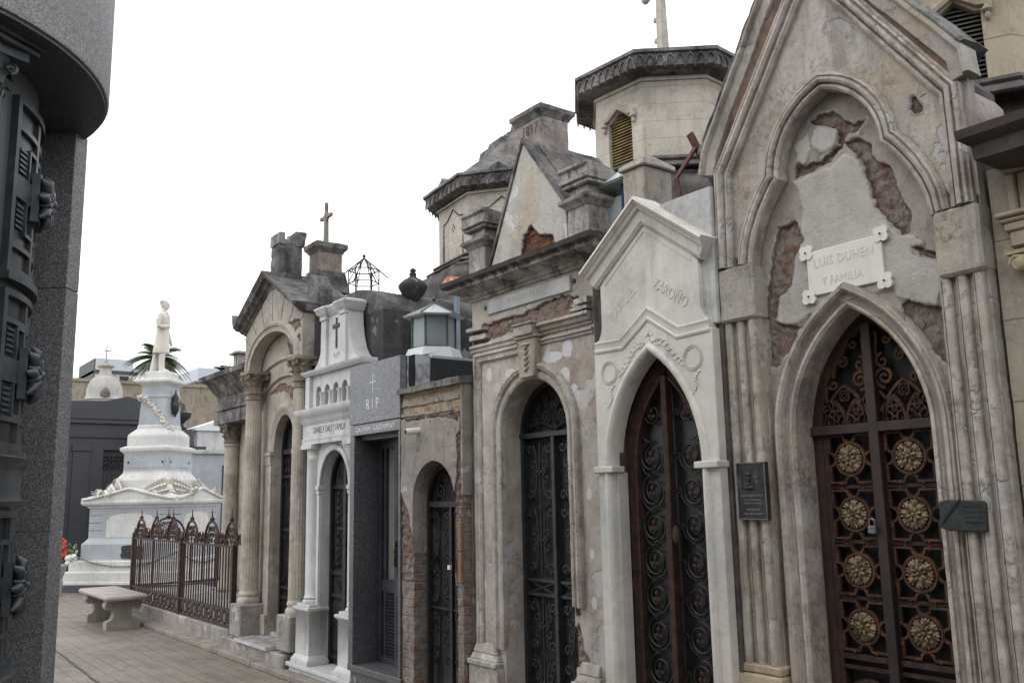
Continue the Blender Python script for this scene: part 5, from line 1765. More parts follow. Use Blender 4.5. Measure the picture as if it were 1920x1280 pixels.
E_ = thing('columned_mausoleum', 'weathered stone mausoleum with fluted corinthian columns, deep round arch and broken stack on its gable', 'mausoleum', (4.6, 9.2, 0))
cE = 9.27
b = MB()
big = roundarch(cE, .63, 3.05, 24, .36)
b.wall([(10.06, 3.02), (10.06, 3.56), (cE, 3.98), (8.465, 3.56), (8.465, 3.02), (8.63, 3.02)] + list(reversed(big)) + [(9.90, 3.02)], [], 3.67, 3.80)
part('gable_wall', b, M['stone_warm'], E_, jit=(0.004, 0.1), rel=[('dmg', [[(8.805, 3.434), (8.575, 3.448), (8.50, 3.353), (8.672, 3.33)], [(8.667, 3.264), (8.52, 3.259), (8.50, 3.192), (8.638, 3.197)]], .02, .012)])
b = MB()
b.sweep(roundarch(cE, .63, 3.05, 24, .36), [(0.004, -.02), (0.004, .012), (-.05, .016), (-.055, .03), (-.085, .035), (-.10, .02), (-.115, .0), (-.115, -.02)], 3.67)
part('arch_moulding', b, M['stone_warm'], E_, jit=(0.003, .06), sharp=40)
b = MB()
for k in range(7):       # struck voussoir lines above the arch
    a = PI * (.2 + .1 * k)
    p0 = (cE + .76 * math.cos(a), 3.05 + .47 * math.sin(a))
    p1 = (cE + 1.2 * math.cos(a), 3.05 + .86 * math.sin(a))
    lim = 3.93 - .47 * abs(p1[0] - cE)
    t = min(1, (lim - p0[1]) / max(.01, p1[1] - p0[1]))
    if t > .1:
        b.tube([(3.669, p0[0], p0[1]), (3.669, p0[0] + (p1[0] - p0[0]) * t, p0[1] + (p1[1] - p0[1]) * t)], 0, flat=(.004, .002))
part('voussoir_joint', b, M['soot_stone'], E_)
b = MB()
rk = dens([(10.10, 3.545), (cE, 4.02), (8.43, 3.545)], .15)
b.sweep(rk, [(.075, -.1), (.075, .01), (.055, .025), (.05, .05), (.02, .07), (.012, .11), (-.02, .125), (-.035, .14), (-.05, .14), (-.05, -.6)], 3.67)
b.box(3.68, 4.25, 8.42, 8.464, 3.50, 3.58)
part('gable_coping', b, M['soot_stone'], E_, jit=(0.005, .08), sharp=40)
for P_, xa_, xb_ in (([(10.10, 3.55), (10.15, 3.62), (10.16, 3.74), (10.08, 3.69), (10.03, 3.60)], 3.53, 3.75), ([(8.43, 3.58), (8.41, 3.66), (8.42, 3.76), (8.50, 3.88), (8.60, 3.93), (8.66, 3.80), (8.66, 3.66)], 3.80, 3.98)):
    b = MB()
    b.wall(P_, [], xa_, xb_)
    part('acroterion', b, M['soot_stone'], E_, bevel=.01, jit=(0.006, .05))
b = MB()
b.box(3.801, 4.3, 8.47, 8.63, 2.9, 3.55)
b.box(3.801, 4.3, 9.90, 10.05, .05, 3.55)
b.wall([(10.05, 3.45), (cE, 3.95), (8.47, 3.45), (8.47, 3.40), (8.63, 3.40), (8.63, 3.03)] + list(reversed(roundarch(cE, .63, 3.05, 24, .362))) + [(9.90, 3.03), (9.90, 3.40), (10.05, 3.40)], [], 3.801, 3.93)
b.box(4.0, 5.2, 8.47, 10.05, .05, 3.5)
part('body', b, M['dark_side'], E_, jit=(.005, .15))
b = MB()      # recessed wall behind the columns
ce = 9.20
dE = roundarch(ce, .29, 2.13, 18, .39)
b.wall([(10.05, .2), (10.05, 3.42), (8.48, 3.42), (8.48, .2)], [[(ce + .29, .25)] + dE + [(ce - .29, .25)]], 3.815, 3.99)
part('recess_wall', b, M['stone_warm'], E_, jit=(.004, .1), rel=[('dmg', [[(9.196, 3.303), (9.031, 3.235), (8.95, 3.10), (9.138, 3.18)], [(9.671, 2.773), (9.447, 2.85), (9.252, 2.86), (9.06, 2.80), (8.90, 2.703), (8.92, 2.5), (9.0, 2.62), (9.11, 2.727), (9.275, 2.777)]], .012, .010)])
b = MB()
b.sweep([(ce + .29, 2.13)] + dE[1:-1] + [(ce - .29, 2.13)], [(.003, -.02), (.003, .01), (-.03, .02), (-.05, .04), (-.08, .045), (-.10, .02), (-.13, .015), (-.135, -.02)], 3.815)
for (w, zs, h) in ((.66, 2.62, .30), (.80, 2.86, .25)):
    b.sweep(roundarch(ce, w, zs, 22, h), [(0, -.02), (0, .02), (-.012, .03), (-.03, .02), (-.03, -.02)], 3.815)
for s in (1, -1):
    y0, y1 = sorted((ce + s * .285, ce + s * .46))
    b.box(3.765, 3.85, y0, y1, 2.09, 2.13)
    b.box(3.775, 3.85, y0 + .008, y1 - .008, 1.99, 2.089)
    b.box(3.785, 3.85, y0 + .01, y1 - .01, .42, 1.99)
    b.box(3.75, 3.85, y0, y1 + .01, .22, .42)
part('recess_moulding', b, M['stone_warm'], E_, jit=(.004, .08), sharp=40)
for (yc, r) in ((9.765, .098), (8.47, .094)):
    b = MB()
    fluted_column(b, 3.68, yc, r, r * .88, .66, 2.72)
    cl = part('column', b, M['column_stone'], E_, sharp=50)
    b = MB()
    b.lathe(3.68, yc, [(r * 1.22, .53), (r * 1.28, .555), (r * 1.22, .58), (r * 1.05, .595), (r * 1.02, .605), (r * 1.12, .62), (r * 1.12, .635), (r * 1.0, .66), (r * .9, .67)], 28)
    part('column_base', b, M['column_stone'], cl, sharp=45)
    b = MB()
    b.lathe(3.68, yc, [(r * .86, 2.71), (r * 1.0, 2.715), (r * 1.0, 2.735), (r * .88, 2.745), (r * .88, 2.78)], 28)
    capital(b, 3.68, yc, 2.775, 3.03, r * .95, 0.0, r * 1.75)
    part('capital', b, M['capital_stone'], cl, sharp=60)
    b = MB()
    b.box(3.53, 3.84, yc - .155, yc + .155, .20, .53)
    part('column_plinth', b, M['cement'], cl, bevel=.012, jit=(.004, .08))
b = MB()
b.box(3.47, 3.95, 8.73, 9.60, .175, .215)
part('marble_sill', b, M['marble_grey'], E_, bevel=.006)
b = MB()
b.box(3.505, 3.95, 8.38, 10.10, .04, .174)
part('plinth', b, M['cement'], E_, bevel=.01, jit=(.006, .1))
b = MB()      # broken hollow stack on the ridge
b.box(3.66, 3.93, 9.11, 9.33, 3.88, 4.40)
b.frustum(3.645, 3.73, 9.095, 9.345, 4.36, 4.49, .01, .0)
b.frustum(3.86, 3.95, 9.095, 9.345, 4.36, 4.52, -.015, -.01)
b.frustum(3.70, 3.90, 9.11, 9.33, 4.39, 4.43, .02, .01)
st = part('broken_stack', b, M['soot_stone'], E_, jit=(.016, .06))
b = MB()
b.box(4.12, 4.42, 9.12, 9.36, 3.55, 4.36)
pdst = part('cross_pedestal', b, M['brick_pink'], E_, bevel=.01, jit=(.008, .06))
b = MB()
b.cornice([(4.12, 9.12), (4.12, 9.36), (4.42, 9.36), (4.42, 9.12)], [(-.1, 4.35), (.006, 4.35), (.015, 4.37), (.045, 4.40), (.05, 4.45), (.02, 4.47), (-.1, 4.49)], closed=True)
b.frustum(4.05, 4.5, 9.08, 9.42, 3.9, 4.14, .05, .03)
part('pedestal_cap', b, M['soot_stone'], pdst, jit=(.005, .06))
b = MB()
zc = 4.80
b.frustum(4.245, 4.295, 9.215, 9.265, 4.48, zc, .004, .004)
b.box(4.252, 4.288, 9.222, 9.258, zc, 4.97)
b.box(4.252, 4.288, 9.10, 9.222, zc - .02, zc + .02)
b.box(4.252, 4.288, 9.258, 9.38, zc - .02, zc + .02)
b.wall([(9.24 + .06 * math.cos(t * PI / 8 + PI / 8), zc + .06 * math.sin(t * PI / 8 + PI / 8)) for t in range(16)], [], 4.258, 4.282)
part('stone_cross', b, M['kerb'], pdst, bevel=.004)
M['weed'] = plain('dry_weeds', (0.20, 0.15, 0.06), rough=.9, var=.5, scale=30)
M['weed_green'] = plain('green_weeds', (0.13, 0.15, 0.05), rough=.9, var=.5, scale=30)
for (nm, cx, cy, n, m_, hh, lab) in (('grass_tuft', 4.02, 8.58, 60, 'weed', .17, 'tuft of dry yellow weeds sprouting on the stone roof below the stack'), ('moss_clump', 4.22, 8.50, 140, 'weed_green', .09, 'low green weed clump growing on the stone roof below the cross')):
    b = MB()
    r_ = random.Random(5)
    for k in range(n):
        a, q = r_.uniform(0, 2 * PI), r_.uniform(0, .09 if m_ == 'weed' else .16)
        x, y = cx + q * math.cos(a), cy + q * math.sin(a) * .6
        h = hh * r_.uniform(.4, 1.0)
        l = r_.uniform(-.06, .06)
        b.add([(x - .004, y, 3.56), (x + .004, y, 3.56), (x + l + .005, y + l * .5, 3.56 + h * .7), (x + l * 1.8, y + l, 3.56 + h)], [(0, 1, 2), (0, 2, 3)])
    solo(nm, b, M[m_], lab, 'weeds', loc=(cx, cy, 3.56))
b = MB()
b.box(3.85, 4.5, 8.42, 8.80, 3.40, 3.56)
part('roof_ledge', b, M['soot_stone'], E_, jit=(.01, .07))
D = part('door', MB().box(3.95, 3.97, ce - .31, ce + .31, .21, 2.53), M['dark_panel'], E_)
b = MB()
b.sweep([(ce + .29, .215), (ce + .29, 1.0)] + roundarch(ce, .29, 2.13, 18, .385) + [(ce - .29, 1.0), (ce - .29, .215)], [(0, 0), (0, .05), (.035, .05), (.035, 0)], 3.95)
b.box(3.90, 3.95, ce - .285, ce + .285, 2.10, 2.15)
b.box(3.905, 3.95, ce - .02, ce + .02, .215, 2.10)
for z in (1.86, 1.30, .70, .60, .25):
    b.box(3.915, 3.95, ce - .285, ce + .285, z - .015, z + .015)
part('door_frame', b, M['iron'], D)
b = MB()
for s in (1, -1):
    yc = ce + s * .145
    for q in (-1, 0, 1):
        b.tube([(3.93, yc + q * .075, .25), (3.93, yc + q * .075, 2.08)], .007, 5)
        b.blob((3.93, yc + q * .075, 2.02), (.012, .016, .03), 6, 5)
        b.blob((3.93, yc + q * .075, 1.92), (.012, .016, .03), 6, 5)
    for (z0, z1) in ((1.34, 1.82), (.74, 1.26), (.28, .57)):
        scroll_lyre(b, 3.925, yc, z0, z1, .11, .007)
    for (dz, r) in ((2.24, .07), (2.38, .05)):
        b.tube(at_x(spiral(ce + s * .12 * (1 if r > .06 else .5), dz, r, -PI / 2, 1.6, s), 3.925), .007, 5)
    b.tube([(3.925, ce, 2.15), (3.925, ce + s * .2, 2.40)], .007, 5)
part('scrollwork', b, M['iron'], D, sharp=60)

# ------------------------------------------------------------------ grey vault with a corner column beyond the railed plot
N_ = thing('corner_column_vault', 'grey stone vault with smooth corner column and heavy dark cornice behind the railed plot', 'mausoleum', (5.3, 12.4, 0))
b = MB()
b.box(4.62, 6.6, 10.4, 13.05, .05, 3.0)
part('body', b, M['stone_warm'], N_, jit=(.004, .2))
b = MB()
b.lathe(4.54, 12.86, [(.16, .42), (.16, .46), (.135, .49), (.13, .53), (.115, .55), (.113, 1.3), (.102, 2.38), (.118, 2.39), (.118, 2.42), (.102, 2.43)], 26)
cl = part('column', b, M['column_stone'], N_, sharp=45)
b = MB()
capital(b, 4.54, 12.86, 2.43, 2.70, .11, 0, .21)
part('capital', b, M['capital_stone'], cl, sharp=60)
b = MB()
b.box(4.37, 4.71, 12.69, 13.03, .05, .42)
part('column_plinth', b, M['cement'], cl, bevel=.01)
b = MB()
b.box(4.36, 6.6, 10.4, 13.16, 2.70, 2.86)
b.box(4.40, 6.6, 10.4, 13.12, 2.86, 3.12)
b.box(4.37, 6.6, 10.4, 13.15, 2.90, 2.93)
b.cornice([(4.40, 10.4), (4.40, 13.12), (6.6, 13.12)], [(-.1, 3.10), (.01, 3.10), (.03, 3.14), (.06, 3.17), (.10, 3.24), (.14, 3.30), (.22, 3.34), (.235, 3.40), (-.1, 3.42)])
part('entablature', b, M['soot_stone'], N_, sharp=40, jit=(.003, .15))
b = MB()
b.box(4.50, 4.72, 12.6, 12.82, 3.41, 3.70)
b.frustum(4.45, 4.77, 12.55, 12.87, 3.70, 3.735, .0, .0)
part('parapet_post', b, M['sooty_cornice'], N_, bevel=.005)

# ------------------------------------------------------------------ railed tomb plot
M['fence'] = metal('rusty_red_railing', (0.035, 0.020, 0.018), (0.078, 0.037, 0.027), rough=.75, metallic=.1, scale=20)
xf = 3.66
b = MB()
b.box(3.60, 3.80, 10.14, 14.50, .03, .215)
b.box(3.80, 5.0, 14.34, 14.50, .03, .215)
PW = solo('plot_wall', b, M['cement'], 'low stained cement kerb wall carrying the rusty railing', 'low wall', loc=(3.7, 12.3, 0), bevel=.008, jit=(.005, .12))
b = MB()
b.box(3.86, 4.56, 10.3, 14.1, .05, .34)
b.box(3.82, 4.60, 10.26, 14.15, .34, .385)
solo('tomb_slab', b, M['marble_grey'], 'pale marble tomb slab lying inside the rusty railing', 'tomb', loc=(4.2, 12.2, 0), bevel=.006)
FN = thing('iron_railing', 'rusty red iron railing with little gothic crests on a low wall', 'railing', (3.66, 12.3, .215))
for (xp, y, w) in ((xf, 14.45, .028), (xf, 12.11, .03), (xf, 10.19, .03), (4.92, 14.45, .025)):
    b = MB()
    b.box(xp - w, xp + w, y - w, y + w, .215, 1.13)
    part('post', b, M['fence'], FN, bevel=.004)
b = MB()
for z in (.23, .415, 1.105):
    b.box(xf - .012, xf + .012, 10.22, 14.42, z - .012, z + .012)
    b.box(xf + .03, 4.9, 14.438, 14.462, z - .012, z + .012)
part('rail', b, M['fence'], FN)
b = MB()
k = 0
y = 10.27
while y < 14.42:
    b.tube([(xf, y, .415), (xf, y, 1.105)], .0095, 5)
    y += .0935
x = xf + .1
while x < 4.88:
    b.tube([(x, 14.45, .415), (x, 14.45, 1.105)], .0095, 5)
    x += .0935
part('bars', b, M['fence'], FN)
b = MB()
y = 10.27
while y < 14.3:
    b.tube([(xf, y, .235), (xf, y + .18, .405)], .009, 5)
    b.tube([(xf, y + .18, .235), (xf, y, .405)], .009, 5)
    b.tube([(xf, y + .09 + .04 * math.cos(t * PI / 5), .32 + .04 * math.sin(t * PI / 5)) for t in range(10)], .008, 4, closed=True)
    for (dy, dz) in ((.09, .275), (.09, .365), (.05, .32), (.13, .32), (.0, .245), (.0, .40), (.0, .32)):
        b.blob((xf, y + dy, dz), (.010, .024, .024), 6, 5)
    y += .36
    b.tube([(xf, y - .18, .235), (xf, y, .405)], .009, 5)
    b.tube([(xf, y - .18, .405), (xf, y, .235)], .009, 5)
    b.blob((xf, y - .09, .32), (.012, .05, .06), 8, 6)
part('lower_frieze', b, M['fence'], FN)
def crest(mb, ax, c, x, hw=.27):
    def P(u, z):
        return (x, c + u, z) if ax == 'y' else (c + u, x, z)
    L = lancet(0, hw, 1.12, 1.385, 8)
    mb.tube([P(u, z) for u, z in L], .016, 5)
    mb.tube([P(u * .72, 1.12 + (z - 1.12) * .72) for u, z in L], .009, 4)
    mb.tube([P(0, 1.36), P(0, 1.52)], [.014, .004], 5)
    mb.tube([P(-.035, 1.405), P(.035, 1.405)], .012, 5)
    mb.blob(P(0, 1.405), .028, 6, 5)
    for (u, z) in ((0, 1.29), (-.05, 1.22), (.05, 1.22), (-.15, 1.20), (.15, 1.20), (-.12, 1.15), (.12, 1.15), (0, 1.16), (-.19, 1.14), (.19, 1.14), (-.075, 1.29), (.075, 1.29)):
        mb.tube([P(u + .028 * math.cos(t * PI / 4), z + .028 * math.sin(t * PI / 4)) for t in range(8)], .008, 4, closed=True)
    for s in (-1, 1):
        mb.tube([P(s * (hw + .06) + .045 * math.cos(t * .5) * (1 - t / 16), 1.20 + .05 * math.sin(t * .5) * (1 - t / 16)) for t in range(14)], .007, 4)
        mb.tube([P(s * hw, 1.12), P(s * (hw + .08), 1.25), P(s * (hw + .13), 1.12)], .007, 4)
        mb.blob(P(s * (hw + .12), 1.16), (.03, .03, .035), 6, 5)
for c in (14.08, 13.30, 12.53, 11.73, 10.97, 10.30):
    b = MB()
    crest(b, 'y', c, xf, .25 if c > 10.5 else .2)
    part('gothic_crest', b, M['fence'], FN, sharp=60)
b = MB()
crest(b, 'x', 4.15, 14.45, .25)
part('gothic_crest', b, M['fence'], FN, sharp=60)

# ------------------------------------------------------------------ stone bench
M['bench'] = weathered('cast_stone', (0.33, 0.30, 0.27), (0.25, 0.225, 0.20), dirt=(0.10, 0.09, 0.08), dirt_amt=.45, scale=5, bump=.4)
M['bench_top'] = weathered('pinkish_bench_top', (0.37, 0.325, 0.30), (0.30, 0.265, 0.245), dirt=(0.13, 0.12, 0.11), dirt_amt=.4, scale=4, bump=.3, rough=.6)
BN = thing('stone_bench', 'cast stone bench with scrolled legs standing on the paving by the railing', 'bench', (3.15, 13.45, 0))
b = MB()
b.box(2.90, 3.42, 12.66, 14.3, .375, .44)
part('seat', b, M['bench_top'], BN, bevel=.022, sharp=50)
for y in (12.92, 14.02):
    b = MB()
    # volute console seen from its end: profile in (x, z), extruded along y
    pf = [(2.98, .0), (3.34, .0), (3.34, .11), (3.30, .12), (3.27, .17), (3.27, .24), (3.31, .30), (3.36, .33), (3.37, .375), (2.95, .375), (2.96, .33), (3.01, .30), (3.05, .24), (3.05, .17), (3.02, .12), (2.98, .11)]
    n = len(pf)
    tris = tessellate_polygon([[Vector((p[0], p[1], 0)) for p in pf]])
    vs = [(p[0], y - .075, p[1]) for p in pf] + [(p[0], y + .075, p[1]) for p in pf]
    b.add(vs, [tuple(t) for t in tris] + [tuple(i + n for i in reversed(t)) for t in tris] + [(i, (i + 1) % n, (i + 1) % n + n, i + n) for i in range(n)])
    b.box(2.96, 3.36, y - .095, y + .095, 0.0, .10)
    for (xx, rr) in ((2.99, .058), (3.33, .058)):
        pts = [(xx + rr * (1 - t / 22) * math.cos(t * .55), y - .078, .305 + rr * (1 - t / 22) * math.sin(t * .55)) for t in range(20)]
        b.tube(pts, .012, 5)
        b.tube([(xx, y - .082, .305), (xx, y + .08, .305)], .058, 16)
    part('leg', b, M['bench'], BN, bevel=.006, sharp=40)

# ------------------------------------------------------------------ dark granite rotunda at the left
M['granite_rough'] = granite('rough_grey_granite', (0.20, 0.20, 0.212), (0.32, 0.32, 0.328), (0.44, 0.44, 0.44), 210, .7, .6)
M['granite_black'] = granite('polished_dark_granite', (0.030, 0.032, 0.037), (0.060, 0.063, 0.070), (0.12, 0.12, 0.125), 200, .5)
M['granite_mid'] = granite('grey_pier_granite', (0.10, 0.10, 0.105), (0.19, 0.19, 0.197), (0.32, 0.32, 0.32), 220, .55, .3)
M['bronze_green'] = metal('green_black_bronze', (0.050, 0.060, 0.068), (0.082, 0.092, 0.10), rough=.42, metallic=.35, scale=9, bump=.15)
LX, LY = -.131, 4.195
L_ = thing('granite_rotunda', 'dark granite mausoleum with curved bay, round cornice and bronze key-pattern windows', 'mausoleum', (LX, LY, 0))
def arcp(r, a0, a1, n):
    return [(LX + r * math.cos(math.radians(a0 + (a1 - a0) * i / n)), LY + r * math.sin(math.radians(a0 + (a1 - a0) * i / n))) for i in range(n + 1)]
b = MB()
b.lathe(LX, LY, [(.70, 0.0), (.70, 3.32)], 96)
part('curved_wall', b, plain('painted_bay_wall', (0.080, 0.090, 0.097), rough=.5, var=.25, scale=4), L_)
b = MB()
b.lathe(LX, LY, [(.69, 3.30), (.965, 3.30), (.97, 3.31), (.97, 4.0), (.955, 4.02), (.93, 4.02), (.93, 4.6), (.2, 4.62)], 128)
part('round_cornice', b, M['granite_rough'], L_, sharp=30)
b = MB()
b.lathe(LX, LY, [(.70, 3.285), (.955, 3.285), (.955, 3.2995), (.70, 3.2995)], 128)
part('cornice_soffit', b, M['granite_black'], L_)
b = MB()
e1, e2 = Vector((-.788, .616)), Vector((.616, .788))
p0 = Vector((.755, 4.33))
pl = [p0, p0 + e2 * .108, p0 + e2 * .108 + e1 * .5, p0 + e1 * .5]
for (z0, z1) in ((0, .42), (.423, 1.49), (1.493, 2.555), (2.558, 3.299)):
    b.prism([tuple(p) for p in pl], z0, z1)
part('pier', b, M['granite_mid'], L_, bevel=.003)
b = MB()
b.prism([(.55, 4.62), (.30, 5.5), (-3.2, 6.3), (-3.4, 3.9), (-.75, 3.95), (-.1, 4.6)], 0, 4.3)
part('body', b, M['granite_black'], L_)
def ringpiece(mb, r0, r1, a0, a1, z0, z1, n=None):
    n = n or max(2, int(abs(a1 - a0) / 3))
    mb.prism(arcp(r1, a0, a1, n) + list(reversed(arcp(r0, a0, a1, n))), z0, z1)
b = MB()
for z0, z1 in ((1.60, 1.79), (.86, .99)):
    b.lathe(LX, LY, [(.69, z0), (.735, z0), (.745, z0 + .02), (.735, z0 + .04), (.735, z1 - .05), (.755, z1 - .03), (.765, z1 - .01), (.74, z1), (.69, z1)], 96)
part('sill_band', b, M['bronze_green'], L_, sharp=35)
for (wz0, wz1) in ((2.47, 3.17), (1.81, 2.41), (1.01, 1.585)):
    aL, aR = -37.5, 1.5
    H = wz1 - wz0
    b = MB()
    t = .026
    dg = math.degrees(.024 / .74)
    ringpiece(b, .69, .730, aL, aR, wz1 - t, wz1)
    ringpiece(b, .69, .730, aL, aR, wz0, wz0 + t)
    ringpiece(b, .69, .745, aL - .8, aR + .8, wz0 - .03, wz0)
    ringpiece(b, .69, .730, aL, aL + dg, wz0 + t, wz1 - t)
    ringpiece(b, .69, .730, aR - dg, aR, wz0 + t, wz1 - t)
    w_ = part('window', b, M['bronze_green'], L_, sharp=30)
    b = MB()
    b.prism(arcp(.706, aL + dg, aR - dg, 16) + list(reversed(arcp(.698, aL + dg, aR - dg, 16))), wz0 + t, wz1 - t)
    part('dark_pane', b, M['dark_glass'], w_)
    b = MB()
    am = (aL + aR) / 2
    zc = (wz0 + wz1) / 2
    bars = [(aL + dg, aR - dg, wz1 - .125, wz1 - .105), (aL + dg, aR - dg, wz0 + .105, wz0 + .125), (am - 1.6, am + 1.6, wz0 + t, wz1 - t),
            (aL + dg, am, zc - .045, zc + .045), (am, aR - dg, zc - .045, zc + .045)]
    for s in (1, -1):
        for u in (1, -1):
            zz = zc + u * .17
            aa = am - s * 8
            bars += [tuple(sorted((aa, am - s * 1.6))) + (zz - .007, zz + .007), (aa - .5, aa + .5, *sorted((zz, zc + u * .045)))]
    for (a0, a1, z0, z1) in bars:
        ringpiece(b, .703, .722, a0, a1, z0, z1)
    for s in (1, -1):      # ribbed fillets beside the keys
        for u in (1, -1):
            for q in range(5):
                zz = zc + u * (.07 + q * .021)
                if abs(zz - zc) < H / 2 - .13:
                    ringpiece(b, .703, .716, *sorted((am - s * 9.5, am - s * 14.5)), zz - .005, zz + .005)
    part('key_grille', b, M['bronze_green'], w_, sharp=30)
    b = MB()
    ar_ = math.radians(am + 2)
    o = Vector((math.cos(ar_), math.sin(ar_), 0))
    sd = Vector((-math.sin(ar_), math.cos(ar_), 0))
    c0 = Vector((LX, LY, zc)) + o * .735
    b.M = Matrix.Translation(c0) @ Matrix(((o.x, sd.x, 0, 0), (o.y, sd.y, 0, 0), (0, 0, 1, 0), (0, 0, 0, 1)))
    b.box(-.02, .010, -.085, .085, -.10, .10)
    b.blob((.03, 0, 0), (.026, .032, .032), 12, 8)
    for ring, (k, rr, sz) in enumerate(((8, .078, .036), (8, .045, .024))):
        for q in range(k):
            a = 2 * PI * (q + .5 * ring) / k
            cv = [(.016, .05), (.030 + .014 * ring, .45), (.030 + .010 * ring, .8), (.012, 1.0)]
            b.tube([(x, (rr + sz) * f * math.cos(a), (rr + sz) * f * math.sin(a)) for x, f in cv], [.010, sz * .62, sz * .55, .006], 8)
    b.blob((.048, 0, 0), (.018, .02, .02), 10, 6)
    part('rosette', b, M['bronze_green'], w_, sharp=50)
b = MB()      # engaged bronze column with composite capital
ac = math.radians(-55)
ccx, ccy = LX + .755 * math.cos(ac), LY + .755 * math.sin(ac)
b.lathe(ccx, ccy, [(.085, 0), (.085, .86), (.072, .88), (.07, 2.2), (.062, 2.98), (.072, 2.99), (.072, 3.01), (.06, 3.02)], 32, rfun=lambda i, n: 1 - .05 * (i % 2))
cl = part('column', b, M['bronze_green'], L_, sharp=60)
b = MB()
capital(b, ccx, ccy, 3.0, 3.245, .062, ac + PI, .145)
part('capital', b, M['bronze_green'], cl, sharp=60)
b = MB()
o = Vector((math.cos(ac), math.sin(ac)))
s_ = Vector((-o.y, o.x))
def rot_rect(hx, hy, off=0):
    c = Vector((ccx, ccy)) + o * off
    return [tuple(c + o * a * hx + s_ * d * hy) for a, d in ((-1, -1), (1, -1), (1, 1), (-1, 1))]
b.prism(rot_rect(.12, .135), 3.246, 3.265)
b.prism(rot_rect(.135, .15), 3.268, 3.299)
part('abacus', b, M['bronze_green'], cl, bevel=.003)

# ------------------------------------------------------------------ unseen row behind the viewpoint, added to shade the lower fronts
M['row_stone'] = weathered('grey_row_stone', (0.20, 0.19, 0.18), (0.13, 0.125, 0.12), dirt=(0.05, 0.047, 0.045), dirt_amt=.5, scale=2, joints=.4)
for (nm, y0, y1, h, lab) in (('unseen_mausoleum', -3.6, 2.6, 4.6, 'tall unseen grey stone mausoleum added across the lane to shade the gothic front'),
                             ('unseen_mausoleum', -10.5, -3.7, 4.2, 'second unseen grey stone mausoleum added behind the viewpoint to shade the lane')):
    t = thing(nm, lab, 'mausoleum', (-2.6, (y0 + y1) / 2, 0), 'unseen grey mausoleums added across the lane')
    yc = (y0 + y1) / 2
    b = MB()
    b.box(-5.0, -1.25, y0, y1, 0, h)
    b.box(-5.0, -1.15, y0 + .02, y1 - .02, h - .45, h - .2)
    b.box(-5.0, -1.05, y0 + .03, y1 - .03, h - .2, h + .02)
    part('wall', b, M['row_stone'], t, bevel=.01)
    b = MB()
    b.box(-1.249, -1.235, yc - .5, yc + .5, .1, 2.4)
    for k in range(8):
        b.box(-1.235, -1.22, yc - .47 + .13 * k, yc - .45 + .13 * k, .1, 2.4)
    part('door', b, M['iron'], t)
    b = MB()
    b.box(-1.25, -.95, yc - .7, yc + .7, 0, .1)
    part('doorstep', b, M['kerb'], t, bevel=.01)

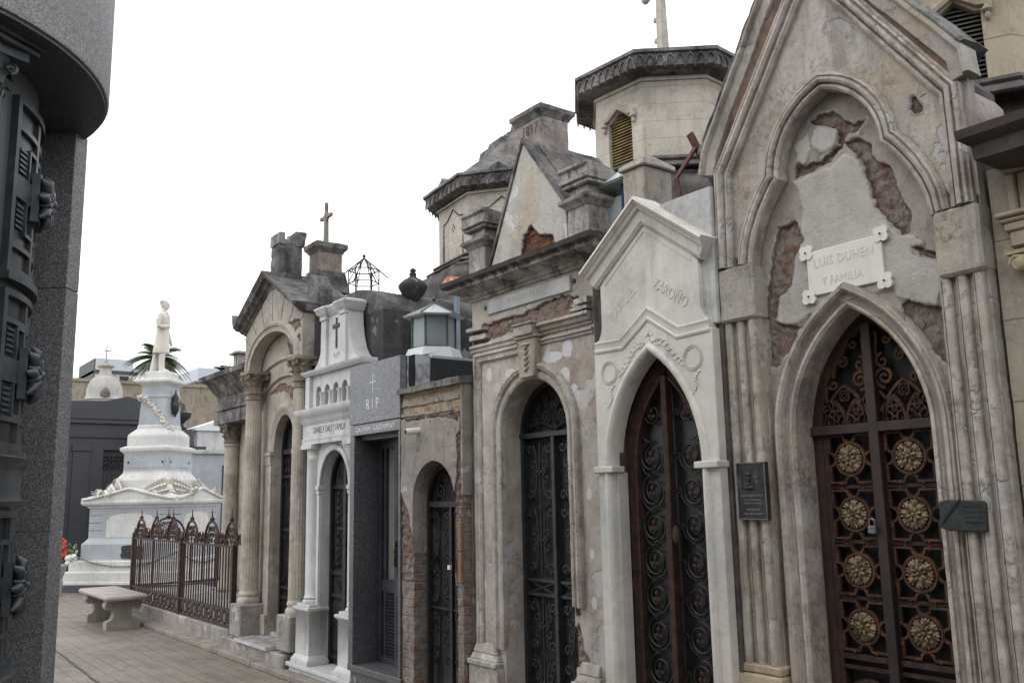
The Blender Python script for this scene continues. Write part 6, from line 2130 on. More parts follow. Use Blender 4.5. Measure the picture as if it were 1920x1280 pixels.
# ------------------------------------------------------------------ lantern towers behind the fronts
def tower(name, label, cx, cy, R, zb, za, rot, face_w, lobe=True, windows=(0,), blind=(), cross=False, mats=('tower_stone', 'soot_stone'), domed=False, louvre='yellow'):
    """octagonal roof lantern; rot = azimuth (rad) of the middle of face 0"""
    t = thing(name, label, 'lantern tower', (cx, cy, 0), 'octagonal lantern towers behind the fronts')
    s45 = PI / 4
    a0 = rot - PI / 8
    H = za - zb
    b = MB()
    BR = 1.24 if domed else 1.14
    b.lathe(cx, cy, [(R * BR, 0.3), (R * BR, zb - .17)], 8, a0)
    b.lathe(cx, cy, [(R * BR, zb - .17), (R * 1.14, zb - .12)], 8, a0)
    b.lathe(cx, cy, [(R * 1.14, zb - .12), (R * 1.16, zb - .10), (R * 1.12, zb - .07), (R * 1.07, zb - .05), (R * 1.05, zb - .04), (R * 1.08, zb - .025), (R * 1.06, zb), (R * .99, zb)], 8, a0)
    part('tower_base', b, M['dark_side'], t, sharp=25, jit=(.004, .15))
    b = MB()
    ap = R * math.cos(PI / 8)
    hw = R * math.sin(PI / 8)
    for k in range(8):
        am = rot + k * s45
        b.M = Matrix.Translation((cx, cy, 0)) @ Matrix.Rotation(am + PI, 4, 'Z')
        f = Vector((0, 0))
        o = [(hw * .998, zb), (hw * .998, za), (-hw * .998, za), (-hw * .998, zb)]
        w, z0, zs, zp = hw * .50, zb + .0 * H, zb + .60 * H, zb + .72 * H
        if k in windows:
            hole = [(w, z0 + .004), (w, zs), (w * .75, zs + .005), (0, zp), (-w * .75, zs + .005), (-w, zs), (-w, z0 + .004)]
            b.wall(o, [hole], -ap, -ap + .10)
        else:
            b.wall(o, [], -ap, -ap + .10)
    b.M = None
    part('drum', b, M[mats[0]], t, jit=(.002, .2))
    b = MB()
    b.lathe(cx, cy, [(R * .995, za - .02), (R * 1.03, za - .02), (R * 1.03, za + .0), (R * 1.005, za + .02), (R * 1.0, za + .03)], 8, a0)
    part('drum_band', b, M[mats[0]], t, sharp=25)
    for k in list(windows) + list(blind):
        b = MB()
        b.M = Matrix.Translation((cx, cy, 0)) @ Matrix.Rotation(rot + k * s45 + PI, 4, 'Z')
        w, zs, zp = hw * .50, zb + .60 * H, zb + .72 * H
        if k in windows:
            b.sweep([(w + .03, zs + .0), (w + .03, zs + .025), (w * .85, zs + .03), (0, zp + .025), (-w * .85, zs + .03), (-w - .03, zs + .025), (-w - .03, zs)],
                    [(.012, -.01), (.012, .035), (-.01, .045), (-.025, .03), (-.03, -.01)], -ap)
            for s in (1, -1):
                b.blob((-ap - .02, s * (w + .03), zs - .01), (.03, .03, .02), 8, 5)
                b.blob((-ap - .015, s * (w + .03), zs - .045), (.018, .016, .028), 8, 5)
            hd = part('window_hood', b, M[mats[0]], t, sharp=40)
            lv = MB()
            lv.M = b.M
            n = 17
            for q in range(n):
                z = zb + .03 + (zp - zb - .05) * q / n
                ww = w if z < zs else w * max(.1, (zp - z) / (zp - zs))
                lv.add([(-ap + .03, -ww, z), (-ap + .03, ww, z), (-ap + .075, ww, z + .035), (-ap + .075, -ww, z + .035), (-ap + .03, -ww, z - .006), (-ap + .03, ww, z - .006), (-ap + .075, ww, z + .029), (-ap + .075, -ww, z + .029)],
                       [(0, 1, 2, 3), (7, 6, 5, 4), (0, 4, 5, 1), (1, 5, 6, 2), (2, 6, 7, 3), (3, 7, 4, 0)])
            part('louvre', lv, M['louvre_' + louvre], hd)
            dk = MB()
            dk.M = b.M
            dk.box(-ap + .085, -ap + .099, -hw * .6, hw * .6, zb, zp + .03)
            part('louvre_back', dk, M['dark_panel'], hd)
        else:      # blind panel with a pierced quatrefoil
            w2 = hw * .62
            b.sweep([(w2, zb + .03), (w2, zs + .06), (w2 * .6, zs + .08), (0, zp + .10), (-w2 * .6, zs + .08), (-w2, zs + .06), (-w2, zb + .03)], [(0, -.01), (0, .012), (-.012, .012), (-.012, -.01)], -ap)
            for (dy, dz) in ((0, .035), (0, -.035), (.03, 0), (-.03, 0)):
                b.blob((-ap, dy, zs - .03 + dz), (.008, .014, .018), 8, 6)
            part('blind_panel', b, M['soot_stone'], t)
    b = MB()
    E1, E2 = (R * 1.245, R * 1.285) if not domed else (R * 1.15, R * 1.19)
    b.lathe(cx, cy, [(R * .99, za + .02), (R * 1.04, za + .025), (R * 1.06, za + .03), (E1 * .97, za + .035), (E1, za + .04), (E1, za + .145), (E2, za + .15), (E2, za + .178), (E1 * .98, za + .19), (R * .4, za + .21)], 8, a0)
    cr = part('eaves', b, M[mats[1]], t, sharp=25, jit=(.003, .12))
    b = MB()      # little pendant arcade under the eaves
    for k in range(8):
        b.M = Matrix.Translation((cx, cy, 0)) @ Matrix.Rotation(rot + k * s45 + PI, 4, 'Z')
        eh = E1 * math.sin(PI / 8)
        ea = E1 * math.cos(PI / 8)
        n = 8
        for q in range(n):
            y = -eh + (q + .5) * 2 * eh / n
            b.sweep([(y + eh / n * .8, za + .06), (y + eh / n * .6, za + .10), (y, za + .128), (y - eh / n * .6, za + .10), (y - eh / n * .8, za + .06)], [(0, -.005), (0, .014), (-.008, .014), (-.008, -.005)], -ea)
            b.box(-ea - .012, -ea + .002, y - eh / n, y - eh / n * .8, za + .02, za + .08)
    b.M = None
    part('eaves_arcade', b, M[mats[1]], t)
    if domed:
        b = MB()          # a shallow gablet over every face
        for k in range(8):
            b.M = Matrix.Translation((cx, cy, 0)) @ Matrix.Rotation(rot + k * s45 + PI, 4, 'Z')
            gh = hw * 1.30
            b.sweep([(gh * .9, za + .06), (hw * .45, za + .09), (0, za + .20), (-hw * .45, za + .09), (-gh * .9, za + .06)],
                    [(.05, -.02), (.05, .05), (.02, .07), (.0, .12), (-.03, .14), (-.06, .14), (-.06, -.02)], -ap)
        b.M = None
        part('gablet', b, M[mats[1]], t, sharp=35)
        b = MB()
        prof = [(R * 1.10, za + .16), (R * .84, za + .40), (R * .61, za + .55), (R * .53, za + .58), (R * .50, za + .73), (R * .42, za + .76), (R * .39, za + .85), (R * .28, za + .89), (R * .245, za + .95), (R * .14, za + .99), (R * .11, za + 1.11), (R * .04, za + 1.15)]
        b.lathe(cx, cy, prof, 8, a0)
        part('stepped_roof', b, M[mats[1]], t, sharp=25, jit=(.006, .1))
    return t, za + .50
M['louvre_yellow'] = metal('rusty_yellow_louvre', (0.30, 0.21, 0.075), (0.12, 0.06, 0.03), rough=.7, metallic=0, scale=9)
M['louvre_dark'] = metal('dark_louvre', (0.06, 0.055, 0.05), (0.10, 0.09, 0.08), rough=.7, metallic=0, scale=9)
T1, zt = tower('lantern_tower', 'octagonal cream lantern tower with rusty yellow louvres, dark eaves and cross', 5.59, 5.16, .67, 4.25, 4.92, math.radians(184.5), .5, windows=(0, 4), cross=True)
tx, ty = 5.59, 5.16
b = MB()
b.lathe(tx, ty, [(.14, 5.06), (.11, 5.14), (.06, 5.19), (.05, 5.24), (.11, 5.29), (.125, 5.32), (.11, 5.36), (.065, 5.40), (.055, 5.42)], 8, .3)
b.frustum(tx - .042, tx + .042, ty - .042, ty + .042, 5.40, 6.4, .016, .016)
b.box(tx - .03, tx + .03, ty - .17, ty + .17, 6.06, 6.14)
for s in (1, -1):
    b.blob((tx, ty + s * .18, 6.07), (.04, .05, .06), 8, 6)
    b.blob((tx - .03, ty + .05, 5.68 + .1 * s), (.02, .02, .03), 6, 4)
part('finial_cross', b, M['tower_stone'], T1, bevel=.004, sharp=40)
T3, _ = tower('lantern_tower', 'octagonal lantern tower with pierced quatrefoil panel and stepped dark roof behind the 1897 gable', 6.28, 8.16, .99, 4.22, 4.90, math.radians(173.4), .5, windows=(3,), blind=(0, 7, 1), mats=('tower_stone', 'soot_stone'), domed=True)
T2, _ = tower('lantern_tower', 'tall beige tower with dark louvred window rising behind the big gothic gable', 5.245, 2.475, .67, 3.73, 4.41, math.radians(207), .5, windows=(0, 4), mats=('beige_ashlar', 'soot_stone'), louvre='dark')

# ------------------------------------------------------------------ bits on the roofs
M['pipe_blue'] = plain('blue_grey_pipe', (0.22, 0.27, 0.33), rough=.6, var=.25)
M['rust_orange'] = metal('orange_rust', (0.42, 0.12, 0.045), (0.45, 0.38, 0.34), rough=.8, metallic=0, scale=14, thr=(.5, .56))
V = thing('vent_pipe', 'blue-grey roof vent pipe with rusty orange tin cap beside the lantern skylight', 'vent pipe', (4.60, 7.03, 2.74))
b = MB()
b.tube([(4.60, 7.03, 2.74), (4.60, 7.03, 3.58)], .03, 14)
part('pipe', b, M['pipe_blue'], V, sharp=50)
b = MB()
b.lathe(4.57, 7.05, [(.07, 3.56), (.095, 3.575), (.09, 3.61), (.06, 3.64), (.02, 3.66)], 14)
b.frustum(4.49, 4.66, 6.97, 7.13, 3.61, 3.675, .03, .05)
part('cap', b, M['rust_orange'], V, jit=(.012, .03), sharp=60)
R_ = thing('steel_frame', 'bent red-brown angle iron frame leaning on the side of the gothic gable', 'iron frame', (3.85, 3.34, 3.2))
b = MB()
b.tube([(3.83, 3.36, 3.66), (3.93, 3.26, 3.32)], 0, flat=(.022, .008))
b.tube([(3.85, 3.34, 3.575), (3.77, 3.43, 3.40)], 0, flat=(.012, .008))
b.tube([(3.77, 3.43, 3.40), (3.81, 3.40, 3.10)], 0, flat=(.013, .008))
b.tube([(3.93, 3.26, 3.32), (3.93, 3.26, 2.86)], 0, flat=(.013, .008))
part('bars', b, metal('red_oxide_iron', (0.075, 0.025, 0.020), (0.12, 0.045, 0.032), rough=.7, metallic=0), R_)
Q = thing('glass_lantern', 'small pale green glazed roof lantern behind the marble gable', 'roof lantern', (3.86, 3.93, 2.8))
b = MB()
b.box(3.77, 3.93, 3.875, 4.02, 2.8, 3.43)
part('pane', b, plain('pale_glass', (0.45, 0.50, 0.52), rough=.2, var=.15), Q)
b = MB()
b.frustum(3.68, 4.0, 3.80, 4.09, 3.505, 3.60, .12, .11)
b.box(3.69, 3.99, 3.81, 4.08, 3.495, 3.505)
part('lantern_roof', b, plain('pale_green_tin', (0.40, 0.48, 0.45), rough=.5, var=.2), Q)
b = MB()
for (x, y) in ((3.765, 3.87), (3.765, 4.025), (3.935, 3.87), (3.935, 4.025)):
    b.box(x - .008, x + .008, y - .008, y + .008, 2.8, 3.495)
part('lantern_frame', b, plain('blue_paint', (0.06, 0.06, 0.22), rough=.5), Q)

# ------------------------------------------------------------------ the neighbour at the right edge
M['dark_cornice'] = weathered('dark_stained_cornice', (0.075, 0.058, 0.052), (0.045, 0.037, 0.035), dirt=(0.16, 0.145, 0.13), dirt_amt=.35, scale=4, bump=.6)
X = thing('ashlar_mausoleum', 'beige ashlar mausoleum with heavy dark cornice cut by the right edge of the picture', 'mausoleum', (4.3, .8, 0))
b = MB()
b.box(3.645, 5.5, -6.3, 1.645, .05, 2.86)
part('front_wall', b, weathered('beige_ashlar_front', (0.43, 0.375, 0.295), (0.36, 0.32, 0.265), dirt=(0.14, 0.12, 0.105), dirt_amt=.45, scale=2, joints=.32, bump=.5), X, jit=(.003, .15))
b = MB()
b.cornice([(3.60, -6.3), (3.60, 1.42), (4.6, 1.42)], [(-.1, 2.76), (.01, 2.76), (.02, 2.80), (.05, 2.82), (.14, 2.835), (.17, 2.845), (.175, 2.90), (.19, 2.91), (.21, 2.93), (.215, 2.965), (-.1, 2.985)])
cb = part('cornice', b, M['dark_cornice'], X, sharp=35, jit=(.003, .08))
b = MB()
b.box(3.56, 4.6, -6.3, 1.43, 2.98, 3.06)
b.box(3.60, 4.6, -6.3, 1.45, 3.06, 3.20)
part('blocking_course', b, M['soot_stone'], X, bevel=.01, jit=(.006, .06))
b = MB()
b.box(3.60, 3.70, .6, 1.585, 2.84, 2.858)
b.box(3.61, 3.70, .6, 1.575, 2.82, 2.84)
b.box(3.625, 3.70, 1.535, 1.568, 2.66, 2.82)
b.box(3.638, 3.70, .6, 1.534, 2.66, 2.82)
b.box(3.60, 3.70, .6, 1.605, 2.62, 2.64)
b.box(3.585, 3.70, .6, 1.612, 2.64, 2.66)
b.box(3.61, 3.70, .6, 1.59, 2.585, 2.62)
b.box(3.62, 3.70, .6, 1.575, 2.52, 2.585)
part('panel_pilaster', b, M['beige_ashlar'], X, bevel=.006)
b = MB()
b.box(3.60, 3.70, .6, 1.59, 2.49, 2.505)
b.tube([(3.60, 1.548 + .028 * (1 - t / 20) * math.cos(t * .6), 2.45 + .033 * (1 - t / 20) * math.sin(t * .6)) for t in range(18)], .008, 6)
b.blob((3.615, 1.535, 2.45), (.03, .03, .036), 10, 8)
b.box(3.61, 3.70, .6, 1.53, 2.40, 2.49)
part('scroll_capital', b, M['yellow_stone'], X)

# ------------------------------------------------------------------ white monument with the standing statue
M['mon_white'] = weathered('monument_marble', (0.64, 0.63, 0.605), (0.52, 0.52, 0.51), dirt=(0.30, 0.285, 0.26), dirt_amt=.4, scale=1.6, rough=.55, bump=.15, streak=.8)
M['mon_blue'] = weathered('bluish_monument_marble', (0.40, 0.43, 0.465), (0.32, 0.34, 0.365), dirt=(0.28, 0.28, 0.28), dirt_amt=.35, scale=1.8, rough=.5, bump=.1, streak=.9)
M['statue'] = weathered('statue_marble', (0.66, 0.63, 0.57), (0.57, 0.54, 0.48), dirt=(0.35, 0.32, 0.27), dirt_amt=.3, scale=3, rough=.6, bump=.1)
MX, MY = 5.20, 19.0
MN = thing('monument', 'tall white marble stepped monument with winged corners and flower garland', 'monument', (MX, MY, 0))
def sq(mb, prof):
    mb.lathe(MX, MY, [(r * math.sqrt(2), z) for r, z in prof], 4, 0.0)
b = MB()
sq(b, [(1.21, 0), (1.21, .14)])
part('black_plinth', b, M['granite_black'], MN)
b = MB()
sq(b, [(1.20, .14), (1.20, .18), (1.17, .19), (1.17, .355), (1.155, .37), (1.09, .375), (1.09, .55), (1.075, .565), (.96, .57)])
part('steps', b, M['mon_white'], MN, sharp=8)
b = MB()
sq(b, [(.95, .565), (.95, .86), (.935, .885), (.92, .90), (.875, .96), (.868, .975)])
part('base_block', b, M['mon_blue'], MN, sharp=8)
b = MB()
sq(b, [(.866, .97), (.866, 1.54)])
part('die', b, M['mon_blue'], MN, sharp=25)
b = MB()
sq(b, [(.86, 1.53), (.89, 1.54), (.90, 1.57), (.93, 1.58), (.97, 1.60), (.985, 1.63), (.985, 1.66), (.96, 1.69), (.60, 1.86), (.56, 1.88), (.56, 2.06), (.54, 2.10), (.47, 2.20), (.465, 2.24)])
part('die_cornice', b, M['mon_white'], MN, sharp=8)
b = MB()
sq(b, [(.462, 2.23), (.462, 2.58)])
part('second_block', b, M['mon_blue'], MN, sharp=25)
b = MB()
sq(b, [(.46, 2.57), (.475, 2.59), (.52, 2.635), (.525, 2.67), (.525, 2.695), (.45, 2.73), (.43, 2.735), (.43, 2.93), (.415, 2.97), (.32, 3.07), (.305, 3.08), (.305, 3.14), (.292, 3.16)])
part('second_cornice', b, M['mon_white'], MN, sharp=8)
b = MB()
sq(b, [(.292, 3.14), (.268, 3.70), (.28, 3.71), (.28, 3.75), (.268, 3.77), (.262, 3.95)])
part('shaft', b, M['mon_blue'], MN, sharp=8)
b = MB()
sq(b, [(.26, 3.94), (.28, 3.96), (.345, 4.01), (.355, 4.03), (.355, 4.065), (.30, 4.09), (.24, 4.10), (.235, 4.22), (.22, 4.25), (.16, 4.25)])
part('cap', b, M['mon_white'], MN, sharp=8)
F45 = Matrix.Translation((MX, MY, 0)) @ Matrix.Rotation(PI / 4, 4, 'Z')
F135 = Matrix.Translation((MX, MY, 0)) @ Matrix.Rotation(3 * PI / 4, 4, 'Z')
# arched panels on the die (faces look along -X of each frame)
for Fm in (F45, F135):
    b = MB()
    b.M = Fm
    b.wall([(.50, .98), (.50, 1.30), (.40, 1.39), (.20, 1.425), (0, 1.43), (-.20, 1.425), (-.40, 1.39), (-.50, 1.30), (-.50, .98)], [], -.875, -.86)
    part('arched_panel', b, M['mon_white'], MN, bevel=.004)
b = MB()
for Fm in (F45, F135):
    b.M = Fm
    for z in (1.12, 1.26, 1.40):
        for s in (1, -1):
            y0, y1 = sorted((s * .868, s * .58))
            b.box(-.868, -.86, y0, y1, z - .006, z + .006)
b.M = None
part('rustication_joint', b, M['soot_stone'], MN)
b = MB()
b.M = F45
b.wall([(-.05, .59), (-.30, .595), (-.33, .62), (-.30, .68), (-.33, .74), (-.30, .82), (-.17, .83), (-.12, .845), (0.0, .84), (.1, .83), (.12, .78), (.10, .72), (.13, .66), (.10, .60)], [], -.966, -.94)
b.M = None
part('bronze_tablet', b, M['bronze'], MN)
for Fm in (F45, F135):
    b = MB()
    b.M = Fm
    b.box(-.47, -.455, -.40, .40, 2.30, 2.52)
    pn = part('inscription_panel', b, M['mon_blue'], MN, bevel=.003)
    for y in (.36, -.36):
        b = MB()
        b.M = Fm
        b.blob((-.474, y, 2.41), (.012, .02, .025), 8, 6)
        part('fixing_boss', b, M['iron'], pn)
# pediments with scrolls and winged leaf clusters on the corners of the cornice
for Fm in (F45, F135, F45 @ Matrix.Rotation(PI, 4, 'Z'), F135 @ Matrix.Rotation(PI, 4, 'Z')):
    b = MB()
    b.M = Fm
    b.wall([(.95, 1.68), (.95, 1.72), (.6, 1.76), (.3, 1.84), (0, 1.90), (-.3, 1.84), (-.6, 1.76), (-.95, 1.72), (-.95, 1.68)], [], -.97, -.55)
    b.tube([(-.98, y, 1.70 + .20 * max(0, 1 - abs(y) / .9) ** 1.2) for y in [-.95 + .1 * k for k in range(20)]], .03, 8)
    part('pediment', b, M['mon_white'], MN, sharp=40)
r_ = random.Random(8)
for k, ang in enumerate((PI, 1.5 * PI, 0.0, .5 * PI)):
    b = MB()
    o = Vector((math.cos(ang), math.sin(ang), 0))
    side = Vector((-o.y, o.x, 0))
    base = Vector((MX, MY, 1.70)) + o * 1.05
    up = Vector((0, 0, 1))
    for sg in (-1, 1):            # two spread wings of layered feathers
        for row in range(3):
            for q in range(7):
                t = q / 6
                p = base - o * (.30 - .08 * row) + side * sg * (.05 + .24 * t) + up * (.02 + .05 * (2 - row))
                leaf(b, p, o * .8 + side * sg * .3, up * (1.0 - .3 * t) + side * sg * (.15 + .75 * t), .038, (.40 - .15 * t) * (1 - .22 * row), .05 + .03 * row, 5)
    for q in range(22):           # heaped acanthus and laurel at the foot
        p = base + side * r_.uniform(-.48, .48) + up * r_.uniform(-.02, .06) - o * r_.uniform(0, .32)
        leaf(b, p, o + side * r_.uniform(-.9, .9), up * .6 + side * r_.uniform(-.9, .9), .045, r_.uniform(.12, .26), r_.uniform(.06, .16), 5)
    b.blob(base - o * .2 + up * .12, (.10, .10, .15), 10, 8)
    part('winged_ornament', b, M['statue'], MN, sharp=60)
b = MB()      # rope of flowers slung round the shaft
def garl(t):
    # t 0..1 over the left face, 1..1.7 over the right face
    if t <= 1:
        a, c = Vector((-.41, 0)), Vector((0, -.42))
        p = a.lerp(c, t)
        z = 3.72 - .16 * t - .42 * t * t
    else:
        p = Vector((0, -.42)).lerp(Vector((.42, 0)), t - 1)
        z = 3.14 - .35 * (t - 1)
    return Vector((MX + p.x * 1.02, MY + p.y * 1.02, z))
for k in range(110):
    t = r_.uniform(0, 1.45)
    p = garl(t) + Vector((r_.uniform(-.03, .03), r_.uniform(-.03, .03), r_.uniform(-.045, .045)))
    b.blob(p, (r_.uniform(.018, .034),) * 3, 6, 4)
    leaf(b, p, Vector((r_.uniform(-1, 1), -1, r_.uniform(-.5, .5))), Vector((r_.uniform(-1, 1), 0, r_.uniform(-1, 1))), .016, .06, .03, 4)
part('flower_garland', b, M['statue'], MN, sharp=60)
b = MB()
tq = Vector((MX + .22, MY - .25, 0))
b.lathe(tq.x, tq.y, [(.012, 3.32), (.03, 3.36), (.07, 3.44), (.085, 3.52), (.095, 3.60), (.06, 3.66), (.075, 3.70), (.05, 3.75), (.02, 3.80), (.01, 3.88)], 12)
part('bronze_torch', b, M['bronze'], MN, sharp=50)
for Fm, y in ((F45, -1.02), (F45, 1.02), (F135, -1.02)):
    b = MB()
    b.M = Fm
    if 1:
        b.lathe(-1.02, y, [(.05, .57), (.05, .62), (.03, .64), (.03, .70), (.05, .72), (.05, .75), (.02, .78), (.03, .82), (.01, .86)], 10)
    part('chain_post', b, M['mon_white'], MN, sharp=40)
b = MB()
for Fm in (F45, F135):
    b.M = Fm
    n = 44
    for k in range(n):
        y = -1.0 + 2.0 * k / (n - 1)
        z = .68 - .22 * (1 - y * y)
        dz = .44 * y * (2.0 / n)
        hy = .03
        b.tube([(-1.12 + .016 * math.cos(t * PI / 4) * (k % 2), y + hy * math.sin(t * PI / 4) * 1.0, z + .014 * math.cos(t * PI / 4) * (1 - k % 2) + .4 * y * hy * math.sin(t * PI / 4)) for t in range(8)], .007, 4, closed=True)
b.M = None
part('chain', b, plain('green_grey_chain', (0.13, 0.18, 0.18), rough=.6), MN)

# the statue
ST = MB()
SX, SY, SZ = 5.17, 19.0, 4.25
fd = Vector((.90, -.43, 0)).normalized()          # looks towards the lane's right side
sd = Vector((fd.y, -fd.x, 0))                     # his right hand, towards the camera
def W3(f, s, z):
    return Vector((SX, SY, SZ + z)) + fd * f + sd * s
def ell(f, s, z, rf, rs, n=16, tilt=0):
    return [W3(f + rf * math.cos(2 * PI * k / n), s + rs * math.sin(2 * PI * k / n), z + tilt * math.cos(2 * PI * k / n)) for k in range(n)]
for s, f in ((.075, .03), (-.075, -.04)):
    ST.loft([ell(f + .05, s, .0, .11, .048, 12), ell(f + .04, s, .035, .10, .046, 12), ell(f + .0, s, .07, .058, .046, 12), ell(f - .01, s, .20, .058, .052, 12), ell(f, s * .95, .46, .072, .066, 12), ell(0, s * .8, .62, .08, .075, 12)])
ST.loft([ell(-.01, 0, .385, .165, .165), ell(-.01, 0, .42, .165, .168), ell(-.005, 0, .60, .148, .158), ell(0, 0, .78, .125, .14), ell(0, 0, .90, .118, .138), ell(.01, 0, 1.03, .13, .165), ell(.005, 0, 1.14, .118, .175), ell(-.005, 0, 1.215, .085, .15), ell(-.01, 0, 1.25, .052, .075), ell(.0, 0, 1.31, .044, .046)])
ST.loft([ell(.012, 0, 1.285, .045, .045, 14), ell(.03, 0, 1.32, .062, .05, 14), ell(.028, 0, 1.36, .08, .062, 14), ell(.02, 0, 1.41, .087, .068, 14), ell(.012, 0, 1.46, .085, .069, 14), ell(.005, 0, 1.50, .068, .058, 14), ell(0, 0, 1.525, .035, .03, 14)])
ST.blob(W3(.108, 0, 1.385), (.022, .02, .026), 8, 6)
ST.blob(W3(.085, 0, 1.325), (.024, .024, .018), 8, 6)
ST.tube([W3(.092, -.05, 1.425), W3(.104, 0, 1.428), W3(.092, .05, 1.425)], .014, 6)
for s in (1, -1):
    ST.blob(W3(0, s * .071, 1.395), (.018, .014, .026), 8, 6)
    ST.blob(W3(-.02, s * .05, 1.47), (.055, .03, .045), 10, 8)
ST.blob(W3(-.03, 0, 1.45), (.05, .055, .055), 10, 8)
ST.tube([W3(-.02, .155, 1.19), W3(-.05, .20, 1.05), W3(-.045, .205, .93), W3(.05, .16, .915), W3(.115, .075, .95)], [.06, .057, .05, .046, .034], 12)
ST.tube([W3(-.01, -.155, 1.19), W3(.03, -.19, 1.0), W3(.06, -.19, .85), W3(.12, -.175, .70), W3(.14, -.17, .64)], [.06, .055, .05, .042, .032], 12)
for k in range(4):
    ST.tube([W3(.10 + .004 * k, .10 - .016 * k, .965 - .012 * k), W3(.135, .055 - .012 * k, .975 - .014 * k), W3(.14, .02 - .008 * k, .965 - .014 * k)], [.012, .011, .009], 6)
    ST.tube([W3(.13 + .012 * k, -.17, .64), W3(.135 + .014 * k, -.168, .60), W3(.13 + .014 * k, -.165, .555 + .008 * abs(k - 1))], [.012, .011, .009], 6)
ST.tube([W3(.12, -.16, .65), W3(.105, -.15, .60)], [.013, .01], 6)
ST.tube([W3(.125, .0, .40), W3(.125, .0, .75), W3(.11, .0, .90)], [.02, .016, .012], 6)
ST.tube([W3(.06, .06, 1.26), W3(.115, .05, 1.15), W3(.125, .015, 1.0)], [.028, .026, .018], 8)
ST.tube([W3(.06, -.06, 1.26), W3(.115, -.05, 1.15), W3(.125, -.015, 1.0)], [.028, .026, .018], 8)
ST.loft([ell(-.16, -.02, .0, .07, .10, 10), ell(-.15, -.02, .12, .06, .09, 10), ell(-.12, -.02, .42, .04, .06, 10)])
so = solo('statue', ST, M['statue'], 'white marble statue of a standing man in a long frock coat, hand on chest', 'statue', loc=(SX, SY, SZ), sharp=180)
rm = so.modifiers.new('fuse', 'REMESH')
rm.mode = 'VOXEL'
rm.voxel_size = .0085
rm.use_smooth_shade = True
sm = so.modifiers.new('soften', 'SMOOTH')
sm.factor = .5
sm.iterations = 2

FL = thing('flower_bouquet', 'red and white wrapped flowers left on the steps beside the white monument', 'flowers', (3.50, 18.45, 0))
b = MB()
for k in range(30):
    b.blob((3.45 + r_.uniform(-.09, .05), 18.45 + r_.uniform(-.06, .06), .72 + r_.uniform(-.02, .30)), (r_.uniform(.03, .055),) * 3, 7, 5)
part('red_flower', b, plain('red_petals', (0.62, 0.05, 0.035), rough=.6, var=.3), FL, sharp=60)
b = MB()
for k in range(26):
    leaf(b, (3.46 + r_.uniform(-.05, .12), 18.45 + r_.uniform(-.05, .05), .5 + r_.uniform(0, .2)), (r_.uniform(-1, 1), -.6, 0), (r_.uniform(-.4, .6), 0, 1), .02, r_.uniform(.2, .36), .08, 4)
part('leaves', b, plain('bouquet_leaves', (0.10, 0.15, 0.05), rough=.7, var=.4), FL, sharp=60)
b = MB()
for k in range(9):
    b.blob((3.58 + r_.uniform(-.08, .05), 18.38 + r_.uniform(-.05, .05), .60 + r_.uniform(-.05, .09)), (r_.uniform(.035, .055),) * 3, 8, 6)
part('white_flower', b, plain('white_petals', (0.72, 0.72, 0.66), rough=.6), FL, sharp=60)
b = MB()
b.lathe(3.40, 18.40, [(.06, .0), (.07, .25), (.05, .28), (.13, .52), (.11, .56)], 12)
part('wrapped_vase', b, plain('wrapping_paper', (0.24, 0.28, 0.24), rough=.4, var=.4, scale=20), FL, jit=(.01, .05))

# ------------------------------------------------------------------ far vaults, wall, buildings, palms
M['black_marble'] = plain('black_polished_stone', (0.026, 0.027, 0.033), rough=.32, var=.35, scale=3)
M['far_wall'] = weathered('stained_boundary_wall', (0.34, 0.29, 0.225), (0.26, 0.225, 0.18), dirt=(0.11, 0.10, 0.09), dirt_amt=.7, scale=.35, bump=.2, streak=1.0)
M['far_white'] = plain('white_building', (0.52, 0.56, 0.60), rough=.7, var=.06)
Z = thing('black_mausoleum', 'large black stone mausoleum with low pediment behind the white monument', 'mausoleum', (6.0, 26, 0))
b = MB()
b.M = Matrix.Translation((6.0, 25.0, 0)) @ Matrix.Rotation(PI / 2, 4, 'Z')       # faces -Y: local (x -> depth, y -> across)
b.wall([(1.35, 0), (1.35, 3.77), (-1.35, 3.77), (-1.35, 0)], [[(.5, .3), (.5, 3.0), (-.5, 3.0), (-.5, .3)]], .12, 1.6)
part('wall', b, M['black_marble'], Z)
b = MB()
b.M = Matrix.Translation((6.0, 25.0, 0)) @ Matrix.Rotation(PI / 2, 4, 'Z')
b.wall([(1.42, 3.77), (1.42, 4.22), (.5, 4.26), (0, 4.40), (-.5, 4.26), (-1.42, 4.22), (-1.42, 3.77)], [], -.02, 1.6)
b.box(.05, .12, -1.36, 1.36, 3.30, 3.36)
b.box(.0, .12, -1.38, 1.38, 3.66, 3.77)
part('parapet', b, M['black_marble'], Z, bevel=.01)
b = MB()
b.M = Matrix.Translation((6.0, 25.0, 0)) @ Matrix.Rotation(PI / 2, 4, 'Z')
for s in (1, -1):
    b = MB()
    b.M = Matrix.Translation((6.0, 25.0, 0)) @ Matrix.Rotation(PI / 2, 4, 'Z')
    y0, y1 = sorted((s * 1.22, s * .82))
    b.box(.06, .12, y0, y1, 0, 2.95)
    b.box(.03, .12, y0 - .03, y1 + .03, 2.95, 3.12)
    b.box(.02, .12, y0 - .03, y1 + .03, .0, .5)
    part('pilaster', b, M['black_marble'], Z, bevel=.01)
b = MB()
b.M = Matrix.Translation((6.0, 25.0, 0)) @ Matrix.Rotation(PI / 2, 4, 'Z')
b.box(.30, .33, -.5, .5, .3, 3.0)
for k in range(9):
    for q in range(3):
        b.tube([(.27, -.4 + .1 * k + .05 * math.cos(t * PI / 4), 2.55 + .12 * q + .05 * math.sin(t * PI / 4)) for t in range(8)], .01, 4, closed=True)
part('door', b, M['bronze'], Z)
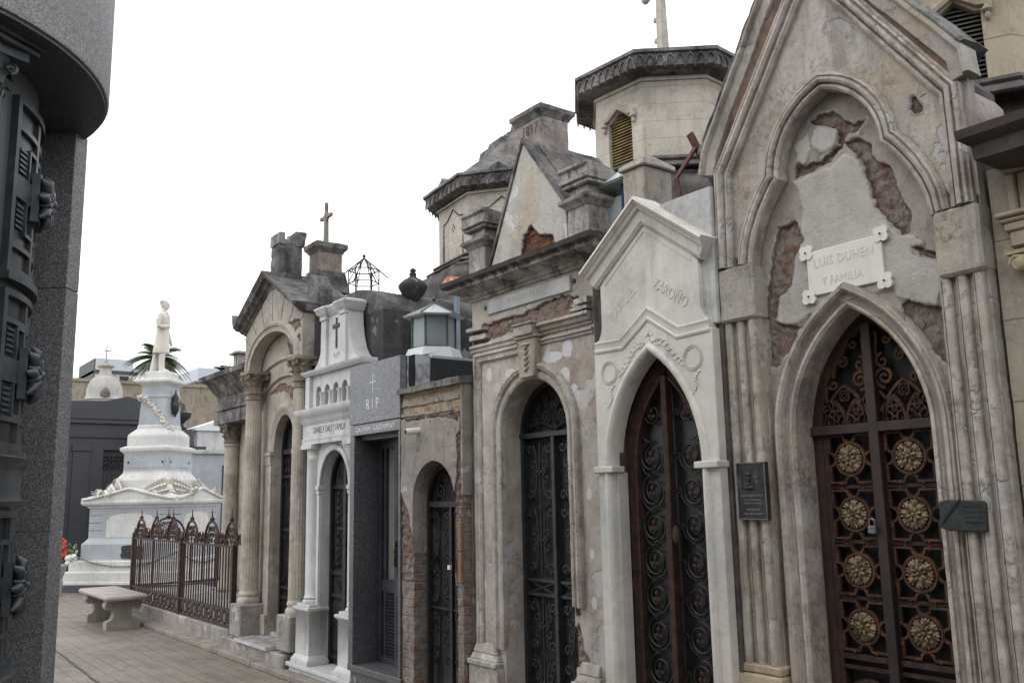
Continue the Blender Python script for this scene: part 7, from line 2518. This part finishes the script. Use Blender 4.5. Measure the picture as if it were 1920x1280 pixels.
Y_ = thing('domed_mausoleum', 'grey stone dome with small lantern and thin iron cross beyond the black mausoleum', 'dome', (6.5, 30, 0))
b = MB()
b.lathe(6.5, 30, [(.62, 0), (.62, 4.75), (.66, 4.80), (.56, 4.84), (.53, 4.95), (.525, 5.10), (.48, 5.27), (.40, 5.42), (.28, 5.54), (.20, 5.58)], 20)
dm = part('dome', b, weathered('dome_stone', (0.48, 0.46, 0.43), (0.36, 0.35, 0.335), dirt=(0.14, 0.135, 0.13), dirt_amt=.5, scale=3, bump=.3), Y_, sharp=35)
b = MB()
b.lathe(6.5, 30, [(.21, 5.56), (.18, 5.60), (.17, 5.80), (.25, 5.84), (.26, 5.87), (.18, 5.93), (.06, 5.97), (.05, 6.05), (.02, 6.1)], 12)
part('lantern', b, M['tower_stone'], dm, sharp=35)
b = MB()
b.tube([(6.5, 30, 6.05), (6.5, 30, 6.5)], .016, 5)
b.tube([(6.36, 30, 6.36), (6.64, 30, 6.36)], .016, 5)
part('iron_cross', b, M['iron'], dm)
b = MB()
b.lathe(6.42, 29.50, [(.14, 4.86), (.15, 4.98), (.10, 5.10), (.02, 5.16)], 10)
part('dome_window', b, M['soot_stone'], dm)
b = MB()
b.box(6.0, 26.0, 42, 43, 0, 6.85)
b.box(6.0, 26.0, 41.92, 43.1, 6.85, 6.98)
solo('boundary_wall', b, M['far_wall'], 'long high stained wall running across behind the graves', 'wall', loc=(14, 42.5, 0))
WB = thing('white_building', 'white flat roofed building above the far wall, left of the palm', 'building', (11.6, 53, 0), 'white buildings beyond the wall')
b = MB()
b.box(10.75, 12.68, 52, 56, 0, 9.42)
part('wall', b, M['far_white'], WB)
b = MB()
b.box(10.7, 12.9, 51.9, 56, 8.62, 8.78)
b.box(10.70, 10.748, 52.1, 56, 8.3, 9.42)
part('dark_band', b, plain('dark_fascia', (0.06, 0.065, 0.07), rough=.6), WB)
b = MB()
for x in (11.3, 12.0):
    b.box(x, x + .45, 51.94, 52.0, 7.9, 8.5)
part('window', b, M['dark_glass'], WB)
WB2 = thing('white_building', 'white house with glazed corner above the far wall, beside the corner column vault', 'building', (17.2, 54, 0), 'white buildings beyond the wall')
b = MB()
b.box(16.1, 18.3, 52, 56, 0, 8.45)
b.box(16.3, 18.3, 52.2, 56, 8.45, 9.3)
part('wall', b, M['far_white'], WB2)
b = MB()
b.box(17.2, 18.0, 51.93, 52.0, 7.2, 7.95)
b.box(16.2, 16.9, 51.93, 52.0, 8.0, 8.35)
part('window', b, plain('sky_glass', (0.30, 0.40, 0.50), rough=.12, var=.2), WB2)
b = MB()
b.box(16.0, 18.35, 51.8, 56, 8.36, 8.46)
b.box(17.1, 18.35, 51.85, 52.0, 7.0, 7.18)
part('dark_band', b, plain('grey_fascia', (0.16, 0.17, 0.19), rough=.6), WB2)
M['frond'] = plain('palm_fronds', (0.070, 0.095, 0.040), rough=.6, var=.5, scale=2)
M['palm_trunk'] = plain('palm_trunk', (0.11, 0.085, 0.06), rough=.9, var=.4)
def palm(label, px_, py_, zc, R, n, seed):
    r2 = random.Random(seed)
    t = thing('palm_tree', label, 'palm tree', (px_, py_, 0), 'palm trees beyond the wall')
    b = MB()
    b.tube([(px_ + .1 * math.sin(z), py_, z) for z in [zc * k / 12 for k in range(13)]], [.32 - .008 * k for k in range(13)], 10)
    b.blob((px_, py_, zc - .1), (.34, .34, .55), 10, 8)
    part('trunk', b, M['palm_trunk'], t)
    b = MB()
    for k in range(n):
        az = 2 * PI * k / n * 5.3 + r2.uniform(-.2, .2)
        el = math.radians(r2.uniform(-20, 78))
        L = R * r2.uniform(.8, 1.1)
        d = Vector((math.cos(az) * math.cos(el), math.sin(az) * math.cos(el), math.sin(el)))
        sdv = Vector((-math.sin(az), math.cos(az), 0))
        pts = []
        for q in range(13):
            s = q / 12
            pts.append(Vector((px_, py_, zc)) + d * L * s + Vector((0, 0, -1)) * L * .62 * s * s * (1.2 - .4 * math.sin(el)))
        b.tube(pts, [.03 - .002 * q for q in range(13)], 4)
        for q in range(1, 13):
            for j in range(4):
                s = min(11.999, q - 1 + j / 4)
                i0 = int(s)
                p = pts[i0].lerp(pts[i0 + 1], s - i0)
                tg = (pts[i0 + 1] - pts[i0]).normalized()
                ll = L * .30 * math.sin(PI * min(1, .12 + .86 * s / 12)) * r2.uniform(.8, 1.1)
                for sg in (-1, 1):
                    e = p + (sdv * sg * .75 + tg * .65).normalized() * ll + Vector((0, 0, -.28 * ll))
                    w = tg * .022
                    b.add([p - w, p + w, e], [(0, 1, 2)])
    part('crown', b, M['frond'], t)
palm('large feathery palm crown behind the statue and far wall', 12.35, 46, 8.65, 1.72, 54, 4)
palm('tip of a second palm beside the corner column vault', 15.75, 46, 8.15, 1.1, 30, 9)
U = thing('urn_tomb', 'black stone tomb topped by a dark flaming urn right of the monument', 'tomb', (6.75, 22.5, 0))
b = MB()
b.box(6.35, 7.2, 22.2, 23.2, 0, 2.95)
b.frustum(6.42, 6.92, 22.2, 22.7, 2.95, 3.36, .05, .05)
part('pedestal', b, M['black_marble'], U, bevel=.01)
b = MB()
b.lathe(6.64, 22.4, [(.12, 3.36), (.14, 3.40), (.07, 3.44), (.05, 3.50), (.10, 3.56), (.20, 3.64), (.22, 3.70), (.23, 3.76), (.15, 3.80), (.10, 3.86), (.08, 3.94), (.05, 4.0)], 16)
b.tube([(6.62, 22.4, 3.95), (6.58, 22.4, 4.05), (6.56, 22.4, 4.12)], [.05, .03, .01], 6)
part('urn', b, M['bronze'], U, sharp=50)
V2 = thing('pale_vault', 'pale streaked marble vault with flat cornice just right of the monument', 'mausoleum', (7.3, 21.7, 0))
b = MB()
b.box(6.50, 8.6, 21.0, 22.1, 0, 2.70)
part('wall', b, M['mon_blue'], V2)
b = MB()
b.box(6.45, 8.65, 20.92, 22.15, 2.70, 2.80)
part('cornice', b, M['marble_grey'], V2, bevel=.02)
b = MB()
b.box(7.2, 7.55, 20.97, 21.0, .3, 2.45)
part('door', b, M['dark_panel'], V2)
V3 = thing('white_roofed_vault', 'bright white vault with shallow glazed gable roof behind the pale streaked vault', 'mausoleum', (8.5, 25.6, 0))
b = MB()
b.box(7.85, 9.6, 25, 26.4, 0, 3.55)
part('wall', b, M['white_paint'], V3)
b = MB()
b.M = Matrix.Translation((8.72, 25, 0)) @ Matrix.Rotation(PI / 2, 4, 'Z')
b.wall([(.95, 3.55), (.95, 3.62), (0, 3.95), (-.95, 3.62), (-.95, 3.55)], [], -.08, 1.5)
part('roof', b, plain('pale_roof_glass', (0.62, 0.66, 0.66), rough=.3, var=.1), V3)
